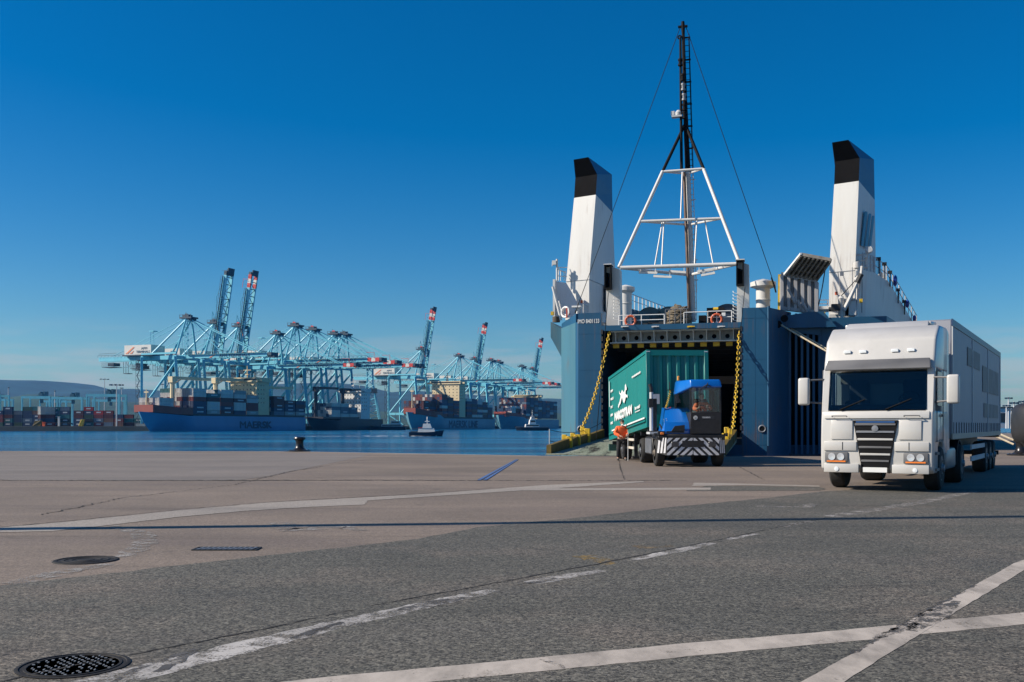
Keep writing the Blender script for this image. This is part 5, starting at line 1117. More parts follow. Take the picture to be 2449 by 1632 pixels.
# front panels stand 2-4 cm proud, with dark joints between
def fpanel(name, x0, x1, z0, z1, y0, y1, mat, th=.03, bev=.015, tx=0):
    e = MB(); e.prism([(x0, y0-th, z0), (x1, y0-th, z0), (x1-tx, y1-th, z1), (x0+tx, y1-th, z1)], (0, th+.02, 0)); return e.build(name, mat, lor, bevel=bev, seg=2)
fpanel('windscreen', -1.07, 1.07, 1.86, 2.74, .085, .265, m_gt, .012, 0, .02)
for s in (-1, 1):
    pass
e = MB(); e.prism([(-1.16, .1, 2.78), (1.16, .1, 2.78), (1.12, .26, 3.02), (-1.12, .26, 3.02)], (0, .06, 0)); e.build('sun_visor', m_lg, lor, bevel=.02)
fpanel('brow_panel', -1.14, 1.14, 1.66, 1.82, .03, .07, m_lw, .035)
fpanel('grille_surround', -.98, -.5, 1.18, 1.62, .0, .025, m_lw, .03); fpanel('grille_surround', .5, .98, 1.18, 1.62, .0, .025, m_lw, .03)
e = MB(); e.prism([(-.48, -.03, 1.62), (.48, -.03, 1.62), (.3, -.035, .55), (-.3, -.035, .55)], (0, .07, 0)); e.build('grille', m_black, lor)
for k, z in enumerate((1.5, 1.33, 1.16, .98, .82, .67)):
    w_ = .46-(1.6-z)*.17; e = MB(); e.box(-w_, w_, -.055, -.036, z, z+.05); e.build('grille_slat', m_grey if k == 1 else m_lw if k in (2, 4) else m_lg, lor, bevel=.008)
e = MB(); e.box(-.42, .42, -.05, -.032, 1.56, 1.6); e.build('grille_trim', M('chrome_blue', (.05, .12, .3), .25, .5), lor)
e = MB(); e.lathe([(0, -.07), (.07, -.065), (.075, -.05), (0, -.045)], (0, 0, 1.43), 24, 'y'); e.build('badge', m_grey, lor)
for s in (-1, 1):
    x0, x1 = (s*.36, s*1.14) if s > 0 else (s*1.14, s*.36)
    fpanel('bumper_panel', x0, x1, .42, .62, .0, .0, m_lw, .05); fpanel('bumper_panel', x0 if s < 0 else x0+.05, x1 if s > 0 else x1-.05, .92, 1.13, .0, .0, m_lw, .035)
    a, b = (s*.6, s*1.12) if s > 0 else (s*1.12, s*.6)
    fpanel('headlight_housing', a, b, .65, .89, .0, .0, m_lg, .03)
    e = MB()
    for q in (0.16, .36): e.lathe([(0, -.04), (.08, -.045), (.085, -.03), (0, -.02)], (s*(.6+q), 0, .78), 18, 'y')
    e.build('headlight', M('headlight_glass', (.6, .62, .65), .1, .3), lor)
    e = MB(); e.box(a+.05, b-.05, -.05, -.031, .66, .69); e.build('indicator', bpy.data.materials['amber_lens'], lor)
    # mirrors
    e = MB(); e.box(s*1.62-.13, s*1.62+.13, -.02, .13, 1.98, 2.62); e.build('mirror_housing', m_lw, lor, bevel=.05, seg=3)
    for za, zb_ in ((2.58, 2.56), (2.02, 2.05)): e = MB(); e.tube((s*1.2, .25, za), (s*1.55, .08, zb_), .025, 6); e.build('mirror_arm', m_lg, lor)
    # roof deflector cheeks, side window, door, handle, steps
    e = MB(); e.prism([(s*hw, .48, 1.95), (s*hw, 1.25, 1.95), (s*hw, 1.25, 2.72), (s*hw, .5, 2.72), (s*hw, .34, 2.2)], (s*.004-.03*s, 0, 0)); e.build('side_window', m_gt, lor)
    e = MB(); e.box(s*hw-.012, s*hw+.008, .36, .38, 1.15, 2.8); e.box(s*hw-.012, s*hw+.008, 1.34, 1.36, 1.15, 2.8); e.box(s*hw-.012, s*hw+.008, .38, 1.34, 1.13, 1.15); e.build('door_joint', m_lg, lor)
    e = MB(); e.box(s*hw-.01, s*hw+.03, 1.1, 1.28, 1.7, 1.76); e.build('door_handle', m_lg, lor)
    e = MB(); e.box(s*(hw-.2), s*(hw+.01), .28, .7, .48, .54); e.box(s*(hw-.2), s*(hw+.01), .28, .7, .84, .9); e.build('cab_step', m_lg, lor)
    e = MB(); e.prism([(s*(hw-.04), 2.32, .9), (s*(hw-.04), 2.75, .9), (s*(hw-.04), 2.75, 3.7), (s*(hw-.04), 2.32, 3.82)], (-s*.04, 0, 0)); e.build('side_fairing', m_lw, lor)
e = MB(); e.prism([(-1.0, .62, 3.52), (1.0, .62, 3.52), (.92, 1.5, 3.98), (-.92, 1.5, 3.98)], (0, .05, -.06)); e.prism([(-.98, 1.45, 3.84), (-.98, 2.3, 3.84), (-.98, 2.3, 4.0), (-.98, 1.45, 3.95)], (1.96, 0, 0)); e.build('roof_deflector', m_lw, lor, bevel=.03, seg=2)
for x in (-.7, -.35, .35, .7): e = MB(); e.box(x-.08, x+.08, .38, .5, 3.18, 3.25); e.build('roof_lamp', m_lampglass, lor, bevel=.01)
for s in (-1, 1):
    e = MB(); e.tube((s*.5-.3, .05, 1.86), (s*.5+.25, .12, 2.1), .014, 5); e.build('wiper', m_black, lor)
    e = MB(); e.box(s*.3-.012, s*.3+.012, -.062, -.03, .42, .62) ; e.box(s*.72-.006, s*.72+.006, -.042, -.03, .94, 1.12); e.build('panel_gap', m_black, lor)
    e = MB(); e.path([(s*.62, -.035, 1.7), (s*.62, -.09, 1.72), (s*.95, -.09, 1.72), (s*.95, -.03, 1.7)], .013, 5); e.build('front_handle', m_lg, lor)
    e = MB(); e.lathe([(0, -.07), (.05, -.065), (.055, -.045), (0, -.04)], (s*.85, 0, .5), 16, 'y'); e.build('fog_lamp', m_lampglass, lor)
e = MB(); e.box(-.26, .26, -.062, -.056, .44, .55); e.build('number_plate', m_white2, lor)
# tractor chassis
e = MB(); e.box(-.45, .45, .6, 5.9, .55, .85); e.build('chassis', m_blk, lor)
for s in (-1, 1):
    wheel(lor, s*1.06, 1.3, .51, .34, s); wheel(lor, s*.98, 4.9, .51, .56, s)
    e = MB(); e.box(s*.75 if s > 0 else -1.2, 1.2 if s > 0 else -.75, 2.5, 4.1, .42, .95); e.build('fuel_tank', M('tank_alloy', (.3, .3, .31), .4, .6), lor, bevel=.08, seg=2)
    e = MB(); n_ = 12; pts = [(s*.7, 4.9+.62*math.cos(math.pi*i/n_), .51+.62*math.sin(math.pi*i/n_)) for i in range(n_+1)]; pts += [(s*.7, p[1]*1.0+(-.03 if p[1] > 4.9 else .03), p[2]-.03) for p in pts[::-1]]; e.prism(pts, (s*.5, 0, 0)); e.build('mudguard', m_blk, lor)
# box trailer
ty0, ty1, tz0, tz1 = 2.95, 2.95+13.4, 1.18, 4.12
e = MB(); e.box(-1.24, 1.24, ty0, ty1, tz0, tz1); e.build('trailer_box', m_curt, lor, bevel=.03)
for s in (-1, 1):
    e = MB(); e.box(s*1.245-.015, s*1.245+.015, ty0, ty1, tz1-.16, tz1+.01); e.build('roof_rail', M('dark_blue_rail', (.03, .06, .13), .4), lor)
    e = MB(); e.box(s*1.245-.015, s*1.245+.015, ty0, ty1, tz0-.02, tz0+.12); e.build('sill_rail', M('sill_beige', (.45, .38, .3), .5), lor)
    for k in range(4): y0_ = ty0+.02 if k == 0 else ty0+k*(13.3/3)-.06; y0_ = min(y0_, ty1-.12); e = MB(); e.box(s*1.247-.015, s*1.247+.015, y0_, y0_+.1, tz0+.12, tz1-.16); e.build('trailer_post', m_lgrey, lor)
    for k in range(24): y0_ = ty0+.3+k*.545; e = MB(); e.box(s*1.25-.008, s*1.25+.008, y0_, y0_+.035, tz0+.0, tz0+.4); e.build('curtain_strap', m_lg, lor)
    e = MB(); e.box(s*1.2-.02, s*1.2+.02, ty0+4.5, ty0+8.2, .48, .62); e.box(s*1.2-.02, s*1.2+.02, ty0+4.5, ty0+8.2, .82, .95); e.build('side_guard', m_lgrey, lor)
    for i in range(3): wheel(lor, s*1.0, ty0+9.0+i*1.31, .5, .4, s)
    e = MB(); e.box(s*.6-.07, s*.6+.07, ty0+2.8, ty0+2.95, .35, 1.15); e.build('landing_leg', m_dark, lor)
for (y0_, y1_, z0_, z1_) in ((3.2, 6.4, 3.15, 3.65), (7.2, 12.6, 2.55, 3.35), (7.6, 12.4, 1.75, 2.2)):
    e = MB(); e.prism([(1.252, ty0+y0_, z0_), (1.252, ty0+y1_, z0_), (1.252, ty0+y1_, z1_), (1.252, ty0+y0_, z1_)], (.004, 0, 0)); e.build('printed_panel', M('faded_print', (.2, .205, .2), .6, var=.25, scale=1.5), lor)
e = MB(); e.box(-.5, .5, ty0+.4, ty1-.1, .85, 1.16); e.build('trailer_chassis', m_blk, lor)
e = MB(); e.box(-1.2, 1.2, ty1-.25, ty1-.1, .45, .6); e.box(-1.2, 1.2, ty1+.0, ty1+.03, tz0-.1, tz0); e.build('rear_bar', m_blk, lor)
e = MB(); e.box(-.8, .8, 2.55, 2.7, 1.0, 3.6); e.build('cab_rear_frame', m_blk, lor)

# ---------------------------------------------------------------- quay bollard, covers, grate, mast, mirror
p = gp(702, 1082); bl_ = tag(empty('mooring_bollard', (p.x, 57.4, 0)), 'black cast iron mooring bollard standing at the edge of the quay against the water', 'bollard')
e = MB(); e.lathe([(0, 0), (.62, 0), (.64, .02), (.64, .06), (.6, .08), (.45, .085), (.33, .14), (.25, .25), (.215, .42), (.22, .58), (.26, .66), (.32, .69), (.34, .76), (.31, .82), (.22, .845), (0, .85)], n=40); e.build('post', M('cast_iron', (.014, .013, .014), .28, var=.3, scale=3), bl_)
for k in range(6): t = k*math.pi/3+.3; e = MB(); e.lathe([(0, .078), (.04, .078), (.04, .11), (0, .11)], (.52*math.cos(t), .52*math.sin(t), 0), 6); e.build('bolt', m_dark, bl_)
bl2 = copy_tree(bl_); bl2.location = (25.5, 49.9, 0); bl2['label'] = 'black iron bollard behind the lorry that holds the two pale mooring ropes'
c = gp(176, 1594); mh = tag(empty('manhole_cover', (c.x, c.y, 0)), 'large round studded iron manhole cover in the asphalt, beside the worn white line', 'manhole cover')
m_iron = M('worn_iron', (.02, .019, .019), .75, 0, var=.5, scale=9, spec=.25); m_stud = M('worn_studs', (.33, .32, .31), .45, .2, var=.3, scale=20)
e = MB(); e.lathe([(.33, .0), (.335, .009), (.33, .011), (.312, .012), (.308, .006), (.3, .006), (0, .0065)], n=48); e.lathe([(.285, .0066), (.283, .011), (.268, .011), (.266, .0066)], n=48); e.build('cover', m_iron, mh)
e = MB()
for i in range(-9, 10):
    for j in range(-9, 10):
        x, y = i*.031, j*.031
        if x*x+y*y > .26**2: continue
        if (i+j) % 2 or random.random() < .16: continue
        x += random.uniform(-.004, .004); y += random.uniform(-.004, .004)
        a, b = (.0085, .0045) if (i//3+j//3) % 2 else (.0045, .0085)
        e.box(x-a, x+a, y-b, y+b, .006, .0125)
o = e.build('studs', m_stud, mh, smooth=False); o['kind'] = 'stuff'
c = gp(206, 1341); mh2 = tag(empty('manhole_cover', (c.x, c.y, 0)), 'smaller dark manhole cover with concentric rings, set in the pale concrete', 'manhole cover')
e = MB(); e.lathe([(.35, .0), (.335, .012), (.3, .012), (.295, .007), (.25, .007), (.245, .012), (.225, .012), (.22, .007), (.17, .007), (.165, .012), (.145, .012), (.14, .007), (.09, .007), (.085, .012), (0, .012)], n=48); e.build('cover', m_iron, mh2)
g0, g1 = gp(470, 1314), gp(618, 1313); gr = tag(empty('drain_grate', (g0.x, g0.y-.12, 0)), 'narrow iron gully grate with slanted bars in the concrete quay', 'drain grate'); W_ = g1.x-g0.x
e = MB(); e.box(0, W_, 0, .24, .001, .006); e.build('pit', m_crack, gr)
e = MB(); e.box(-.02, W_+.02, -.02, 0, .002, .014); e.box(-.02, W_+.02, .24, .26, .002, .014); e.box(-.02, 0, 0, .24, .002, .014); e.box(W_, W_+.02, 0, .24, .002, .014); e.build('grate_frame', m_dark, gr)
for i in range(11):
    x = .02+i*(W_-.1)/10; e = MB(); e.prism([(x, .01, .0065), (x+.03, .01, .0065), (x+.06, .23, .0065), (x+.03, .23, .0065)], (0, 0, .009)); e.build('grate_bar', m_grey, gr)
# tall floodlight mast left of the frame: its shadow crosses the ground
fmst = tag(empty('floodlight_mast', (-15.5, 13.35, 0)), 'tall steel floodlight mast that throws the long thin shadow over the quay', 'floodlight mast')
e = MB(); e.loft([((0, 0, 0), .2), ((0, 0, 26), .14)], 16); e.build('mast_tube', m_lgrey, fmst)
e = MB(); e.lathe([(.9, 26), (1.0, 26.1), (.9, 26.2), (.2, 26.2), (0, 26.3)], n=16); e.build('lamp_ring', m_lgrey, fmst)
# black wing mirror of a parked van, right edge
mv = tag(empty('van_mirror', (2.565, 5.0, 1.525), 0, .72), 'black door mirror of a parked van poking in at the very edge of the picture', 'van mirror')
m_bp = M('black_plastic', (.022, .022, .024), .45, var=.2, scale=20)
e = MB(); cxm = .06
e.add([], []); 
secs = []
for y, w_, h_ in ((-.09, .05, .09), (-.075, .085, .125), (-.03, .1, .14), (.05, .105, .145), (.09, .1, .14)):
    ring = []
    for k in range(24):
        t = 2*math.pi*k/24; ct, st = math.cos(t), math.sin(t); q = 3.2
        ring.append((cxm+w_*math.copysign(abs(ct)**(2/q), ct), y, -.02+h_*math.copysign(abs(st)**(2/q), st)))
    secs.append(ring)
vs = [p for r_ in secs for p in r_]; e.add(vs, [(i*24+k, i*24+(k+1) % 24, (i+1)*24+(k+1) % 24, (i+1)*24+k) for i in range(4) for k in range(24)]+[tuple(range(24)), tuple(range(96, 120))])
e.build('mirror_shell', m_bp, mv)
e = MB(); e.loft([((.0, .0, -.14), .014), ((.03, .0, -.19), .016), ((.1, 0, -.25), .02), ((.3, .02, -.3), .026), ((.6, .04, -.3), .03)], 10); e.build('mirror_arm', m_bp, mv); e = MB(); e.loft([((.0, .0, -.12), .01), ((.05, -.02, -.165), .014), ((.2, 0, -.2), .02)], 8); e.build('mirror_stay', m_bp, mv)
e = MB(); e.box(.6, .66, -.5, .7, -1.1, .05); e.box(.6, .66, -.5, -.4, .05, .55); e.box(.6, .66, .6, .7, .05, .55); e.box(.6, .66, -.5, .7, .55, .62); e.build('van_door', m_bp, mv, bevel=.02)
# ---------------------------------------------------------------- ship-to-shore cranes
m_cr = M('crane_blue', (.15, .5, .62), .5, var=.1, scale=.15)
m_crd = M('crane_dark', (.03, .06, .09), .6, var=.2, scale=.3)
m_crw = M('machinery_white', (.62, .6, .55), .6, var=.05, scale=.2)
m_red = M('signal_red', (.55, .05, .04), .5)
m_logo = M('logo_orange', (.75, .25, .12), .6)
m_letter = M('letter_blue', (.02, .07, .12), .6)
GZ, AP = 45.5, 71.5        # girder height, apex height
def crane(raised, redtip):
    t = empty('ship_to_shore_crane')
    def part(name, fn, mat=m_cr): e = MB(); fn(e); return e.build(name, mat, t, smooth=False)
    H = 11.0
    for y in (-H, H):
        part('leg', lambda e: e.loft([((4.5, y, 1), 1.15), ((0, y, GZ), 1.25)], 4))
        part('leg', lambda e: e.loft([((-27, y, 1), 1.0), ((-27, y, GZ), 1.1)], 4))
        part('portal_beam', lambda e: e.bar((-27, y, 12), (3.5, y, 12), 1.2, 2.0))
        part('diagonal_brace', lambda e: e.tube((0, y, GZ-4), (-26, y, 13), .75, 6))
        part('upper_beam', lambda e: e.bar((-27, y, GZ+2.0), (1, y, GZ+2.2), 1.2, 1.1))
        part('apex_leg', lambda e: e.tube((-1+.5, y*.9, GZ+1), (1.6, y*.25, AP-1.5), .6, 6))
        part('back_brace', lambda e: e.tube((-21, y*.8, GZ+2), (1.2, y*.22, AP-2), .62, 6))
        part('low_brace', lambda e: e.tube((-27, y, 11), (-12, y, 2), .45, 5))
        part('back_stay', lambda e: e.tube((-58, y*.3, GZ+2), (1.0, y*.25, AP-1), .2, 4))
        part('bogie', lambda e: (e.box(1, 8, y-1, y+1, 1, 2.6), e.box(-31, -23, y-1, y+1, 1, 2.6)), m_crd)
    part('cross_beam', lambda e: e.bar((4, -H, 9), (4, H, 9), 1.4, 1.8)); part('cross_beam', lambda e: e.bar((-27, -H, 12), (-27, H, 12), 1.4, 1.8)); part('cross_beam', lambda e: e.bar((0, -H, GZ-.5), (0, H, GZ-.5), 1.6, 2.4)); part('cross_beam', lambda e: e.bar((-27, -H, GZ-.5), (-27, H, GZ-.5), 1.6, 2.4))
    for y in (-3.2, 3.2): part('girder', lambda e: e.bar((-70, y, GZ), (2, y, GZ), 1.1, 2.6))
    part('backreach_rail', lambda e: ([e.tube((-70+i*3, -4.5, GZ+1.4), (-70+i*3, -4.5, GZ+2.6), .1, 4) for i in range(11)], e.tube((-70, -4.5, GZ+2.6), (-38, -4.5, GZ+2.6), .1, 4), e.tube((-69, -4.5, GZ+3.6), (-54, -4.5, GZ+3.9), .1, 4)), m_crd)
    part('machinery_house', lambda e: e.box(-45.5, -23.5, -6.5, 6.5, GZ+2.2, GZ+8.5), m_crw)
    part('house_floor', lambda e: e.box(-46.5, -22.5, -7.3, 7.3, GZ+1.5, GZ+2.2), m_crd)
    a = place_text('lettering', 'APM', 1.5, (-31.5, -6.6, GZ+5.5), (1, 0, 0), (0, 0, 1), m_letter, t, bold=.05, squeeze=1.2)
    a = place_text('lettering', 'TERMINALS', 1.5, (-35.5, -6.6, GZ+3.3), (1, 0, 0), (0, 0, 1), m_letter, t, bold=.05)
    part('slanting_emblem', lambda e: (e.prism([(-44.5, -6.62, GZ+3), (-42.5, -6.62, GZ+3), (-37, -6.62, GZ+7.2), (-38, -6.62, GZ+7.4)], (0, -.05, 0)), e.prism([(-41, -6.62, GZ+3), (-39, -6.62, GZ+3), (-37.5, -6.62, GZ+5)], (0, -.05, 0))), m_logo)
    def plat(e):
        e.box(-3, 6.2, -3.6, 3.6, AP-1.2, AP-.2); e.box(-1.6, 3, -2, 2, AP-.2, AP+1.3)
        for x in (-3, -.5, 2, 4, 6): e.box(x-.1, x+.1, -3.6, -3.4, AP-.2, AP+1.4)
        e.box(-3, 6.2, -3.6, -3.45, AP+1.0, AP+1.25); e.lathe([(1.0, -2.5), (1.2, -2.4), (1.2, 2.4), (1.0, 2.5)], (4.5, 0, AP-1.6), 10, 'y'); e.box(-.2, .1, -1, -.8, AP+1.3, AP+3)
    part('apex_platform', plat, m_crd)
    part('apex_signal', lambda e: e.box(1.5, 3.6, -3.8, -3.6, AP+1.0, AP+1.8), m_red if redtip else m_crd)
    # stair tower up the landside leg
    def stair(e):
        z = 3; k = 0
        while z < GZ-3:
            a_, b_ = (-30.4, -28.3) if k % 2 else (-28.3, -30.4); e.bar((a_, -H-.6, z), (b_, -H-.6, z+3.4), .5, .25); e.box(-30.9, -27.9, -H-1.2, -H, z+3.3, z+3.5); e.tube((-30.8, -H-1.1, z+3.4), (-30.8, -H-1.1, z+6.8), .12, 4); e.tube((-30.9, -H-1.2, z+4.6), (-27.9, -H-1.2, z+4.6), .09, 4); z += 3.4; k += 1
    part('stair_tower', stair, m_crd)
    def trolley(e):
        e.box(-67, -57, -4, 4, GZ-5.4, GZ-5.1); e.box(-63, -58, -3, 3, GZ-4.4, GZ-2.4)
        for i in range(11): x = -67+i; e.box(x-.06, x+.06, -4, -3.9, GZ-5.2, GZ-2)
        e.box(-50.5, -46.5, -2, 2, GZ-9.8, GZ-9.4); [e.box(x-.1, x+.1, -2, -1.8, GZ-9.6, GZ-2) for x in (-50.5, -48.5, -46.5)]; e.box(-50.5, -46.5, -2, -1.9, GZ-5.6, GZ-5.4)
        e.box(-43, -33, -4, 4, GZ-6.8, GZ-6.5); e.box(-39, -35, -3, 3, GZ-6.5, GZ-3.2)
        for i in range(11): x = -43+i; e.box(x-.06, x+.06, -4, -3.9, GZ-6.6, GZ-2.6)
    part('trolley', trolley, m_crd)
    def loops(e):
        for k in range(11):
            x0 = -46+k*4.2; e.path([(x0+i*.42, -4.2, GZ-2-(3.6 if k < 10 else 5)*4*(i/10)*(1-i/10)*.9) for i in range(11)], .11, 4)
    part('festoon_cable', loops, m_crd)
    def pod(e):
        for x in (-1.6, 1.6): e.tube((-26.5+x, -2, GZ+8.4), (-26.5+x*.7, -2, GZ+17.5), .14, 4)
        for k in range(3): e.tube((-28.1, -2, GZ+8.6+k*3), (-25, -2, GZ+11.4+k*3), .1, 4)
        e.box(-28.2, -24.6, -3, 1, GZ+17.3, GZ+17.9)
    part('hoist_frame', pod, m_cr)
    # boom in its own frame: x along it from the hinge
    HX, HZ, BL = 2.6, GZ+.1, {(0, 0): 62.0, (0, 1): 58.5, (1, 0): 57.5, (1, 1): 52.5}[(raised, redtip)]
    ang = R(80.5) if raised else 0; cA, sA = math.cos(ang), math.sin(ang)
    def B(x, y, z): return (HX+x*cA-z*sA, y, HZ+x*sA+z*cA)
    def bbar(e, x0, x1, y, z, w, h): e.hexa([B(x0, y-w/2, z-h/2), B(x1, y-w/2, z-h/2), B(x1, y+w/2, z-h/2), B(x0, y+w/2, z-h/2), B(x0, y-w/2, z+h/2), B(x1, y-w/2, z+h/2), B(x1, y+w/2, z+h/2), B(x0, y+w/2, z+h/2)])
    for y in (-3.2, 3.2): part('boom', lambda e: bbar(e, 0, BL, y, 0, 1.1, 2.3), m_cr)
    def ties(e):
        for i in range(13): x = 2+i*4.9; bbar(e, x, x+.5, 0, -.4, 6, .5)
        for i in range(12): x = 2+i*4.9; e.bar(B(x, -3 if i % 2 else 3, -.6), B(x+4.9, 3 if i % 2 else -3, -.6), .3, .3)
        for i in range(20): x = 1+i*3.1; bbar(e, x, x+.18, -4.4, 1.9, .18, 1.6)
        bbar(e, 1, BL-1, -4.4, 2.7, .16, .16); bbar(e, 1, BL-1, -4.4, 1.2, .9, .14)
    part('boom_ties', ties, m_crd)
    if redtip:
        for k, m_ in enumerate((m_red, m_crw, m_red)):
            for y in (-3.2, 3.2): part('tip_band', lambda e: bbar(e, BL-.3+k*3.0, BL+2.7+k*3.0, y, 0, 1.2, 2.5), m_)
        part('tip_frame', lambda e: (bbar(e, BL+5, BL+5.2, -4, 3, .2, 4), bbar(e, BL-1, BL+5, -4, 4.8, .2, .2)), m_red)
    part('boom_tip', lambda e: (bbar(e, BL+(8.4 if redtip else 0), BL+(10.5 if redtip else 3), 0, .2, 7.5, 2.0), bbar(e, BL+(8 if redtip else 0), BL+(12 if redtip else 5), 0, -1.4, 6.5, .6)), m_crd)
    o = text_mesh('APM TERMINALS', 1.6, depth=.1, width=23, bold=.07, spacing=1.1)
    bx = 26 if not raised else 20
    for v in o.vertices: v.co = Vector(B(bx+v.co.x, -3.2-.62 + min(0, v.co.y)*1.0, -.85+v.co.z))
    o.materials.append(m_letter); ob = bpy.data.objects.new('lettering', o); COL.objects.link(ob); ob.parent = t
    part('slanting_emblem', lambda e: e.prism([B(18, -3.82, -1), B(19.4, -3.82, -1), B(23.4, -3.82, 1), B(22.2, -3.82, 1)], (0, -.08, 0)), m_logo)
    if not raised:
        for y in (-2.8, 2.8):
            part('fore_stay', lambda e: e.tube((2.5, y*.6, AP-1), B(54, y, 1.3), .32, 5)); part('fore_stay', lambda e: e.tube((2.5, y*.6, AP-1.2), B(28, y, 1.3), .26, 5))
            part('hoist_rope', lambda e: (e.tube((2.8, y*.3, AP-1), B(30, y*.4, 2.2), .09, 4), e.tube((4.2, y*.3, AP-2.6), B(18, y*.4, 2.2), .08, 4)))
    else:
        for y in (-2.8, 2.8):
            part('fore_stay', lambda e: (e.tube((3, y*.6, AP-1), B(42, y, 5.5), .2, 4), e.tube(B(42, y, 5.5), B(54, y, 1.3), .2, 4), e.tube((3, y*.5, AP-1), B(32, y, 7), .2, 4), e.tube(B(32, y, 7), B(10, y, 6), .2, 4)))
            part('hoist_rope', lambda e: (e.tube((2.0, y*.3, AP), B(52, y*.3, 1.5), .1, 4), e.tube((1.2, y*.3, AP), B(44, y*.3, 3), .1, 4)))
    def latt(e):
        for i in range(12): x = 1+i*2.0; e.bar((1.5, 0 if i % 2 else -2.5, GZ+x), (1.5, -2.5 if i % 2 else 0, GZ+x+2), .25, .25)
        e.box(.2, .5, -2.7, -2.4, GZ, AP-2); e.box(2.6, 2.9, -2.7, -2.4, GZ, AP-2)
        for k in range(5): e.box(.2, 3.4, -3.4, -2.2, GZ+4*k+3, GZ+4*k+3.2)
    part('apex_ladder', latt, m_cr)
    return t
list_ = [(447, 757, 0, 0), (512, 769, 1, 0), (570, 777, 1, 1), (660, 795, 0, 1), (703, 776, 0, 1), (746, 785, 0, 1), (797, 796, 0, 1), (821, 797, 0, 0), (1006, 833, 1, 1), (1095, 849, 0, 1), (1133, 857, 1, 1), (1172, 860, 0, 1), (1190, 864, 0, 1), (1246, 875, 0, 0), (1271, 881, 1, 1)]
labs = ['nearest blue quay crane, leftmost of the row, boom lowered over the blue container ship', 'blue quay crane with a plain dark raised boom, second from the left of the row', 'blue quay crane with the tallest raised boom right of the pair, red and white tip',
        'blue quay crane with lowered boom just right of the two tall raised booms', 'tallest lowered-boom quay crane, behind the ship\'s cream deckhouse', 'blue quay crane with red platform, between the tallest lowered one and the close pair', 'left one of two quay crane tops standing close together in mid row', 'right one of two quay crane tops standing close together in mid row',
        'blue quay crane with raised red and white tipped boom, standing alone above the dark ship', 'blue quay crane with lowered boom behind the pale superstructure of the second blue ship', 'blue quay crane with the middle one of the three distant raised booms', 'lowered-boom quay crane just right of the middle distant raised boom, left of a close pair', 'lowered-boom quay crane just right of the middle distant raised boom, right of a close pair',
        'small distant quay crane with lowered boom, last but one beside the ferry', 'farthest quay crane, its raised boom nearest to the ferry']
protos = {}; AX = Vector((-212, 650, 0))
bpy.context.view_layer.update()
for i, ((px, py, up_, rd), lab) in enumerate(zip(list_, labs)):
    k = (px-CX)/F; s_ = (k*650+212)/(.372-.928*k); P0 = AX+QD*s_; hh = (HY-py)*P0.y/F+EYE; sc_ = hh/(AP+.5)
    key = (up_, rd)
    if key not in protos: o = protos[key] = crane(up_, rd); KIDS[o.name] = list(o.children)
    else: o = copy_tree(protos[key])
    o.location = P0; o.rotation_euler = (0, 0, math.atan2(PD.y, PD.x)); o.scale = (sc_, sc_, sc_)
    tag(o, lab, 'quay crane', 'blue quay cranes of the container terminal')

# ---------------------------------------------------------------- containers
box_cols = {'dark red': (.17, .025, .022), 'maroon': (.09, .02, .022), 'grey': (.3, .3, .29), 'light grey': (.5, .49, .46), 'dark blue': (.015, .035, .09), 'blue grey': (.1, .14, .19), 'white': (.6, .59, .56), 'bright red': (.4, .03, .025), 'teal': (.02, .13, .14), 'dark green': (.03, .07, .04), 'brown': (.14, .065, .04), 'black': (.02, .02, .025)}
box_mats = {k: M(k.replace(' ', '_')+'_container_paint', v, .6, var=.12, scale=.4, dirt=.4, streak=(1, 1, .3)) for k, v in box_cols.items()}
m_boxprint = M('container_print', (.45, .48, .5), .6)
box_me = {}
def box_mesh(col, L, label=False):
    key = (col, L, label)
    if key in box_me: return box_me[key]
    e = MB(); W, H = 2.44, 2.55
    e.box(.12, L-.12, .08, W-.08, .08, H-.06)
    for x in (0, L-.16):
        for y in (0, W-.16): e.box(x, x+.16, y, y+.16, 0, H)
    for y in (0, W-.12): e.box(.16, L-.16, y, y+.12, 0, .16); e.box(.16, L-.16, y, y+.12, H-.12, H)
    for x in (0, L-.12): e.box(x, x+.12, .16, W-.16, 0, .16); e.box(x, x+.12, .16, W-.16, H-.12, H)
    n = int(L/1.2)
    for i in range(n): x = .5+i*(L-1)/n; e.box(x, x+.35, .04, W-.04, .16, H-.12)
    for y in (.45, .85, 1.5, 1.95): e.box(.04, L-.04, y, y+.1, .16, H-.12)
    if label: e.mi = 1; e.box(L*.3, L*.78, -.005, .03, .95, 1.75)
    o = e.build('shipping_container', [box_mats[col], m_boxprint], smooth=False); box_me[key] = o.data; bpy.data.objects.remove(o); return box_me[key]
words_r = ['near side'] + [w+' from the near side' for w in ('second', 'third', 'fourth', 'fifth', 'sixth', 'seventh', 'eighth', 'ninth', 'tenth', 'eleventh', 'twelfth', 'thirteenth')]
NB = [0]; stuff_boxes = []
def put_box(loc, rz, col, L, lab, group, label=False):
    o = bpy.data.objects.new('shipping_container', box_mesh(col, L, label)); COL.objects.link(o); o.location = loc; o.rotation_euler = (0, 0, rz)
    tag(o, lab, 'shipping container', group); NB[0] += 1; return o
words = ['lowest', 'second', 'third', 'fourth', 'fifth', 'sixth', 'seventh']
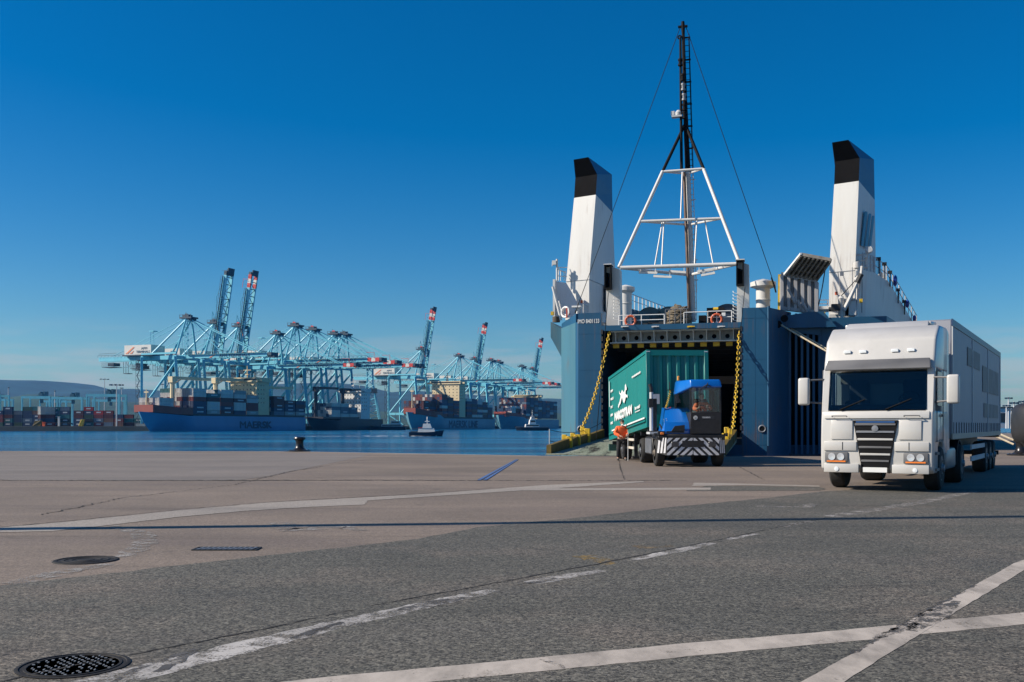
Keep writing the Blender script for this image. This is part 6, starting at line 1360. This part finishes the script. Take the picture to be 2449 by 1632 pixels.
# yard stacks at the left: five high, some seen end on
rnd = random.Random(21)
yard = [(-16, 4, 's'), (7, 5, 's'), (31, 4, 's'), (54, 5, 's'), (77, 5, 's'), (97, 5, 'e'), (107, 3, 's'), (120, 5, 's'), (144, 5, 's'), (176, 4, 's'), (200, 5, 's'), (224, 4, 's'), (248, 4, 's'), (272, 3, 's'), (296, 3, 's'), (319, 2, 's')]
pal = ['dark blue', 'blue grey', 'maroon', 'dark blue', 'blue grey', 'black', 'dark green', 'dark red', 'dark blue', 'teal', 'brown']
for ci, (px, hgt, kind) in enumerate(yard):
    Y = 660+rnd.uniform(-3, 10); x = (px-CX)*Y/F
    for k in range(hgt):
        col = rnd.choice(pal)
        if px == 200 and k == 4: col = 'bright red'
        if px == 224 and k >= 2: col = ('dark red', 'bright red')[k-2]
        if px == 176: col = ('dark blue', 'dark blue', 'maroon', 'maroon')[k]
        if px == 120: col = ('bright red', 'maroon', 'teal', 'blue grey', 'teal')[k]
        if kind == 'e': col = ('blue grey', 'dark blue', 'maroon', 'light grey', 'light grey')[k]
        put_box((x, Y, 1.03+k*2.6), 0 if kind != 'e' else R(68), col, 6.06 if kind != 'e' else 12.19, f'{col} container, {words[k]} layer of the {("leftmost","second","third","fourth","fifth","sixth","seventh","eighth","ninth","tenth","eleventh","twelfth","thirteenth","fourteenth","fifteenth","sixteenth")[ci]} left-yard stack', 'containers stacked in the yard on the left', rnd.random() < .45)
for i in range(16):
    px = 90+i*3.4+(130 if i > 6 else 0); Y = 690+i*1.5; col = rnd.choice(['light grey', 'white', 'grey', 'brown'])
    put_box(((px*1.0-CX)*Y/F, Y, 1.03+2.6*(4 if i <= 6 else 3)), R(80), col, 6.06, f'pale container end above the {("left","right")[i > 6]} dark yard stacks, {(("first","second","third","fourth","fifth","sixth","seventh","eighth","ninth")[i if i <= 6 else i-7])} from the left', 'pale container ends above the left yard')
# ---------------------------------------------------------------- container ships
m_cream = M('cream_paint', (.68, .55, .33), .6, var=.06, scale=.1, dirt=.2)
m_cwhite = M('ship_white', (.7, .69, .66), .6, var=.06, scale=.1, dirt=.25)
m_bluehull = M('light_blue_hull', (.05, .22, .4), .45, var=.1, scale=.05, dirt=.2, dcol=(.02, .08, .2), streak=(1, 1, .3))
m_tealhull = M('grey_blue_hull', (.1, .27, .36), .5, var=.1, scale=.05, dirt=.3, dcol=(.06, .12, .18))
m_blackhull = M('black_hull', (.012, .014, .025), .5, var=.3, scale=.05)
m_redcoam = M('red_brown_coaming', (.25, .05, .035), .6, var=.15, scale=.2)
m_win = M('far_window', (.015, .02, .03), .2)
def hull(L, Bm, zd, zb, mat, parent, bowlen=26, rake=9):
    st = [(0, 0, zb), (.12, .25, zb-.3), (.3, .52, zb-.9), (.6, .8, zb-1.6), (1, 1, zb-2.4), (1.25, 1, zd), (3, 1, zd), (99, .92, zd)]
    rows = []
    for fx, w, z in st:
        x = L if fx == 99 else fx*bowlen; hb = Bm/2*w; hw_ = Bm/2*(max(0, (w-.0))**1.9 if fx < 1.3 else w)
        xw = min(L, x+rake*max(0, 1-fx/1.3))
        ring = [(x, -hb, z), (xw*.4+x*.6, -(hb*.5+hw_*.5), z*.45+WATER*.55), (xw, -hw_, WATER), (xw, -hw_*.9, WATER-3), (xw, hw_*.9, WATER-3), (xw, hw_, WATER), (xw*.4+x*.6, hb*.5+hw_*.5, z*.45+WATER*.55), (x, hb, z)]
        rows.append(ring)
    e = MB(); vs = [p for r_ in rows for p in r_]; m = len(rows)
    e.add(vs, [(i*8+k, i*8+(k+1) % 8, (i+1)*8+(k+1) % 8, (i+1)*8+k) for i in range(m-1) for k in range(8)]+[tuple(range((m-1)*8, m*8))])
    return e.build('hull', mat, parent)
def super_(parent, x0, x1, Bm, z0, z1, mat, wings=True, floors=5):
    e = MB(); e.box(x0, x1, -Bm*.36, Bm*.36, z0, z1-3); e.build('deckhouse', mat, parent, smooth=False)
    e = MB(); e.box(x0-1, x1+.5, -Bm*.4, Bm*.4, z1-3, z1); e.build('bridge', mat, parent, smooth=False)
    if wings:
        for s in (-1, 1): e = MB(); e.box(x0, x0+4, s*Bm*.4 if s > 0 else -Bm*.5, Bm*.5 if s > 0 else -Bm*.4, z1-2.6, z1-1.2); e.build('bridge_wing', mat, parent, smooth=False)
    e = MB(); e.box(x0-1.06, x0-1.0, -Bm*.38, Bm*.38, z1-1.9, z1-.8); e.build('bridge_windows', m_win, parent)
    for f in range(floors):
        z = z1-5.6-f*2.9
        if z < z0+1: break
        for j in range(7):
            y = -Bm*.3+j*Bm*.1; e = MB(); e.box(x0-.06, x0+.02, y-.35, y+.35, z, z+.9); e.build('window', m_win, parent, smooth=False)
        for j in range(3):
            x = x0+2+j*3
            if x < x1-1: e = MB(); e.box(x-.4, x+.4, -Bm*.36-.05, -Bm*.36, z, z+.9); e.build('window', m_win, parent, smooth=False)
    e = MB(); e.tube((x0+4, 0, z1), (x0+4, 0, z1+8), .35, 6); e.box(x0+3.8, x0+4.2, -3, 3, z1+5, z1+5.4); e.box(x0+3, x0+5, -1, 1, z1+2, z1+2.6); e.tube((x0+7, -4, z1), (x0+7, -4, z1+4), .2, 5); e.build('radar_mast', mat, parent)
    e = MB(); e.box(x1+1, x1+6, -3.5, 3.5, z0, z1-1); e.build('funnel', mat, parent)
def deckcrane(parent, x, y, z0, z1, jib, mat):
    e = MB(); e.loft([((x, y, z0), 1.5), ((x, y, z1), 1.3)], 8); e.box(x-2, x+2, y-1.6, y+1.6, z1-3, z1+.5); e.build('crane_pedestal', mat, parent, smooth=False)
    e = MB(); e.bar((x, y-1, z1-.2), (x+jib, y-1, z1+.2), .6, 1.8); e.bar((x, y+1, z1-.2), (x+jib, y+1, z1+.2), .6, 1.8); e.bar((x+1, y, z1-4), (x+8, y, z1-.6), .6, .6)
    for i in range(8): e.box(x+2+i*(jib-3)/8, x+2.4+i*(jib-3)/8, y-1, y+1, z1-.3, z1+.2)
    e.build('crane_jib', mat, parent, smooth=False)
def ship(name, lab, s_bow, L, Bm, zd, zb, hmat, off=15, bowlen=26):
    P0 = Vector((-189, 641, 0))+QD*s_bow; o = tag(empty(name, P0, math.atan2(QD.y, QD.x)), lab, 'ship'); hull(L, Bm, zd, zb, hmat, o, bowlen)
    return o, Matrix.Translation(P0) @ Matrix.Rotation(math.atan2(QD.y, QD.x), 4, 'Z')
def foremast(o, x, z, h, mat):
    e = MB(); e.loft([((x, 0, z), .6), ((x, 0, z+h), .35)], 6); e.tube((x+3, -2, z), (x, 0, z+h*.6), .25, 5); e.tube((x+3, 2, z), (x, 0, z+h*.6), .25, 5); e.box(x-.3, x+.3, -1.6, 1.6, z+h*.85, z+h*.9); e.build('foremast', mat, o)
def load(o, Mx, x0, nb, pitch, rows, ybase, tiers, z0, pal, lab, grp, Lc=12.19, skip=(), lblp=.5, maxn=999):
    rot = math.atan2(QD.y, QD.x); prev = 0; half = rows*2.5/2; cnt = 0
    for b in range(nb):
        T = tiers[b] if b < len(tiers) else tiers[-1]; x = x0+b*pitch
        for r_ in range(rows):
            for k in range(T):
                near = r_ == 0; front = k >= prev or b == 0 or b in skip
                if not (near or front or k == T-1 and rnd.random() < .0): continue
                col = rnd.choice(pal[min(k, len(pal)-1)] if isinstance(pal[0], list) else pal)
                p = Mx @ Vector((x, -half+r_*2.5, z0+k*2.6)); cnt += 1
                if NB[0] < 296: put_box(p, rot, col, Lc, lab(col, k, T, near, b)+('' if near else ', '+words_r[r_].replace('from the near side', 'row in')), grp, near and rnd.random() < lblp)
                else: stuff_boxes.append((p, rot, col, Lc))
        prev = T if b not in skip else 0
    return cnt
# ship 1, bright blue
o1, M1 = ship('container_ship', 'long bright blue container ship loaded with mixed containers, cream superstructure and MAERSK on the side', -71, 150, 29, 7.3, 9.6, m_bluehull)
e = MB(); e.prism([(3.5, -7, 9.3), (3.5, 7, 9.3), (20, 13.6, 8), (30, 13.8, 8), (30, -13.8, 8), (20, -13.6, 8)], (0, 0, 4.2)); e.build('breakwater', m_redcoam, o1, smooth=False)
e = MB(); e.box(30, 148, -13.9, 13.9, 7.3, 8.5); e.build('hatch_coaming', m_dark, o1, smooth=False)
foremast(o1, 6, 9.6, 13, m_cream)
place_text('lettering', 'MAERSK', 4.3, (74, -14.62, -.2), (1, 0, 0), (0, 0, 1), m_letter, o1, width=34, bold=.22, depth=.1)
super_(o1, 97, 111, 29, 8, 33.5, m_cream)
deckcrane(o1, 28, 0, 8, 30.5, 34, m_cream); deckcrane(o1, 68, 0, 8, 31.5, 30, m_cream); deckcrane(o1, 118, 0, 8, 28, 34, m_cream)
load(o1, M1, 8, 1, 13, 6, 0, [2], 12.6, ['light grey', 'white', 'grey', 'light grey', 'maroon'], lambda c, k, T, n_, b: f'{c} container on the bright blue bow, {words[k]} layer', 'containers on the bow of the bright blue ship')
load(o1, M1, 31.5, 5, 13.1, 10, 0, [6, 5, 6, 6, 5], 8.5, [['blue grey', 'dark blue', 'maroon', 'grey'], ['grey', 'light grey', 'dark red', 'dark blue'], ['dark blue', 'blue grey', 'light grey', 'dark red'], ['light grey', 'grey', 'white', 'dark blue', 'dark red', 'maroon'], ['light grey', 'grey', 'white', 'bright red', 'light grey', 'teal'], ['light grey', 'white', 'grey', 'teal']],
     lambda c, k, T, n_, b: f'{c} container, {words[k]} layer, {words[b] if b else "first"} bay, bright blue ship', 'containers in the forward bays of the bright blue ship')
load(o1, M1, 113.5, 3, 13, 10, 0, [5, 4, 4], 8.5, ['blue grey', 'dark blue', 'maroon', 'light grey', 'dark blue', 'grey'], lambda c, k, T, n_, b: f'{c} container, {words[k]} layer, {("first","second","last")[b]} bay behind the cream deckhouse', 'containers behind the cream superstructure')
# ship 2, black with white superstructure
o2, M2 = ship('container_ship', 'black-hulled cargo ship with white superstructure and dark deck cranes, astern of the bright blue ship', 101, 96, 22, 6.6, 7.6, m_blackhull)
super_(o2, 62, 76, 26, 6.6, 31, m_cwhite); deckcrane(o2, 12, 0, 6.6, 30, 30, m_blackhull); deckcrane(o2, 50, 0, 6.6, 30, 40, m_blackhull)
e = MB(); e.box(8, 60, -9, 9, 6.6, 8); e.build('hatch_coaming', m_blackhull, o2, smooth=False)
load(o2, M2, 20, 3, 12.8, 7, 0, [4, 4, 3], 8, ['light grey', 'white', 'light grey', 'dark blue', 'blue grey'], lambda c, k, T, n_, b: f'{c} container, {words[k]} layer, {("first","second","last")[b]} bay, black-hulled ship', 'containers on the black-hulled ship')
# ship 3, grey blue
o3, M3 = ship('container_ship', 'grey-blue container ship with tall cream block superstructure and red-brown containers, MAERSK LINE on the side', 259, 165, 32, 8.0, 13.5, m_tealhull, bowlen=34)
e = MB(); e.prism([(4, -6, 12), (4, 6, 12), (26, 15, 9), (40, 15.2, 9), (40, -15.2, 9), (26, -15, 9)], (0, 0, 5)); e.build('breakwater', m_redcoam, o3, smooth=False)
e = MB(); e.box(38, 160, -15.4, 15.4, 8, 9.5); e.build('hatch_coaming', m_dark, o3, smooth=False)
foremast(o3, 9, 13, 22, m_cream); super_(o3, 78, 92, 40, 8, 44, m_cream)
place_text('lettering', 'MAERSK LINE', 6.5, (52, -16.1, -.5), (1, 0, 0), (0, 0, 1), m_letter, o3, width=66, bold=.25, depth=.1)
redpal = ['maroon', 'dark red', 'brown', 'maroon', 'dark blue', 'light grey', 'maroon', 'dark blue']
load(o3, M3, 12, 2, 13, 8, 0, [3, 3], 16, redpal, lambda c, k, T, n_, b: f'{c} container on the grey-blue bow, {words[k]} layer, {("front","rear")[b]} bay', 'containers on the bow of the grey-blue ship')
load(o3, M3, 39, 3, 13, 12, 0, [8, 7, 6], 9.5, redpal, lambda c, k, T, n_, b: f'{c} container amidships on the grey-blue ship, layer {k+1}, {("first","second","third")[b]} bay', 'containers amidships on the grey-blue ship', lblp=.2)
load(o3, M3, 94, 5, 13, 12, 0, [7, 7, 7, 6, 5], 9.5, redpal+['dark blue', 'black'], lambda c, k, T, n_, b: f'{c} container in layer {k+1} aft on the grey-blue ship', 'containers aft on the grey-blue ship', lblp=.2)
# ship 4
o4, M4 = ship('container_ship', 'farthest container ship with orange-red bow coaming, right in front of the ferry', 468, 155, 34, 8.5, 13, m_tealhull, bowlen=34)
e = MB(); e.prism([(5, -7, 11.5), (5, 7, 11.5), (30, 15, 9), (42, 16, 9), (42, -16, 9), (30, -15, 9)], (0, 0, 5)); e.build('breakwater', M('orange_red', (.4, .07, .04), .6), o4, smooth=False)
super_(o4, 84, 98, 38, 9, 37, m_cream)
load(o4, M4, 14, 2, 13, 8, 0, [3, 3], 15, ['light grey', 'maroon', 'brown', 'white'], lambda c, k, T, n_, b: f'{c} container forward on the farthest ship', 'containers forward on the farthest ship', lblp=.2)
load(o4, M4, 42, 8, 13.2, 13, 0, [9, 9, 9, 9, 8, 8, 8, 8], 9.5, redpal+['dark blue', 'dark blue', 'blue grey'], lambda c, k, T, n_, b: f'{c} container amidships on the farthest ship', 'containers amidships on the farthest ship', lblp=.2)
# the boxes past the count: one object
if stuff_boxes:
    cols = list(box_cols); V_, F_, MI = [], [], []
    for p, rot, col, Lc in stuff_boxes:
        c_, s_ = math.cos(rot), math.sin(rot); b = len(V_)
        for x, y, z in ((0.03, 0.03, 0), (Lc-.03, 0.03, 0), (Lc-.03, 2.41, 0), (.03, 2.41, 0), (.03, .03, 2.52), (Lc-.03, .03, 2.52), (Lc-.03, 2.41, 2.52), (.03, 2.41, 2.52)): V_.append((p.x+x*c_-y*s_, p.y+x*s_+y*c_, p.z+z))
        for f in [(0,3,2,1),(4,5,6,7),(0,1,5,4),(1,2,6,5),(2,3,7,6),(3,0,4,7)]: F_.append([i+b for i in f]); MI.append(cols.index(col))
    me = bpy.data.meshes.new('distant_containers'); me.from_pydata(V_, [], F_)
    for c_ in cols: me.materials.append(box_mats[c_])
    for i, p in enumerate(me.polygons): p.material_index = MI[i]
    o = bpy.data.objects.new('distant_containers', me); COL.objects.link(o); tag(o, 'mass of small dark red and blue containers on the two farthest ships', 'containers', kind='stuff')
# yard gantry cranes at the left
def rtg():
    t = empty('yard_gantry_crane')
    for y in (0, 12):
        for x in (0, 25):
            e = MB(); e.bar((x, y, 0), (x, y, 20), 1.5 if x else 1.0, 1.4); e.build('leg', m_cr, t, smooth=False)
        e = MB(); e.bar((-.7, y, 20.7), (25.7, y, 20.7), 1.2, 1.6); e.build('top_beam', m_cr, t, smooth=False)
    for x in (0, 25): e = MB(); e.bar((x, -1, 2), (x, 13, 2), 1.2, 1.2); e.build('sill_beam', m_crd, t, smooth=False)
    e = MB(); e.box(13.5, 17, 2, 10, 21.5, 23.6); e.box(17.4, 18.6, 3, 9, 21.5, 25); e.box(14, 15, 3, 9, 23.6, 24.8); e.box(15.5, 17.5, 1, 3, 16.5, 19.5)
    for i in range(7): e.box(12.5+i*1.1, 12.6+i*1.1, 0, .1, 21.5, 23.5)
    e.box(0, 25, -.6, -.5, 22.3, 22.4); e.build('trolley', M('trolley_blue', (.05, .13, .18), .6), t, smooth=False)
    e = MB()
    for i in range(14): e.box(.5+i*1.8, .6+i*1.8, -.6, -.5, 21.4, 22.3)
    e.build('walkway_rail', m_cr, t, smooth=False); return t
rt = rtg(); KIDS[rt.name] = list(rt.children); first = True
for (px, Y, ztop, lab) in ((53, 760, 948, 'yard gantry crane with dark trolley in the left yard, left one of the middle pair'), (126, 745, 950, 'yard gantry crane in the left yard, right one of the middle pair'), (208, 700, 943, 'tallest yard gantry crane in the left yard, next to the slim lamp mast'), (222, 900, 956, 'smaller yard gantry crane standing behind the tallest one of the left yard'), (-62, 720, 944, 'yard gantry crane cut off by the left edge of the picture'), (96, 1000, 958, 'faint low yard gantry crane far behind the middle pair'), (20-70, 950, 954, 'faint yard gantry crane behind the one at the left edge')):
    o = rt if first else copy_tree(rt); first = False; sc_ = ((HY-ztop)*Y/F+EYE-1)/21.5; wantw = {208: 77, 53: 66, 126: 70}.get(px, 62)*Y/F/25
    o.location = ((px-CX)*Y/F, Y, 1.02); o.scale = (wantw, sc_, sc_); tag(o, lab, 'gantry crane', 'gantry cranes in the left yard')
# lamp masts
def lmast(px, ptop, Y, lab, n=6, w=4.5, grp='lamp masts of the terminal', base=1.02):
    h = (HY-ptop)*Y/F+EYE-base; o = tag(empty('lamp_mast', ((px-CX)*Y/F, Y, base)), lab, 'lamp mast', grp)
    e = MB(); e.loft([((0, 0, 0), .55), ((0, 0, h), .28)], 8); e.build('pole', m_lgrey, o)
    e = MB(); e.torus((0, 0, h-.6), w*.5, .12, (0, 0, 1), 10, 4)
    for i in range(n): t = i*2*math.pi/n; e.box(w*.5*math.cos(t)-.5, w*.5*math.cos(t)+.5, w*.5*math.sin(t)-.4, w*.5*math.sin(t)+.4, h-1, h-.2)
    e.build('lamp_head', m_crd, o)
lmast(250, 906, 980, 'thin lamp mast with round head standing behind the yard gantry cranes', w=8); lmast(279, 919, 640.0+14, 'stouter lamp mast with wide head in front of the tallest yard gantry crane', w=8, n=9)
lmast(388, 918, 900, 'lamp mast seen between the landside legs of the nearest quay crane', w=6); lmast(291, 927, 900, 'short thin lamp mast just right of the stout one', w=2, n=2)
lmast(20, 926, 800, 'thin pole standing on the yard crane at the left edge', w=.6, n=1); lmast(131, 934, 800, 'thin pole between the middle pair of yard gantry cranes', w=.6, n=1)
for i, (px, pt) in enumerate(((2425, 961), (2446, 958), (2419, 978), (2407, 968), (2412, 950))):
    lmast(px, pt, 420+i*25, 'thin distant light pole beside the black mirror, '+('taller of the near pair', 'partly cut by the mirror', 'shortest of them', 'leftmost behind the lorry', 'second from the lorry')[i], w=3, n=3, grp='light poles beyond the right quay', base=0)
# far building on the right quay
o = tag(empty('port_building', ((2418-CX)*520/F, 520, 0)), 'low grey port building with dark windows seen between the lorry and the mirror', 'building')
e = MB(); e.box(-8, 30, 0, 14, 0, 10.5); e.build('wall', m_lgrey, o); e = MB(); e.box(-8.4, 30.4, -.4, 14.4, 10.5, 11.2); e.build('roof', m_dark, o)
for i in range(6): e = MB(); e.box(-6+i*6, -3+i*6, -.08, 0, 3, 8); e.build('window', m_win, o)
ea = tag(empty('shore_tower', ((885-CX)*905/F, 905, 1)), 'grey-blue lattice tower rising between the black ship and the next crane', 'lattice tower')
e = MB()
for sx_ in (-1, 1):
    for sy_ in (-1, 1): e.tube((sx_*10, sy_*6, 0), (sx_*2.6, sy_*2.4, 38), .6, 5); e.tube((sx_*2.6, sy_*2.4, 38), (sx_*2.4, sy_*2.2, 57), .5, 5)
for k in range(9): z = 4+k*5.6; w0 = 10-7.4*min(1, z/38); e.tube((-w0, -3, z), (w0, -3, z+5), .35, 4); e.tube((w0, -3, z), (-w0, -3, z+5), .3, 4)
e.build('lattice', m_cr, ea)
for b6 in ((-6, 6, 30, 34), (-5, 5, 52, 54), (-14, 6, 56, 61)): e = MB(); e.box(b6[0], b6[1], -4, 4, b6[2], b6[3]); e.build('platform', m_crd, ea)
# rubble and small things on the left quay edge
e = MB(); rnd = random.Random(5)
for (px, w, h, name, mat, lab) in ((78, 5, 3.6, 'yellow_trailer', m_yellowdirty, 'small yellow tilted frame on the edge of the left quay'), (188, 2.2, 4.4, 'yellow_trailer', m_yellow, 'bright yellow barrier in front of the dark stacks of the left quay'), (138, 1.1, 6, 'marker_post', m_crw, 'pale marker post at the edge of the left quay'), (101, 1.6, 2.4, 'orange_cabin', m_orange, 'tiny orange box on the edge of the left quay')):
    o = tag(empty(name, ((px-CX)*644/F, 644, 1.01)), lab, name.replace('_', ' ')); a = MB()
    if name == 'yellow_trailer': a.prism([(0, 0, 0), (w, 0, 0), (w+1, 0, h), (1.2, 0, h)], (0, 2, 0)); a.tube((0, 0, .4), (w, 0, h), .2, 5)
    else: a.box(0, w, 0, 1, 0, h); a.box(-.2, w+.2, -.2, 1.2, h, h+.3)
    a.build('body', mat, o)
# ---------------------------------------------------------------- small boats
def boat(name, lab, px, Y, L, hz, hullm, topm, rz, tiers, seed):
    o = tag(empty(name, ((px-CX)*Y/F, Y, WATER), rz), lab, 'boat')
    e = MB(); rows = []
    for fx, w, z in ((0, .0, hz*1.5), (.08, .35, hz*1.35), (.22, .8, hz*1.15), (.45, 1, hz), (.8, 1, hz*.95), (1, .85, hz)):
        x = fx*L; hb = L*.14*w; rows.append([(x, -hb, z), (x+(1-fx)*L*.06, -hb*.7, -.3), (x+(1-fx)*L*.06, hb*.7, -.3), (x, hb, z)])
    vs = [p for r_ in rows for p in r_]; e.add(vs, [(i*4+k, i*4+(k+1) % 4, (i+1)*4+(k+1) % 4, (i+1)*4+k) for i in range(5) for k in range(4)]+[(20, 21, 22, 23)]); e.build('hull', hullm, o)
    z = hz
    for i, (x0, x1, h) in enumerate(tiers):
        e = MB(); e.hexa([(x0*L, -L*.09, z), (x1*L, -L*.09, z), (x1*L, L*.09, z), (x0*L, L*.09, z), (x0*L+.5, -L*.08, z+h), (x1*L-.3, -L*.08, z+h), (x1*L-.3, L*.08, z+h), (x0*L+.5, L*.08, z+h)]); e.build('wheelhouse' if i == len(tiers)-1 else 'cabin', topm, o)
        e = MB(); e.box(x0*L+1, x1*L-.6, -L*.09-.03, -L*.089, z+h*.45, z+h*.8); e.build('window_band', m_win, o); z += h
    e = MB(); xm = (tiers[-1][0]+tiers[-1][1])/2*L; e.tube((xm, 0, z), (xm, 0, z+L*.2), .15, 5); e.box(xm-.1, xm+.1, -1, 1, z+L*.12, z+L*.13); e.box(xm-.8, xm+.8, -.3, .3, z+.6, z+.9); e.build('mast', topm, o)
    e = MB(); e.path([(L*.06+i*(L*.9)/10, -L*.13*min(1, .3+i*.2), hz*1.35 if i < 2 else hz+1.1) for i in range(11)], .06, 4); e.path([(L*.02+i*(L*.95)/12, -L*.142*min(1, .1+i*.22), hz*1.1) for i in range(13)], .22, 5); e.build('rail', m_crd, o)
    return o
boat('pilot_boat', 'fast dark-hulled pilot boat with red and white cabin crossing in front of the grey-blue ship', 1062, 330, 11.5, 1.4, m_navy, m_cwhite, R(180), [(.25, .75, 1.3), (.35, .62, 1.5)], 1)
e = MB(); o = [x for x in bpy.data.objects if x.name.startswith('pilot_boat')][0]; e.box(3.2, 8.2, -1.07, -1.02, 1.75, 2.0); e.box(6.5, 8.5, -1.0, 1.0, 2.7, 2.95); e.build('red_band', m_red, o)
boat('tugboat', 'small black tugboat with white wheelhouse lying in front of the farthest ship', 1231, 700, 24, 2.1, m_blackhull, m_cwhite, R(8), [(.3, .72, 2.4), (.42, .62, 3.2), (.46, .58, 2.0)], 2)
boat('workboat', 'small grey and white workboat moored by the bow of the grey-blue ship', 882, 800, 30, 2.4, m_navy, m_cwhite, R(-4), [(.35, .9, 2.2), (.6, .85, 2.6)], 3)
# white wake of the pilot boat
m_foam, nt, n, l, pp = new_mat('wake_foam'); tc = n.new('ShaderNodeNewGeometry').outputs['Position']
pp.inputs['Base Color'].default_value = (.75, .78, .8, 1); a_ = ramp(n, l, noise(n, l, tc, .9, 6, .7, (.5, 1, 1)), [(.45, 0), (.62, 1)]); l.new(a_, pp.inputs['Alpha'])
e = MB(); X0 = (1045-CX)*330/F; vs = []; N = 30
for i in range(N+1):
    x = X0-i*1.5; h = .3*(1-i/N)*(.6+.4*math.sin(i*1.7)); w = .4+i*.05
    vs += [(x, 329-w, WATER+.03), (x, 329, WATER+.06+h), (x, 329+w, WATER+.03)]
e.add(vs, [(i*3+k, i*3+k+1, (i+1)*3+k+1, (i+1)*3+k) for i in range(N) for k in range(2)]); o = e.build('wake', m_foam); tag(o, 'white foaming wake behind the pilot boat', 'wake', kind='stuff')
# ---------------------------------------------------------------- haze
m_hz = bpy.data.materials.new('haze_air'); m_hz.use_nodes = True; n = m_hz.node_tree.nodes; l = m_hz.node_tree.links
n.remove(n['Principled BSDF']); v_ = n.new('ShaderNodeVolumePrincipled'); v_.inputs['Color'].default_value = (.08, .42, 1, 1); v_.inputs['Density'].default_value = .00005; v_.inputs['Anisotropy'].default_value = .2
l.new(v_.outputs[0], n['Material Output'].inputs['Volume'])
e = MB(); e.box(-9800, 9800, -300, 6200, -9.5, 265); o = e.build('haze', m_hz, smooth=False); tag(o, 'pale blue haze of the air over the harbour', 'haze', kind='stuff')
